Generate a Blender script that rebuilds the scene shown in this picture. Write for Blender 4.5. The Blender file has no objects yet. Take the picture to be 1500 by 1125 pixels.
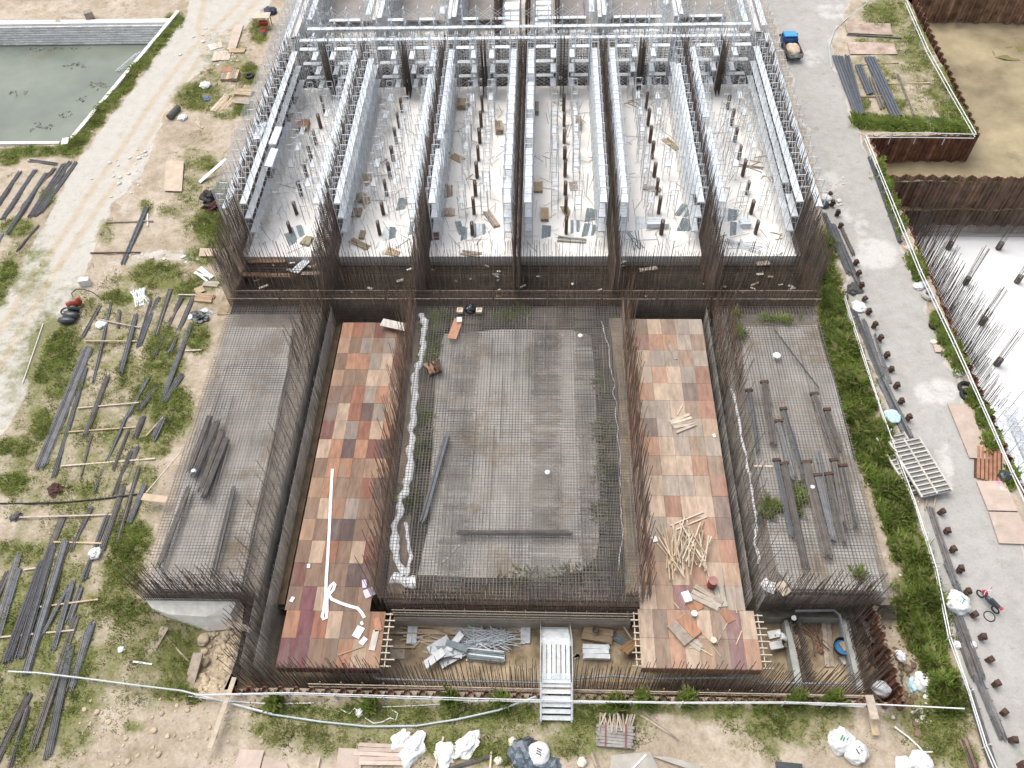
import bpy, bmesh, math, random
import numpy as np
from mathutils import Vector, Matrix, noise as mnoise
random.seed(7); RNG = np.random.default_rng(7)
scene = bpy.context.scene
C = scene.collection
# ------------------------------------------------------------------ camera
YAW, PIT, ROL, FL = 0.0645128686, 0.927501416, -0.0467551694, 1176.71119
HC = 51.638
_cy, _sy = math.cos(YAW), math.sin(YAW)
FWD = np.array([-_sy*math.cos(PIT), _cy*math.cos(PIT), -math.sin(PIT)])
_r = np.array([_cy, _sy, 0.0]); _u = np.cross(_r, FWD)
RGT = _r*math.cos(ROL) + _u*math.sin(ROL); UPV = np.cross(RGT, FWD)
cam_data = bpy.data.cameras.new('camera'); cam = bpy.data.objects.new('camera', cam_data); C.objects.link(cam)
cam_data.sensor_width = 36.0; cam_data.lens = FL/1500.0*36.0; cam_data.clip_end = 3000.0
cam.matrix_world = Matrix(((RGT[0], UPV[0], -FWD[0], 0), (RGT[1], UPV[1], -FWD[1], 0), (RGT[2], UPV[2], -FWD[2], HC), (0, 0, 0, 1)))
scene.camera = cam
# ------------------------------------------------------------------ world, sun, exposure
SUN_EL, SUN_AZ = math.radians(64), math.radians(-50)     # azimuth from +Y towards +X
world = bpy.data.worlds.new('World'); scene.world = world; world.use_nodes = True
wn = world.node_tree; wn.nodes.clear()
sky = wn.nodes.new('ShaderNodeTexSky'); sky.sky_type = 'NISHITA'; sky.sun_disc = False
sky.sun_elevation = SUN_EL; sky.sun_rotation = SUN_AZ; sky.dust_density = 4.0; sky.air_density = 1.0; sky.ozone_density = 1.0
bg = wn.nodes.new('ShaderNodeBackground'); bg.inputs['Strength'].default_value = 0.15
wo = wn.nodes.new('ShaderNodeOutputWorld')
hsv = wn.nodes.new('ShaderNodeHueSaturation'); hsv.inputs['Saturation'].default_value = 0.50   # hazy overcast: a paler sky
wn.links.new(sky.outputs[0], hsv.inputs['Color']); wn.links.new(hsv.outputs[0], bg.inputs[0]); wn.links.new(bg.outputs[0], wo.inputs[0])
sl = bpy.data.lights.new('sun', 'SUN'); sl.energy = 1.1; sl.angle = math.radians(50); sl.color = (1.0, 0.96, 0.90)
sun = bpy.data.objects.new('sun', sl); C.objects.link(sun)
_d = Vector((math.sin(SUN_AZ)*math.cos(SUN_EL), math.cos(SUN_AZ)*math.cos(SUN_EL), math.sin(SUN_EL)))
sun.rotation_euler = _d.to_track_quat('Z', 'Y').to_euler(); sun.location = (0, 40, 80)
scene.view_settings.view_transform = 'Standard'; scene.view_settings.look = 'None'
scene.view_settings.exposure = 0.63; scene.view_settings.gamma = 1.0
try: scene.view_settings.use_curve_mapping = False
except Exception: pass

# ------------------------------------------------------------------ helpers
def P(x, y, z=0.0):
    """point at height z seen at photo position (x, y)"""
    d = FWD + RGT*((x-750.0)/FL) - UPV*((y-562.5)/FL)
    t = (z-HC)/d[2]
    return Vector((d[0]*t, d[1]*t, z))
def rnd(a, b): return random.uniform(a, b)
def link(o, parent=None):
    C.objects.link(o)
    if parent is not None: o.parent = parent
    return o
def tag(o, label=None, cat=None, group=None, kind=None):
    if label: o['label'] = label
    if cat: o['category'] = cat
    if group: o['group'] = group
    if kind: o['kind'] = kind
    return o
def thing(name, label, cat, loc=(0, 0, 0), rz=0.0, group=None):
    o = bpy.data.objects.new(name, None); o.location = loc; o.rotation_euler = (0, 0, rz); o.empty_display_size = 0.2
    link(o); return tag(o, label, cat, group)
def mesh_obj(name, me, parent=None, loc=None, rz=None):
    o = bpy.data.objects.new(name, me); link(o, parent)
    if loc is not None: o.location = loc
    if rz is not None: o.rotation_euler = (0, 0, rz)
    return o
def copy_tree(src, parent=None):
    c = src.copy(); link(c)
    if parent is not None:
        c.parent = parent
    for ch in list(src.children): copy_tree(ch, c)
    return c
class MB:
    def __init__(s): s.v = []; s.f = []; s.m = []
    def add(s, vs, fs, mi=0):
        b = len(s.v); s.v += [tuple(p) for p in vs]; s.f += [tuple(b+i for i in f) for f in fs]; s.m += [mi]*len(fs); return s
    def box(s, c, d, rz=0.0, mi=0, rot=None):
        M = rot if rot is not None else Matrix.Rotation(rz, 3, 'Z')
        hx, hy, hz = d[0]/2, d[1]/2, d[2]/2; c = Vector(c)
        vs = [c + M @ Vector(p) for p in ((-hx,-hy,-hz),(hx,-hy,-hz),(hx,hy,-hz),(-hx,hy,-hz),(-hx,-hy,hz),(hx,-hy,hz),(hx,hy,hz),(-hx,hy,hz))]
        return s.add(vs, ((0,3,2,1),(4,5,6,7),(0,1,5,4),(1,2,6,5),(2,3,7,6),(3,0,4,7)), mi)
    def beam(s, a, b, w, h, mi=0):
        a = Vector(a); b = Vector(b); d = b-a
        if d.length < 1e-6: return s
        t = d.normalized(); up = Vector((0,0,1)) if abs(t.z) < 0.95 else Vector((1,0,0))
        x = t.cross(up).normalized()*w/2; y = x.cross(t).normalized()*h/2
        vs = [a-x-y, a+x-y, a+x+y, a-x+y, b-x-y, b+x-y, b+x+y, b-x+y]
        return s.add(vs, ((0,1,2,3),(7,6,5,4),(0,4,5,1),(1,5,6,2),(2,6,7,3),(3,7,4,0)), mi)
    def cyl(s, a, b, r, n=8, r2=None, mi=0, caps=True):
        a = Vector(a); b = Vector(b); t = (b-a).normalized(); up = Vector((0,0,1)) if abs(t.z) < 0.95 else Vector((1,0,0))
        x = t.cross(up).normalized(); y = x.cross(t); r2 = r if r2 is None else r2
        vs = []
        for p, q in ((a, r), (b, r2)):
            vs += [p + x*math.cos(2*math.pi*i/n)*q + y*math.sin(2*math.pi*i/n)*q for i in range(n)]
        fs = [(i, (i+1) % n, n+(i+1) % n, n+i) for i in range(n)]
        if caps: fs += [tuple(range(n-1, -1, -1)), tuple(range(n, 2*n))]
        return s.add(vs, fs, mi)
    def tube(s, pts, r, n=5, mi=0):
        pts = [Vector(p) for p in pts]; vs = []; k = len(pts)
        for i, p in enumerate(pts):
            t = (pts[min(i+1, k-1)]-pts[max(i-1, 0)]).normalized(); up = Vector((0,0,1)) if abs(t.z) < 0.9 else Vector((1,0,0))
            x = t.cross(up).normalized(); y = x.cross(t)
            vs += [p + x*math.cos(2*math.pi*j/n)*r + y*math.sin(2*math.pi*j/n)*r for j in range(n)]
        fs = [(i*n+j, i*n+(j+1) % n, (i+1)*n+(j+1) % n, (i+1)*n+j) for i in range(k-1) for j in range(n)]
        fs += [tuple(range(n-1, -1, -1)), tuple(range((k-1)*n, k*n))]
        return s.add(vs, fs, mi)
    def mesh(s, name, mats, smooth=False):
        me = bpy.data.meshes.new(name); me.from_pydata(s.v, [], s.f)
        for m in (mats if isinstance(mats, (list, tuple)) else [mats]): me.materials.append(m)
        if any(s.m): me.polygons.foreach_set('material_index', s.m)
        if smooth: me.polygons.foreach_set('use_smooth', [True]*len(me.polygons))
        me.update(); return me
    def obj(s, name, mats, parent=None, loc=None, rz=None, smooth=False):
        return mesh_obj(name, s.mesh(name, mats, smooth), parent, loc, rz)
def np_mesh(name, V, F, mats, mi=None, smooth=False):
    """V (n,3), F (m,k) arrays -> mesh"""
    V = np.asarray(V, dtype=np.float32); F = np.asarray(F, dtype=np.int32); k = F.shape[1]
    me = bpy.data.meshes.new(name); me.vertices.add(len(V)); me.vertices.foreach_set('co', V.ravel())
    me.loops.add(F.size); me.loops.foreach_set('vertex_index', F.ravel())
    me.polygons.add(len(F)); me.polygons.foreach_set('loop_start', np.arange(0, F.size, k, dtype=np.int32))
    me.polygons.foreach_set('loop_total', np.full(len(F), k, dtype=np.int32))
    for m in (mats if isinstance(mats, (list, tuple)) else [mats]): me.materials.append(m)
    if mi is not None: me.polygons.foreach_set('material_index', np.asarray(mi, dtype=np.int32))
    if smooth: me.polygons.foreach_set('use_smooth', np.ones(len(F), dtype=bool))
    me.update(calc_edges=True); return me
def bars_mesh(name, A, B, r, mats, n=3, mi=None):
    """many straight bars as one mesh"""
    A = np.asarray(A, float).reshape(-1, 3); B = np.asarray(B, float).reshape(-1, 3); N = len(A)
    t = B-A; t /= np.linalg.norm(t, axis=1)[:, None]
    up = np.where(np.abs(t[:, 2:3]) < 0.9, np.array([[0, 0, 1.0]]), np.array([[1.0, 0, 0]]))
    x = np.cross(t, up); x /= np.linalg.norm(x, axis=1)[:, None]; y = np.cross(x, t)
    r = np.broadcast_to(np.asarray(r, float), (N,))[:, None]
    V = np.zeros((N, 2*n, 3))
    for j in range(n):
        off = (x*math.cos(2*math.pi*j/n+.5) + y*math.sin(2*math.pi*j/n+.5))*r
        V[:, j] = A+off; V[:, n+j] = B+off
    base = (np.arange(N)*2*n)[:, None, None]
    q = np.array([[j, (j+1) % n, n+(j+1) % n, n+j] for j in range(n)])[None]
    F = (base+q).reshape(-1, 4)
    m = None if mi is None else np.repeat(np.asarray(mi), n)
    return np_mesh(name, V.reshape(-1, 3), F, mats, m)

# ------------------------------------------------------------------ materials
MATS = {}
def mat(name, col, rough=0.8, var=0.25, scale=3.0, col2=None, metal=0.0, bump=0.0, rand=0.0, spec=0.3, world=True, detail=5.0, stretch=None, spots=None):
    """noise-mottled principled material. var: brightness variation; rand: per-object variation"""
    if name in MATS: return MATS[name]
    m = bpy.data.materials.new(name); m.use_nodes = True; nt = m.node_tree; nt.nodes.clear()
    N = nt.nodes.new; L = nt.links.new
    out = N('ShaderNodeOutputMaterial'); bs = N('ShaderNodeBsdfPrincipled'); L(bs.outputs[0], out.inputs[0])
    bs.inputs['Roughness'].default_value = rough; bs.inputs['Metallic'].default_value = metal
    bs.inputs['Specular IOR Level'].default_value = spec
    if world: g = N('ShaderNodeNewGeometry').outputs['Position']
    else: g = N('ShaderNodeTexCoord').outputs['Object']
    if stretch:
        mp = N('ShaderNodeMapping'); mp.inputs['Scale'].default_value = stretch; L(g, mp.inputs[0]); g = mp.outputs[0]
    nz = N('ShaderNodeTexNoise'); nz.inputs['Scale'].default_value = scale; nz.inputs['Detail'].default_value = detail; nz.inputs['Roughness'].default_value = 0.65
    L(g, nz.inputs['Vector'])
    rp = N('ShaderNodeValToRGB'); e = rp.color_ramp.elements
    c1 = tuple(max(0, c*(1-var)) for c in col); c2 = tuple(min(1, c*(1+var)) for c in (col2 or col))
    e[0].position = 0.3; e[1].position = 0.7; e[0].color = (*c1, 1); e[1].color = (*c2, 1)
    L(nz.outputs[0], rp.inputs[0]); c = rp.outputs[0]
    if spots:
        scol, ssc, thr = spots
        n2 = N('ShaderNodeTexNoise'); n2.inputs['Scale'].default_value = ssc; n2.inputs['Detail'].default_value = 6; n2.inputs['Roughness'].default_value = 0.7
        L(g, n2.inputs['Vector'])
        mr = N('ShaderNodeMapRange'); mr.inputs[1].default_value = thr; mr.inputs[2].default_value = thr+0.12; L(n2.outputs[0], mr.inputs[0])
        mx = N('ShaderNodeMix'); mx.data_type = 'RGBA'; L(mr.outputs[0], mx.inputs[0]); L(c, mx.inputs[6]); mx.inputs[7].default_value = (*scol, 1); c = mx.outputs[2]
    if rand:
        oi = N('ShaderNodeObjectInfo'); hs = N('ShaderNodeHueSaturation')
        mr = N('ShaderNodeMapRange'); mr.inputs[3].default_value = 1-rand; mr.inputs[4].default_value = 1+rand
        L(oi.outputs['Random'], mr.inputs[0]); L(mr.outputs[0], hs.inputs['Value']); L(c, hs.inputs['Color']); c = hs.outputs[0]
    L(c, bs.inputs['Base Color'])
    if bump:
        bp = N('ShaderNodeBump'); bp.inputs['Strength'].default_value = bump; bp.inputs['Distance'].default_value = 0.05
        L(nz.outputs[0], bp.inputs['Height']); L(bp.outputs[0], bs.inputs['Normal'])
    MATS[name] = m; return m
galv = mat('galvanised_plank', (.67, .71, .73), .5, .16, 2.5, rand=.12, spec=.5, spots=((.5, .5, .47), 1.5, .62))
galv_tube = mat('galvanised_tube', (.66, .69, .71), .45, .2, 4, rand=.1, spec=.5)
galv_grey = mat('grey_formwork_steel', (.20, .24, .25), .6, .25, 3, rand=.2)
bar_dark = mat('rebar_dark', (.095, .085, .078), .7, .35, .8, col2=(.14, .11, .085))
bar_mat = mat('rebar_mat_steel', (.15, .147, .145), .65, .3, .35, col2=(.23, .20, .17))
bar_rust = mat('rebar_rust', (.20, .115, .07), .75, .3, .6, col2=(.30, .19, .12))
bar_brown = mat('rebar_brown', (.13, .09, .07), .75, .35, .7, col2=(.20, .145, .115))
bar_grey = mat('rebar_grey', (.26, .25, .24), .7, .3, .7, col2=(.34, .30, .26))
bar_under = mat('rebar_bundle_dark', (.085, .085, .09), .6, .25, 2)
bar_blue = mat('rebar_bundle_steel', (.165, .175, .185), .55, .25, 2, rand=.25, spots=((.16, .10, .07), .8, .60))
bar_bundle_rust = mat('rebar_bundle_rusty', (.165, .145, .125), .65, .3, 2, rand=.25)
pipe_m = mat('dark_grey_pipe', (.085, .095, .11), .5, .2, 2, rand=.25)
ply_cols = {k: tuple(x*q for x, q in zip(v, (.80, .80, .82))) for k, v in dict(t=(.45, .29, .18), p=(.58, .43, .30), b=(.25, .165, .11), o=(.46, .235, .135), r=(.32, .125, .075), m=(.18, .06, .05), d=(.135, .09, .08), D=(.085, .065, .07), g=(.34, .295, .24), M=(.19, .055, .085), w=(.6, .55, .48)).items()}
def ply(k, tone='n'):
    c = ply_cols[k]; t = {'n': (0, c), 'L': (.34, (.175, .105, .072)), 'R': (.38, (.38, .295, .225))}[tone]
    c = tuple(a*(1-t[0])+b*t[0] for a, b in zip(c, t[1]))
    return mat('plywood_'+{'t':'tan','p':'pale','b':'brown','o':'orange','r':'red','m':'maroon','d':'dark','D':'black_film','g':'grey','M':'plum_film','w':'whitened'}[k]+{'n': '', 'L': '_worn', 'R': '_dusty'}[tone], c, .7, .3, 1.6, rand=.12, stretch=(2.2, .5, 1), spots=(tuple(a*.5+b for a, b in zip(c, (.15, .135, .115) if tone == 'R' else (.105, .09, .07))), .55, .54))
timber = mat('timber', (.46, .35, .23), .8, .25, 3, rand=.22, stretch=(1, 1, 1))
timber_grey = mat('weathered_timber', (.36, .30, .24), .85, .25, 3, rand=.2)
timber_pale = mat('pale_timber', (.53, .45, .35), .8, .2, 3, rand=.15)
pile_m = mat('sheet_pile_rust', (.15, .065, .04), .8, .4, 1.3, col2=(.21, .11, .07), rand=.25, bump=.2)
pile_old = mat('sheet_pile_weathered', (.16, .085, .05), .8, .35, 1.2, col2=(.27, .17, .11), rand=.3, bump=.2)
conc = mat('grey_concrete', (.40, .39, .36), .85, .2, 1.2, spots=((.27, .25, .22), .6, .6))
conc_white = mat('white_slab_concrete', (.84, .815, .77), .85, .06, .5, spots=((.60, .54, .44), .25, .6))
conc_bright = mat('fresh_white_concrete', (.74, .735, .72), .8, .05, .4, spots=((.66, .66, .66), .3, .62))
conc_pad = mat('blotchy_pad_concrete', (.53, .505, .465), .8, .16, .5, col2=(.64, .615, .57), spots=((.40, .31, .20), .3, .53))
white_wall = mat('white_lime_wall', (.72, .71, .68), .9, .1, 2)
lean = mat('lean_concrete', (.68, .65, .58), .9, .15, 2)
dark_soil = mat('dark_wet_soil', (.045, .045, .035), .95, .4, .9, col2=(.085, .075, .055), bump=.5, spots=((.30, .28, .25), 1.3, .66))
pit_soil = mat('pit_soil', (.27, .205, .125), .95, .35, .8, col2=(.38, .30, .20), bump=.6)
mud_m = mat('muddy_ground', (.235, .185, .105), .7, .3, .13, col2=(.33, .27, .165), bump=.3, spots=((.13, .115, .06), .1, .56))
black_rubber = mat('black_rubber', (.02, .02, .02), .6, .2, 5)
black_plastic = mat('black_sheeting', (.035, .04, .045), .35, .3, 4, spec=.6)
white_bag = mat('white_woven_bag', (.72, .72, .70), .7, .08, 3, spots=((.52, .49, .43), 1.6, .60))
blue_bag = mat('pale_blue_bag', (.48, .66, .70), .7, .1, 3)
white_paint = mat('white_paint', (.75, .75, .73), .5, .08, 3)
rust_plate = mat('rusty_steel_plate', (.36, .25, .19), .7, .2, .8, col2=(.46, .37, .31), rand=.12, spots=((.28, .15, .10), .9, .6))
rust_dark = mat('dark_rust', (.085, .05, .035), .8, .35, 4)
stair_metal = mat('stair_galvanised', (.52, .55, .56), .5, .2, 2, rand=.12, spec=.5)
ledge_soil = mat('brown_ledge_soil', (.13, .095, .06), .95, .4, 1.2)
green_mark = mat('green_print', (.05, .22, .12), .7, .1, 3)
blue_paint = mat('blue_paint', (.02, .10, .30), .35, .1, 2, spec=.6)
blue_light = mat('light_blue_paint', (.06, .33, .62), .35, .08, 2, spec=.6)
glass_m = mat('dark_glass', (.02, .025, .03), .1, .1, 2, spec=.8)
red_paint = mat('red_paint', (.30, .045, .03), .5, .2, 3)
water_m = mat('pond_water_surface', (.15, .18, .145), .3, .14, .12, col2=(.19, .21, .165), spec=.3, spots=((.135, .125, .08), .10, .58))
puddle_m = mat('puddle_water', (.22, .19, .08), .15, .1, 1, spec=.5)
skin_m = mat('skin', (.30, .17, .11), .6, .1, 5)
cloth_white = mat('white_shirt', (.70, .70, .70), .8, .08, 8)
cloth_dark = mat('dark_clothing', (.04, .04, .05), .85, .2, 8)
cloth_blue = mat('dark_blue_trousers', (.05, .06, .09), .85, .2, 8)
pink_m = mat('pink_plastic', (.7, .2, .6), .5, .1, 4)

def leaf(name, c1, c2):
    m = mat(name, c1, .65, .3, .7, col2=c2); nt = m.node_tree; N = nt.nodes.new; L = nt.links.new
    bs = [n for n in nt.nodes if n.type == 'BSDF_PRINCIPLED'][0]; out = [n for n in nt.nodes if n.type == 'OUTPUT_MATERIAL'][0]
    tr_ = N('ShaderNodeBsdfTranslucent'); src = bs.inputs['Base Color'].links[0].from_socket; L(src, tr_.inputs['Color'])
    mx = N('ShaderNodeMixShader'); mx.inputs[0].default_value = .45; L(bs.outputs[0], mx.inputs[1]); L(tr_.outputs[0], mx.inputs[2]); L(mx.outputs[0], out.inputs[0]); return m
# ------------------------------------------------------------------ terrain
from mathutils.geometry import delaunay_2d_cdt
def to_px(X, Y, Z=0.0):
    vx, vy, vz = X, Y, Z-HC
    w = vx*FWD[0]+vy*FWD[1]+vz*FWD[2]
    w = np.where(w < 1, 1, w)
    return 750+FL*(vx*RGT[0]+vy*RGT[1]+vz*RGT[2])/w, 562.5-FL*(vx*UPV[0]+vy*UPV[1]+vz*UPV[2])/w
def in_poly(px, py, poly):
    r = np.zeros(px.shape, bool); n = len(poly)
    for i in range(n):
        x1, y1 = poly[i][:2]; x2, y2 = poly[(i+1) % n][:2]
        if y1 == y2: continue
        c = ((y1 > py) != (y2 > py)) & (px < (x2-x1)*(py-y1)/(y2-y1)+x1)
        r ^= c
    return r
def W(pts, z=0.0): return [tuple(P(x, y, z))[:2] for x, y in pts]
HOLE_MAIN = [(-20.3, 14.6), (22.25, 14.5), (21.75, 20.9), (22.75, 21.0), (22.75, 46.0), (23.5, 46.5), (23.5, 118), (-28.3, 118), (-28.3, 46.5), (-27.1, 46.0), (-27.0, 20.4), (-20.3, 20.2)]
HOLE_POND = W([(-60, 34), (238, 34), (262, 18), (101, 209), (88, 211.5), (-60, 205)])
HOLE_WHITE = [(33.5, 63.3), (34.0, 40), (34.4, 24), (75, 24), (75, 63.3)]
HOLE_MUD = W([(1273, 201), (1431, 197), (1331, 1)]) + [(45.2, 101), (75, 101), (75, 63.9), (33.6, 63.9)]
DIRT_ROAD = W([(285, -60), (275, 20), (235, 72), (200, 122), (165, 168), (120, 228), (108, 245), (75, 310), (40, 372), (0, 442), (-60, 540), (-60, 720), (0, 640), (20, 618), (48, 560), (70, 502), (95, 470), (130, 392), (145, 350), (165, 300), (212, 250), (240, 170), (262, 135), (300, 100), (345, 55), (420, -20), (450, -60)])
CONC_ROAD = W([(1105, -60), (1120, 0), (1145, 60), (1170, 150), (1195, 250), (1207, 300), (1243, 420), (1272, 520), (1303, 600), (1340, 705), (1362, 790), (1390, 900), (1430, 1040), (1460, 1160), (1640, 1160), (1500, 800), (1461, 690), (1416, 600), (1371, 480), (1321, 360), (1265, 212), (1247, 165), (1226, 100), (1218, 60), (1245, 0), (1260, -60)])
# grass patches, photo position, radii, strength, angle
GRASS = [(120, 560, 130, 150, .42, 0), (90, 700, 120, 90, .42, 0), (60, 960, 110, 190, .55, 0), (210, 950, 70, 90, .55, 0), (190, 720, 40, 130, .45, 0), (230, 420, 90, 40, .4, 0), (40, 390, 40, 60, .4, 0), (330, 110, 40, 70, .4, 0), (290, 280, 40, 80, .42, 0), (600, 1070, 260, 50, .55, 0), (850, 1060, 120, 50, .5, 0), (1150, 1050, 110, 50, .5, 0), (1330, 100, 80, 100, .4, 0), (1370, 1060, 60, 70, .6, 0), (255, 30, 14, 10, 1, 0), (228, 62, 14, 13, 1, 0), (205, 92, 16, 14, 1, 0), (183, 122, 16, 14, 1, 0), (160, 150, 16, 14, 1, 0), (138, 175, 16, 14, 1, 0), (118, 200, 14, 14, 1, 0), (100, 220, 22, 10, .9, 0), (50, 222, 60, 8, .9, 0), (10, 235, 20, 10, .8, 0),
 (25, 335, 30, 18, .7, 0), (12, 400, 18, 22, .9, 0), (3, 430, 10, 20, .9, 0), (70, 290, 15, 15, .6, 0), (290, 142, 38, 22, .75, 0), (330, 168, 22, 10, .6, 0), (365, 110, 14, 20, .8, 0), (380, 45, 16, 22, .7, 0), (355, 160, 14, 12, .9, 0),
 (312, 335, 28, 34, 1, 0), (296, 375, 26, 16, .7, 0), (325, 290, 14, 30, .9, 0), (305, 240, 14, 14, .7, 0), (250, 310, 20, 12, .5, 0), (215, 305, 10, 12, .6, 0), (227, 404, 45, 22, .72, 0), (172, 436, 28, 14, .8, 0), (270, 425, 22, 14, .8, 0), (155, 340, 14, 22, .5, 0), (300, 415, 30, 12, .6, 0),
 (80, 510, 42, 46, 1, 0), (62, 545, 30, 18, 1, 0), (95, 565, 34, 18, .8, 0), (130, 450, 20, 14, .6, 0), (238, 540, 34, 70, .85, .3), (290, 495, 20, 26, .9, 0), (190, 548, 22, 32, .75, 0), (250, 600, 34, 44, .95, 0), (228, 650, 26, 22, .8, 0), (205, 590, 18, 30, .8, 0), (150, 500, 14, 20, .45, 0), (130, 620, 16, 16, .6, 0),
 (62, 620, 20, 26, .85, 0), (26, 655, 34, 16, .95, 0), (16, 708, 32, 18, 1, 0), (108, 714, 45, 16, .7, 0), (160, 640, 14, 30, .5, 0), (130, 660, 18, 22, .55, 0), (190, 790, 34, 40, 1, 0), (180, 845, 34, 40, 1, 0), (30, 810, 45, 26, .7, 0), (100, 790, 34, 26, .6, 0), (215, 700, 18, 26, .7, 0), (100, 740, 40, 14, .55, 0),
 (186, 890, 34, 20, 1, 0), (150, 885, 22, 22, .8, 0), (20, 910, 40, 30, .9, 0), (45, 985, 60, 60, .6, 0), (115, 985, 34, 60, .7, 0), (35, 1065, 50, 60, .75, 0), (110, 1060, 30, 40, .6, 0), (250, 955, 34, 50, .75, 0), (250, 1008, 28, 18, .95, 0), (215, 915, 20, 18, .8, 0), (285, 900, 34, 10, .85, 0), (170, 980, 30, 30, .55, 0), (195, 1062, 18, 12, .6, 0), (280, 1020, 14, 14, .9, 0),
 (420, 1040, 60, 12, 1, 0), (540, 1045, 80, 14, .95, 0), (660, 1045, 90, 14, .95, 0), (750, 1042, 40, 16, 1, 0), (880, 1045, 60, 18, 1, 0), (960, 1035, 40, 10, .9, 0), (1040, 1040, 60, 14, .9, 0), (1140, 1055, 50, 34, .95, 0), (1210, 1040, 50, 10, .85, 0), (430, 1075, 60, 20, .8, 0), (560, 1075, 70, 20, .6, 0), (650, 1090, 60, 26, .85, 0), (740, 1100, 70, 22, .9, 0), (860, 1065, 50, 16, .7, 0), (840, 1095, 40, 20, .7, 0), (390, 1065, 24, 10, .9, 0), (490, 1095, 16, 14, .7, 0), (1370, 1050, 40, 26, .95, 0), (1375, 1085, 34, 30, .85, 0), (1410, 1110, 26, 26, .95, 0), (1300, 1050, 30, 10, .7, 0), (1130, 1100, 18, 16, .6, 0),
 (1330, 1100, 14, 8, .4, 0), (1300, 20, 40, 26, .65, 0), (1345, 65, 28, 46, .6, 0), (1385, 130, 28, 34, .75, 0), (1400, 165, 30, 22, .9, 0), (1330, 182, 80, 12, 1, 0), (1275, 178, 24, 14, 1, 0), (1265, 152, 12, 10, .7, 0), (1420, 190, 20, 10, .9, 0), (1310, 155, 24, 14, .6, 0), (1260, 65, 14, 14, .4, 0)]
BELT = [(1207, 350, 15), (1203, 385, 15), (1212, 420, 18), (1218, 450, 20), (1222, 480, 22), (1232, 515, 26), (1243, 560, 28), (1252, 600, 30), (1268, 640, 32), (1290, 680, 28), (1305, 715, 26), (1314, 750, 20), (1328, 810, 20), (1340, 850, 26), (1354, 890, 25), (1364, 925, 24), (1372, 960, 22), (1381, 1000, 17), (1392, 1040, 17)]
EDGE = [(1290, 250, 5), (1300, 275, 6), (1308, 300, 8), (1318, 330, 6), (1338, 384, 9), (1346, 400, 8), (1370, 470, 6), (1382, 495, 9), (1394, 512, 11), (1405, 535, 8), (1424, 585, 7), (1440, 610, 8), (1452, 645, 10), (1480, 700, 8)]
WHITE = [(190, 262, 26, 30, .55), (180, 305, 18, 16, .55), (250, 375, 70, 9, .8), (190, 385, 50, 7, .6), (1180, 85, 34, 16, .7), (1218, 15, 28, 16, .7), (1283, 372, 36, 26, 1), (1262, 330, 14, 20, .7), (1220, 265, 26, 18, .7), (1240, 315, 8, 16, .8), (1372, 575, 36, 22, .95), (1384, 690, 16, 46, .9), (300, 60, 12, 10, .5), (300, 125, 16, 8, .6), (325, 80, 14, 18, .7), (128, 430, 14, 10, .6), (110, 22, 20, 6, .5), (170, 20, 40, 6, .4), (30, 585, 16, 24, .5), (1360, 1000, 12, 30, .4)]
def blob(px, py, L):
    v = np.zeros(px.shape)
    for e in L:
        x, y, rx, ry, s = e[:5]
        d = ((px-x)/rx)**2 + ((py-y)/ry)**2
        v = np.maximum(v, s*np.clip(1.45-d, 0, 1))
    return v
def zone(X, Y, Z=0.0):
    px, py = to_px(X, Y, Z)
    g = np.maximum(blob(px, py, GRASS), blob(px, py, [(x, y, r, max(r, 20), 1.0) for x, y, r in BELT]+[(x, y, r, r*1.2, 1.0) for x, y, r in EDGE]))
    w = blob(px, py, WHITE)
    rd = np.where(in_poly(X, Y, DIRT_ROAD), .55, 0)+np.where(in_poly(X, Y, CONC_ROAD), 1.0, 0)
    return g, rd, w
def sm(x, a, b):
    t = np.clip((x-a)/(b-a), 0, 1); return t*t*(3-2*t)
# hollows dug beside the front pit
DIPS = [(-21.4, 17.4, 3.0, 1.5), (-22.6, 16.0, 2.2, .7), (22.9, 18.6, 1.3, 1.6), (23.3, 20.3, 1.5, 1.5), (22.9, 15.8, 1.0, 1.2), (22.2, 13.4, 1.3, .8), (-23.8, 19.4, 3.0, .55)]
def ground_z(X, Y):
    z = .06*np.sin(X*.7+1.3*np.sin(Y*.4))+.05*np.sin(Y*.9+X*.23)
    rd = in_poly(X, Y, DIRT_ROAD) | in_poly(X, Y, CONC_ROAD)
    z = np.where(rd, z*.15-.02, z)
    for x, y, r, d in DIPS:
        z = z - d*np.exp(-(((X-x)**2+(Y-y)**2)/(r*r)))
    return z
STEP = .55
gx = np.arange(-84, 74, STEP); gy = np.arange(5.5, 122, STEP)
GX, GY = np.meshgrid(gx, gy); GX = GX.ravel()+RNG.uniform(-.16, .16, GX.size); GY = GY.ravel()+RNG.uniform(-.16, .16, GY.size)
holes = [HOLE_MAIN, HOLE_POND, HOLE_WHITE, HOLE_MUD]
keep = np.ones(GX.shape, bool)
for h in holes:
    xs = np.array([p[0] for p in h]); ys = np.array([p[1] for p in h]); keep &= ~in_poly(GX, GY, h)
pts = [Vector((x, y)) for x, y in zip(GX[keep], GY[keep])]
for rr in (160, 320, 700):
    for k in range(24): pts.append(Vector((rr*math.cos(k*math.pi/12), 60+rr*math.sin(k*math.pi/12))))
TRACKS = [[(395, -20), (345, 35), (300, 75), (265, 125), (232, 175), (195, 235), (150, 295), (110, 355), (70, 415), (35, 475), (-10, 555)], [(375, -20), (325, 30), (280, 72), (245, 118), (212, 165), (175, 222), (130, 285), (92, 345), (50, 405), (12, 465), (-30, 530)], [(300, 75), (290, 40), (300, 0), (310, -30)]]
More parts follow.
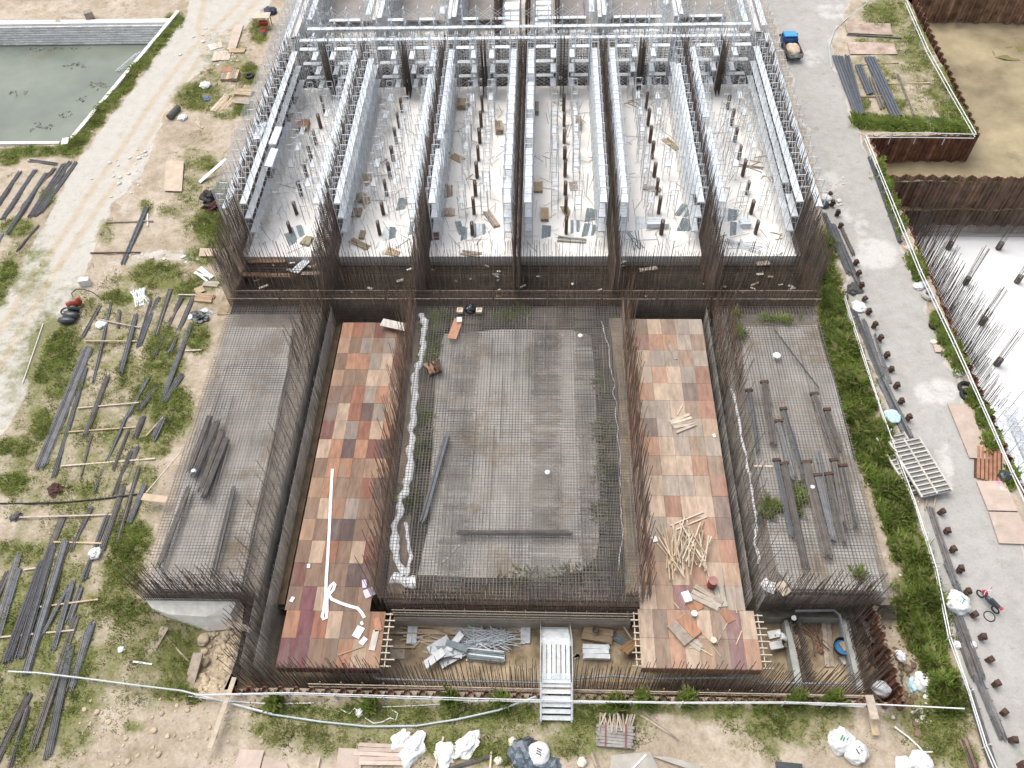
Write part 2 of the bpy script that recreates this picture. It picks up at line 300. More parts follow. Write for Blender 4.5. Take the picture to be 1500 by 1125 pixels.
def track_d(X, Y):
    d = np.full(X.shape, 9.0)
    for tr_ in TRACKS:
        q = W(tr_)
        for (ax, ay), (bx, by) in zip(q[:-1], q[1:]):
            L2 = (bx-ax)**2+(by-ay)**2; t = np.clip(((X-ax)*(bx-ax)+(Y-ay)*(by-ay))/L2, 0, 1)
            d = np.minimum(d, np.hypot(X-ax-t*(bx-ax), Y-ay-t*(by-ay)))
    return d
for tr_ in TRACKS:
    q = [Vector(p) for p in W(tr_)]
    for a, b in zip(q[:-1], q[1:]):
        n_ = int((b-a).length/.4); nrm = Vector((-(b-a).y, (b-a).x)).normalized()
        for k in range(n_):
            for o in (-.55, -.28, 0, .28, .55): pts.append(a.lerp(b, (k+.5)/n_)+nrm*(o+random.uniform(-.03, .03)))
edges = []
def add_poly(poly, step=1.0):
    b = len(pts); q = []
    for i in range(len(poly)):
        a = Vector(poly[i][:2]); c = Vector(poly[(i+1) % len(poly)][:2]); n = max(1, int((c-a).length/step))
        for k in range(n): q.append(a.lerp(c, k/n))
    pts.extend(q); m = len(q); edges.extend([(b+i, b+(i+1) % m) for i in range(m)])
for h in holes: add_poly(h)
add_poly(DIRT_ROAD, 1.5); add_poly(CONC_ROAD, 1.5)
cv, ce, cf, _a, _b, _c = delaunay_2d_cdt(pts, edges, [], 0, 1e-5)
CV = np.array([(v.x, v.y) for v in cv]); CF = np.array(cf)
cen = CV[CF].mean(axis=1); hole = np.zeros(len(CF), bool)
for h in holes: hole |= in_poly(cen[:, 0], cen[:, 1], h)
CF = CF[~hole]; cen = cen[~hole]
CZ = ground_z(CV[:, 0], CV[:, 1])
far = (np.abs(CV[:, 0]) > 120) | (CV[:, 1] > 130) | (CV[:, 1] < 0); CZ[far] = 0
# small lumps
lump = np.array([mnoise.noise(Vector((x*.9, y*.9, 3.1))) for x, y in CV]); lump2 = np.array([mnoise.noise(Vector((x*.22, y*.22, 9.1))) for x, y in CV])
onroad = in_poly(CV[:, 0], CV[:, 1], DIRT_ROAD) | in_poly(CV[:, 0], CV[:, 1], CONC_ROAD)
CZ += np.where(onroad, .02, .12)*lump + np.where(onroad, 0, .10)*lump2
ZG, ZR, ZW = zone(CV[:, 0], CV[:, 1]); ZT = sm(-track_d(CV[:, 0], CV[:, 1]), -.6, -.1)
def ground_material():
    m = bpy.data.materials.new('site_ground'); m.use_nodes = True; nt = m.node_tree; nt.nodes.clear(); N = nt.nodes.new; L = nt.links.new
    out = N('ShaderNodeOutputMaterial'); bs = N('ShaderNodeBsdfPrincipled'); L(bs.outputs[0], out.inputs[0]); bs.inputs['Roughness'].default_value = .95; bs.inputs['Specular IOR Level'].default_value = .15
    pos = N('ShaderNodeNewGeometry').outputs['Position']
    def noise(sc, det=6, ro=.65, v=None):
        n = N('ShaderNodeTexNoise'); n.inputs['Scale'].default_value = sc; n.inputs['Detail'].default_value = det; n.inputs['Roughness'].default_value = ro; L(v or pos, n.inputs['Vector']); return n.outputs[0]
    def ramp(f, cols):
        r = N('ShaderNodeValToRGB'); e = r.color_ramp.elements
        while len(e) < len(cols): e.new(.5)
        for i, (p, c) in enumerate(cols): e[i].position = p; e[i].color = (*c, 1)
        L(f, r.inputs[0]); return r.outputs[0]
    def mix(f, a, b, mode='MIX'):
        x = N('ShaderNodeMix'); x.data_type = 'RGBA'; x.blend_type = mode
        if isinstance(f, float): x.inputs[0].default_value = f
        else: L(f, x.inputs[0])
        L(a, x.inputs[6]); L(b, x.inputs[7]); return x.outputs[2]
    def math_(op, a, b):
        x = N('ShaderNodeMath'); x.operation = op
        for i, q in enumerate((a, b)):
            if isinstance(q, (int, float)): x.inputs[i].default_value = q
            else: L(q, x.inputs[i])
        return x.outputs[0]
    def mrange(f, a, b):
        r = N('ShaderNodeMapRange'); r.inputs[1].default_value = a; r.inputs[2].default_value = b; L(f, r.inputs[0]); return r.outputs[0]
    at = N('ShaderNodeAttribute'); at.attribute_name = 'zone'; sp = N('ShaderNodeSeparateColor'); L(at.outputs['Color'], sp.inputs[0])
    n_big = noise(.16); n_mid = noise(.9, 7, .7); n_fine = noise(5.5, 6, .7); n_edge = noise(.7, 8, .75)
    sand = ramp(n_mid, [(.28, (.35, .285, .21)), (.45, (.475, .40, .31)), (.62, (.555, .48, .385)), (.8, (.63, .565, .475))])
    damp = ramp(n_big, [(.35, (.62, .57, .50)), (.62, (1, 1, 1))]); sand = mix(.75, sand, damp, 'MULTIPLY')
    grit = ramp(n_fine, [(.3, (.72, .72, .72)), (.55, (1, 1, 1)), (.75, (1.12, 1.12, 1.1))]); sand = mix(.8, sand, grit, 'MULTIPLY')
    # roads
    gravel = ramp(n_mid, [(.3, (.46, .43, .375)), (.5, (.51, .48, .425)), (.7, (.55, .52, .47))])
    croad = ramp(n_mid, [(.3, (.37, .355, .325)), (.5, (.42, .405, .375)), (.75, (.475, .46, .43))]); croad = mix(.6, croad, ramp(n_big, [(.35, (.86, .85, .83)), (.6, (1, 1, 1))]), 'MULTIPLY')
    road = mix(mrange(sp.outputs[1], .7, .85), gravel, croad); road = mix(.4, road, grit, 'MULTIPLY')
    tk = math_('MULTIPLY', at.outputs['Alpha'], mrange(n_edge, .25, .55)); road = mix(math_('MULTIPLY', tk, .95), road, ramp(n_mid, [(.3, (.43, .35, .245)), (.7, (.50, .415, .30))]))
    rf = mrange(math_('ADD', sp.outputs[1], math_('MULTIPLY', math_('SUBTRACT', n_edge, .5), .9)), .18, .42)
    c = mix(rf, sand, road)
    wf = mrange(math_('ADD', sp.outputs[2], math_('MULTIPLY', math_('SUBTRACT', n_edge, .5), 2.4)), .45, .95)
    white = ramp(n_fine, [(.3, (.54, .52, .48)), (.7, (.66, .64, .60))])
    c = mix(math_('MULTIPLY', wf, .8), c, white)
    gf = mrange(math_('ADD', sp.outputs[0], math_('MULTIPLY', math_('SUBTRACT', n_edge, .5), 2.0)), 0.16, .66)
    turf = ramp(n_fine, [(.3, (.085, .105, .028)), (.5, (.145, .165, .045)), (.75, (.24, .225, .095))])
    turf = mix(math_('MULTIPLY', mrange(n_big, .42, .6), .55), turf, ramp(n_fine, [(.3, (.14, .115, .06)), (.7, (.30, .25, .15))]))
    c = mix(math_('MULTIPLY', gf, .9), c, turf)
    L(c, bs.inputs['Base Color'])
    bp = N('ShaderNodeBump'); bp.inputs['Strength'].default_value = .55; bp.inputs['Distance'].default_value = .12
    L(math_('ADD', n_mid, math_('MULTIPLY', n_fine, .4)), bp.inputs['Height']); L(bp.outputs[0], bs.inputs['Normal'])
    return m
ground_m = ground_material()
def ground_part(name, sel):
    F = CF[sel]; used = np.unique(F); remap = np.full(len(CV), -1); remap[used] = np.arange(len(used))
    V = np.column_stack([CV[used], CZ[used]])
    me = np_mesh(name, V, remap[F], ground_m, smooth=True)
    a = me.color_attributes.new('zone', 'FLOAT_COLOR', 'POINT')
    a.data.foreach_set('color', np.column_stack([ZG[used], ZR[used], ZW[used], ZT[used]]).astype(np.float32).ravel())
    return tag(mesh_obj(name, me), kind='structure')
_d1 = in_poly(cen[:, 0], cen[:, 1], DIRT_ROAD); _d2 = in_poly(cen[:, 0], cen[:, 1], CONC_ROAD)
ground_part('ground', ~(_d1 | _d2)); ground_part('dirt_road', _d1); ground_part('concrete_road', _d2)
_gt = {}
def gz(x, y):
    """height of the built ground near (x, y)"""
    return float(ground_z(np.array([x]), np.array([y]))[0] + .12*mnoise.noise(Vector((x*.9, y*.9, 3.1))) + .10*mnoise.noise(Vector((x*.22, y*.22, 9.1)))) if not (in_poly(np.array([x]), np.array([y]), DIRT_ROAD)[0] or in_poly(np.array([x]), np.array([y]), CONC_ROAD)[0]) else float(ground_z(np.array([x]), np.array([y]))[0])
def G(px, py, dz=0.0):
    p = P(px, py, 0.0); z = gz(p.x, p.y); p = P(px, py, z); p.z += dz; return p

# sheets inside the holes (floors)
def sheet(name, poly, z, m, kind='structure', grid=None, amp=0.0):
    mb = MB(); n = len(poly)
    if grid:
        xs = [p[0] for p in poly]; ys = [p[1] for p in poly]; nx = max(2, int((max(xs)-min(xs))/grid)); ny = max(2, int((max(ys)-min(ys))/grid))
        vs = []; fs = []
        for j in range(ny+1):
            for i in range(nx+1):
                x = min(xs)+(max(xs)-min(xs))*i/nx; y = min(ys)+(max(ys)-min(ys))*j/ny
                vs.append((x, y, z+amp*mnoise.noise(Vector((x*.8, y*.8, z)))+amp*.5*mnoise.noise(Vector((x*2.1, y*2.1, z)))))
        fs = [(j*(nx+1)+i, j*(nx+1)+i+1, (j+1)*(nx+1)+i+1, (j+1)*(nx+1)+i) for j in range(ny) for i in range(nx)]
        mb.add(vs, fs)
    else:
        mb.add([(x, y, z) for x, y in poly], [tuple(range(n))])
    return tag(mb.obj(name, m, smooth=bool(grid)), kind=kind)
def slab(name, poly, z0, z1, m, kind='structure'):
    """extruded polygon, counter-clockwise"""
    n = len(poly); vs = [(x, y, z1) for x, y in poly]+[(x, y, z0) for x, y in poly]
    fs = [tuple(range(n))]+[(i, n+i, n+(i+1) % n, (i+1) % n) for i in range(n)]
    return tag(MB().add(vs, fs).obj(name, m), kind=kind)
ZF, ZD, ZM, ZP = .5, .9, 1.2, .8           # tank floor, plywood decks, top of the mats, concrete pads
sheet('pit_floor', [(-20.4, 14.4), (22.6, 14.4), (22.6, 21.2), (-20.4, 21.2)], -3.0, pit_soil, grid=.45, amp=.22)
sheet('trench_floor', [(-28.4, 20.2), (23.6, 20.2), (23.6, 118), (-28.4, 118)], -1.2, dark_soil, grid=1.2, amp=.25)
# earth faces of the block under the mats
slab('earth_bank', [(-27.05, 20.4), (-19.12, 20.4), (-19.12, 46.0), (-27.05, 46.0)], -3.2, .15, mat('bank_face', (.34, .30, .25), .95, .3, 1))
slab('earth_bank', [(-10.9, 20.3), (6.4, 20.3), (6.4, 46.0), (-10.9, 46.0)], -3.2, -.15, dark_soil)
slab('earth_bank', [(14.62, 21.1), (22.7, 21.1), (22.7, 46.0), (14.62, 46.0)], -3.2, .15, mat('bank_face', (.34, .30, .25), .95, .3, 1))
slab('tank_floor', [(-27.6, 52.65), (23.1, 52.65), (23.1, 79.2), (-27.6, 79.2)], -.6, ZF, conc_white)
slab('earth_shoulder', [(-28.4, 46.0), (-27.25, 46.0), (-27.25, 54), (-28.4, 54)], -2, .05, pit_soil)
slab('earth_shoulder', [(22.8, 46.0), (23.6, 46.0), (23.6, 54), (22.8, 54)], -2, .05, pit_soil)
slab('far_tank_floor', [(-27.6, 84.2), (23.1, 84.2), (23.1, 117), (-27.6, 117)], -.6, -.1, conc_pad)
sheet('recess_floor', [(-27.6, 79.2), (23.1, 79.2), (23.1, 84.2), (-27.6, 84.2)], -.55, dark_soil)
# blinding pads that show grey through the mats
def Wp(pts, z): return [tuple(P(x, y, z))[:2] for x, y in pts]
slab('blinding_pad', Wp([(612, 842), (700, 846), (800, 846), (850, 838), (874, 815), (880, 760), (874, 640), (872, 560), (866, 492), (840, 484), (740, 482), (650, 490), (638, 540), (634, 640), (630, 760)], ZP), -.3, ZP, conc_pad)
slab('blinding_pad', Wp([(222, 862), (352, 868), (372, 760), (398, 650), (420, 540), (428, 480), (336, 478)], ZP), -.3, ZP, conc_pad)
slab('blinding_pad', Wp([(1160, 862), (1294, 866), (1262, 720), (1222, 560), (1196, 476), (1086, 478), (1090, 560), (1108, 680), (1128, 790), (1138, 835)], ZP), -.3, ZP, conc_pad)
slab('wet_soil_ledge', Wp([(566, 868), (590, 868), (600, 780), (606, 700), (612, 600), (622, 470), (608, 470)], .6), -1, .6, pit_soil)
slab('wet_soil_ledge', Wp([(917, 868), (940, 868), (925, 560), (912, 466), (892, 466), (905, 560), (910, 700)], .6), -1, .6, pit_soil)
# pond
sheet('pond_water', [(-95, 66), (-44, 66), (-44, 100), (-95, 100)], -2.2, water_m)
sheet('pond_bed', [(-96, 65), (-43, 65), (-43, 101), (-96, 101)], -2.9, dark_soil)
# right hand pits
sheet('white_pit_floor', [(33.2, 23), (76, 23), (76, 64), (33.2, 64)], -5.5, conc_bright)
sheet('muddy_pit_floor', [(33.2, 63), (76, 63), (76, 102), (33.2, 102)], -3.3, mud_m, grid=1.0, amp=.3)
sheet('puddle', Wp([(1452, 72), (1478, 68), (1530, 68), (1530, 90), (1478, 88), (1458, 84)], -3.27), -3.27, puddle_m)
# ------------------------------------------------------------------ reinforcement mats
def rebar_mat(label, x0, x1, y0, y1, clip=None, laps=()):
    t = thing('rebar_mat', label, 'rebar mat', (x0, y0, 0))
    for nm, z, jit, keepf in (('top_layer', ZM, .012, 1.0), ('bottom_layer', ZM-.26, .02, 1.0)):
        A, B, R = [], [], []
        off = 0 if nm == 'top_layer' else .07
        x = x0+.1+off
        while x < x1:
            ya, yb = y0+rnd(-.12, .12), y1+rnd(-.1, .1); d = rnd(-jit, jit)
            A.append((x-x0, ya-y0, z+.04)); B.append((x+d*2-x0, yb-y0, z+.04)); R.append(.0195)
            if random.random() < .35:      # lapped second bar
                s = rnd(0, (y1-y0)*.8); A.append((x+.045-x0, s, z+.04)); B.append((x+.045-x0, min(s+6, yb-y0), z+.04)); R.append(.0195)
            x += .235+rnd(-jit, jit)
        y = y0+.1+off
        while y < y1:
            xa, xb = x0+rnd(-.15, .1), x1+rnd(-.1, .15); d = rnd(-jit, jit)
            A.append((xa-x0, y-y0, z)); B.append((xb-x0, y+d*2-y0, z)); R.append(.0195)
            for (la, lb) in laps:
                if random.random() < .8: A.append((la-x0+rnd(-.2, .2), y+.06-y0, z+.02)); B.append((lb-x0+rnd(-.2, .2), y+.06-y0, z+.02)); R.append(.022)
            y += .235+rnd(-jit, jit)
        o = mesh_obj(nm, bars_mesh(nm, A, B, R, bar_mat), t); tag(o, kind='stuff')
    return t
rebar_mat('steel reinforcement mat at the left side of the site, beside the grass and rebar yard', -26.95, -18.9, 20.3, 46.0)
rebar_mat('large steel reinforcement mat in the middle between the two plywood decks', -10.8, 6.6, 20.1, 46.0, laps=((-7.2, -5.3), (-.8, 1.3), (2.6, 4.4)))
rebar_mat('steel reinforcement mat at the right side of the site, beside the green weeds', 14.5, 22.7, 20.9, 46.0)

# ------------------------------------------------------------------ upright reinforcement cages
def cage(name, label, a, b, z0, z1, thick=.5, sp=.17, hs=.22, ztop=None, tip=.5, mats=None, lean=.05, cat='rebar cage', faces=2, hz1=None, wild=0.0):
    """wall cage from a to b: two curtains of upright bars and level bars; uprights run past the level bars to ztop"""
    a = Vector((a[0], a[1], 0)); b = Vector((b[0], b[1], 0)); L = (b-a).length; t = (b-a)/L; n = Vector((-t.y, t.x, 0))
    root = thing(name, label, cat, (a.x, a.y, 0))
    ztop = ztop or z1; hz1 = hz1 or z1
    A, B, M = [], [], []; A2, B2 = [], []
    for f in range(faces):
        o = n*(thick*(f/(max(1, faces-1))-.5)) if faces > 1 else Vector((0, 0, 0))
        s = .05
        while s < L:
            h = (z1 if random.random() < .5 else ztop)+rnd(-tip, tip)*.5; dx, dy = rnd(-lean, lean)*(h-z0), rnd(-lean, lean)*(h-z0)
            if wild and random.random() < .5: dx += rnd(-wild, wild); dy += rnd(-wild, wild)
            p = t*s+o
            if wild: 
                k = z0+(h-z0)*.45; A.append((p.x, p.y, z0)); B.append((p.x, p.y, k)); M.append(int(random.random() < .6))
                A.append((p.x, p.y, k)); B.append((p.x+dx, p.y+dy, h)); M.append(M[-1])
            else:
                A.append((p.x, p.y, z0)); B.append((p.x+dx, p.y+dy, h)); M.append(int(random.random() < .5))
            s += sp*rnd(.85, 1.15)
        z = z0+.1
        while z < hz1:
            e = rnd(-.03, .03); A2.append((o.x, o.y, z)); B2.append((b.x-a.x+o.x, b.y-a.y+o.y, z+e)); z += hs*rnd(.9, 1.1)
    mats = mats or (bar_dark, bar_brown)
    u = mesh_obj('upright_bars', bars_mesh('upright_bars', A, B, .023, list(mats), mi=M), root); tag(u, kind='stuff')
    hb = mesh_obj('level_bars', bars_mesh('level_bars', A2, B2, .02, mats[0]), root); tag(hb, kind='stuff')
    return root
WX = (-18.95, -11.0, 6.8, 14.45)
cage('rebar_wall', 'grey rebar face between the left mat and the left plywood deck', (WX[0]+.42, 15.6), (WX[0]+.42, 46), -3.0, 1.15, .85, .19, .21, ztop=1.5, lean=.015, tip=.2, mats=(bar_grey, bar_grey))
cage('starter_bars', 'sparse tall bars along the inner edge of the left mat', (WX[0]-.2, 21.0), (WX[0]-.2, 46), 1.0, 3.0, .6, .8, 9, ztop=4.6, lean=.12, cat='starter bars', mats=(bar_dark, bar_rust))
cage('starter_bars', 'dense bars sticking up at the front left corner of the pit', (-19.2, 15.3), (-19.0, 21.0), -3.0, 1.8, .9, .16, .2, ztop=3.4, hz1=.8, lean=.06, cat='starter bars', mats=(bar_dark, bar_brown))
cage('starter_bars', 'dense tall bars between left mat and deck, beside the cross wall', (WX[0]-.4, 39.0), (WX[0]-.2, 46), .8, 3.2, 1.1, .22, 9, ztop=5.0, lean=.13, cat='starter bars', mats=(bar_dark, bar_rust))
cage('rebar_wall', 'rebar wall with leaning rusty bars right of the left plywood deck', (WX[1], 20.2), (WX[1], 46), -2.8, 3.4, .4, .19, .24, ztop=5.6, mats=(bar_brown, bar_rust), hz1=2.5, lean=.05)
cage('rebar_wall', 'rebar wall with leaning rusty bars left of the right plywood deck', (WX[2], 20.2), (WX[2], 46), -2.8, 3.4, .4, .19, .24, ztop=5.4, mats=(bar_brown, bar_rust), hz1=2.5, lean=.05)
cage('rebar_wall', 'grey rebar face between the right plywood deck and the right mat', (WX[3]-.38, 20.6), (WX[3]-.38, 46), -3.0, 1.15, .8, .19, .21, ztop=1.6, lean=.02, tip=.2, mats=(bar_grey, bar_grey))
cage('starter_bars', 'sparse tall bars along the inner edge of the right mat', (WX[3]+.2, 21.5), (WX[3]+.2, 46), 1.0, 2.8, .6, .6, 9, ztop=4.4, lean=.14, cat='starter bars', mats=(bar_dark, bar_rust))
cage('starter_bars', 'dense tall bars between right mat and deck, beside the cross wall', (WX[3]+.2, 37.0), (WX[3]+.3, 46), .8, 3.0, 1.1, .22, 9, ztop=5.0, lean=.13, cat='starter bars', mats=(bar_rust, bar_brown))
# middle cross wall: cage with timber shutter on top
MWY = 46.6
t = cage('rebar_wall', 'long cross wall cage with boarded top behind the three mats', (-26.9, MWY), (22.9, MWY), -1.1, 1.8, 1.0, .16, .2, ztop=2.4, lean=.02, tip=.3, faces=3)
mb = MB()
for k in range(11):
    x = -26.9+k*4.55; 
    for j, yy in enumerate((-.46, .46)):
        MB().box((x+2.2-(-26.9), yy, 1.88+rnd(0, .04)), (4.4, .09, .06), rz=rnd(-.006, .006)).obj('board', mat('rail_board', (.20, .15, .11), .85, .3, 2, rand=.3), t)
cage('starter_bars', 'row of tall starter bars rising behind the long cross wall', (-26.6, 47.7), (22.6, 47.7), -1.0, 3.2, .3, .42, .3, ztop=4.4, lean=.02, hz1=1.4, cat='starter bars', mats=(bar_brown, bar_rust))
cage('starter_bars', 'row of upright bars in front of the white tank floor edge', (-26.6, 50.4), (22.6, 50.4), -1.1, 3.2, .3, .3, .3, ztop=4.4, lean=.012, hz1=1.5, cat='starter bars', mats=(bar_dark, bar_brown))
# sloping mat in the trench in front of the tank floor
A, B = [], []
for k in range(210):
    x = -26.8+k*.236; A.append((x, 47.6, -.7)); B.append((x, 52.5, -.05))
for k in range(30):
    f = k/30; A.append((-26.8, 47.6+4.9*f, -.7+.65*f+.04)); B.append((22.7, 47.6+4.9*f, -.7+.65*f+.04))
t = thing('rebar_mat', 'narrow dark rebar mat in the trench along the front edge of the white tank floor', 'rebar mat', (0, 0, 0))
tag(mesh_obj('bars', bars_mesh('bars', A, B, .02, bar_dark), t), kind='stuff')
for x, y, a, L, w in ((-25.3, 52.4, .02, 3.4, .55), (-25.0, 50.6, -.03, 4.6, .5), (-20.6, 50.8, .03, 2.4, .35), (9.3, 51.3, .2, 1.6, .4), (19.5, 52.0, .15, 1.2, .5)):
    tag(MB().box((0, 0, 0), (L, w, .05), rz=a).obj('plank', timber_grey if L < 3 else mat('brown_board', (.27, .165, .1), .8, .25, 2), None, (x, y, .25)),
        {-25.3: 'brown board under the front edge of the white floor, far left', -25.0: 'longest brown board in the dark trench at its left end', -20.6: 'short grey board in the trench right of the two brown boards', 9.3: 'small board in the trench in front of the fifth tank bay', 19.5: 'small pale board in the trench at its right end'}[x], 'board', 'boards in the trench')

# ------------------------------------------------------------------ plywood decks
ROWS_L = ['orbmbm', 'tbgbgb', 'boogpm', 'tbbppb', 'bbrgot', 'dprdgt', 'mpgrpo', 'poDomD', 'boobtt', 'tobbrD', 'bpogbb', 'tbDDbb', 'bprbpm', 'mbbbDd', 'bMpbbb', 'oMrpbb', 'MMbbop', 'MMbbod']
ROWS_R = ['gbpbgg', 'tmoogb', 'ppggbg', 'opopgr', 'roppdr', 'tggpbr', 'odgggt', 'oopgbg', 'gbppob', 'gpggpr', 'gprppd', 'pgptod', 'rbpptr', 'otpopt', 'ptMbgg']
ROWS_W = ['pboopbMp', 'pboptbMo', 'oppoobpM']
ply_mesh = {}
def sheet_mesh(k, w, l, tone='n'):
    key = (k, tone, round(w, 3), round(l, 3))
    if key not in ply_mesh:
        b = MB().box((0, 0, 0), (w-.014, l-.014, .018)); ply_mesh[key] = b.mesh('plywood_sheet', ply(k, tone))
    return ply_mesh[key]
def deck(label, x0, x1, y1, rows, rl=1.67, xs=None, root=None):
    t = root or thing('plywood_deck', label, 'plywood deck', (x0, y1, 0))
    ox, oy = t.location.x, t.location.y
    for r, row in enumerate(rows):
        n = len(row); w = (x1-x0)/n; y = y1-rl*(r+.5)
        for c, k in enumerate(row):
            x = x0+w*(c+.5)
            o = mesh_obj('plywood_sheet', sheet_mesh(k, w, rl, 'L' if x1 < 0 else 'R'), t, (x-ox+rnd(-.004, .004), y-oy+rnd(-.005, .005), ZD+rnd(-.004, .008)), rnd(-.003, .003))
    return t
dl = deck('long left deck of patchwork plywood sheets, the darker and redder of the two', -16.9, -11.25, 44.35, ROWS_L[:15])
deck('', -16.75, -10.2, 44.35-15*1.67, ['oMrpbbo', 'MMbbopt'], rl=1.83, root=dl)
dr = deck('long right deck of patchwork plywood sheets, paler, with loose timber lying on it', 6.35, 13.15, 44.8, ROWS_R)
deck('', 6.2, 13.65, 44.8-15*1.67, ROWS_W[:2], rl=1.88, root=dr)
# falsework joists and props under the decks
def falsework(root, x0, x1, y0, y1, over0, over1, step=.42):
    ox, oy = root.location.x, root.location.y
    y = y0+.1
    jm = MB().box((0, 0, 0), (1, .07, .10)).mesh('joist', timber_pale)
    while y < y1:
        a, b = x0-over0*rnd(.4, 1.2), x1+over1*rnd(.4, 1.2)
        o = mesh_obj('joist', jm, root, ((a+b)/2-ox, y-oy, ZD-.07)); o.scale = (b-a, 1, 1); y += step
    for x in ([x0-.3] if over0 else [])+([x1+.3] if over1 else []):
        o = mesh_obj('joist', jm, root, (x-ox, (y0+y1)/2-oy, ZD-.18), math.pi/2); o.scale = (y1-y0, 1, 1)
    mb = MB()
    for x in np.arange(x0+.3, x1, 1.2):
        for yy in np.arange(y0+.3, y1, 1.2): mb.cyl((x-ox, yy-oy, -3.0), (x-ox, yy-oy, ZD-.12), .04, 5)
    tag(mb.obj('prop', galv_tube, root), kind='stuff')
falsework(dl, -16.7, -10.2, 15.7, 19.3, 0, .85)
falsework(dr, 6.25, 13.6, 16.0, 19.6, .55, .95)
for root, x0, x1, y0, y1 in ((dl, -16.85, -11.3, 19.4, 44.3), (dr, 6.4, 13.1, 19.8, 44.7)):
    ox, oy = root.location.x, root.location.y; mb = MB()
    for x in np.arange(x0+.1, x1, .6): mb.box((x-ox, (y0+y1)/2-oy, ZD-.075), (.07, y1-y0, .11))
    tag(mb.obj('bearer', timber_grey, root), kind='stuff')
    mb = MB()
    for x in np.arange(x0+.4, x1, 1.5):
        for yy in np.arange(y0+.4, y1, 1.5): mb.cyl((x-ox, yy-oy, -1.2), (x-ox, yy-oy, ZD-.13), .04, 4)
    tag(mb.obj('prop', galv_tube, root), kind='stuff')
# fascia boards along the front of the decks
for root, x0, x1, y in ((dl, -16.75, -10.2, 15.6), (dr, 6.2, 13.65, 15.98)):
    ox, oy = root.location.x, root.location.y
    MB().box(((x0+x1)/2-ox, y-oy, ZD-.45), (x1-x0, .03, .8)).obj('fascia_board', ply('m' if root is dl else 'o'), root)
# soil ledge beside the rebar wall left of the left deck
slab('wet_soil_ledge', [(13.5, 20.8), (14.3, 20.8), (14.3, 45.8), (13.5, 45.8)], -3.2, -1.6, dark_soil)
slab('wet_soil_ledge', [(-18.8, 20.4), (-17.6, 20.4), (-17.6, 45.8), (-18.8, 45.8)], -3.2, -.9, ledge_soil)
# ------------------------------------------------------------------ front pit: cages, wales, sheet piles
cage('rebar_wall', 'near row of rusty bars in the pit, left of the metal stairs', (-18.8, 15.3), (-.2, 15.3), -3.0, 2.0, .4, .19, .2, ztop=3.4, hz1=-.6, lean=.02, mats=(bar_brown, bar_dark))
cage('rebar_wall', 'near row of rusty bars in the pit, right of the metal stairs', (2.0, 15.35), (20.6, 15.35), -3.0, 2.0, .4, .19, .2, ztop=3.4, hz1=-.6, lean=.02, mats=(bar_brown, bar_dark))
cage('rebar_wall', 'short rebar cage at the front edge of the middle mat above the pit', (-10.4, 20.15), (6.4, 20.15), -2.4, 2.0, .35, .17, .25, ztop=3.6, hz1=1.3, lean=.02, mats=(bar_brown, bar_rust))
cage('rebar_wall', 'short rebar cage at the front edge of the left mat above the white concrete', (-26.9, 20.3), (-19.2, 20.3), .1, 3.4, .35, .15, .18, ztop=5.0, hz1=1.4, lean=.07, mats=(bar_dark, bar_brown))
cage('rebar_wall', 'rebar cage at the front edge of the right mat above the concrete channel', (14.6, 20.9), (21.8, 20.9), -2.6, 2.4, .5, .17, .2, ztop=4.0, hz1=1.3, lean=.05, mats=(bar_dark, bar_brown))
cage('rebar_wall', 'leaning rebar cage between the concrete channel and the rusty sheet piles', (20.9, 15.6), (20.7, 20.8), -3.0, 1.0, .6, .16, .25, ztop=2.8, hz1=-.4, lean=.06, mats=(bar_dark, bar_brown))
def timber_wales(label, x0, x1, y, zs, dys):
    t = thing('timber_wales', label, 'timber rails', (x0, y, 0))
    for z, dy in zip(zs, dys):
        MB().box(((x1-x0)/2, dy, z), (x1-x0, .06, .06), rz=rnd(-.004, .004)).obj('rail', timber_pale, t)
    x = .8
    while x < x1-x0: MB().box((x, dys[0]+.12, (zs[0]+zs[-1])/2-.1), (.07, .06, 1.3)).obj('strut', timber, t); x += 1.35
    return t
timber_wales('four long pale timber rails along the front edge of the middle mat', -10.0, 6.1, 19.75, (.05, -.3, -.65, -1.0), (0, -.04, -.08, -.1))
timber_wales('long pale timber rails between the front bars and the sheet piles', -14.8, 20.0, 14.86, (-.1, -.42, -.74), (0, .03, .05))
# sheet piles
def pile_mesh(name, h, pitch=.5, depth=.22, m=pile_m):
    mb = MB(); w = pitch; prof = [(0, 0), (.12*w, 0), (.3*w, depth), (.7*w, depth), (.88*w, 0), (w, 0)]; th = .03
    n = len(prof)
    vs = []
    for z in (0, -h):
        vs += [(x, y, z) for x, y in prof]+[(x, y-th*2, z) for x, y in prof]
    m2 = 2*n; fs = []
    for i in range(n-1):
        fs += [(i, i+1, n+i+1, n+i), (i, m2+i, m2+i+1, i+1), (n+i, n+i+1, m2+n+i+1, m2+n+i)]
    fs += [(0, n, m2+n, m2), (n-1, m2+n-1, m2+2*n-1, 2*n-1)]
    return mb.add(vs, fs).mesh(name, m)
def pile_wall(label, a, b, ztop, h, pitch=.5, depth=.22, m=pile_m, step=True):
    a = Vector((*a, 0)); b = Vector((*b, 0)); L = (b-a).length; n = max(1, int(round(L/pitch))); pitch = L/n
    t = thing('sheet_pile_wall', label, 'sheet pile wall', (a.x, a.y, ztop), math.atan2(b.y-a.y, b.x-a.x))
    me = pile_mesh('sheet_pile', h, pitch, depth, m)
    for i in range(n):
        o = mesh_obj('sheet_pile', me, t, (i*pitch, 0, rnd(-.05, .06)))
        if i % 2: o.scale = (1, -1, 1)
    return t
pile_wall('front row of rusty sheet piles behind the white pipe railing', (-19.6, 14.35), (22.2, 14.35), .38, 4.0, .5, .24)
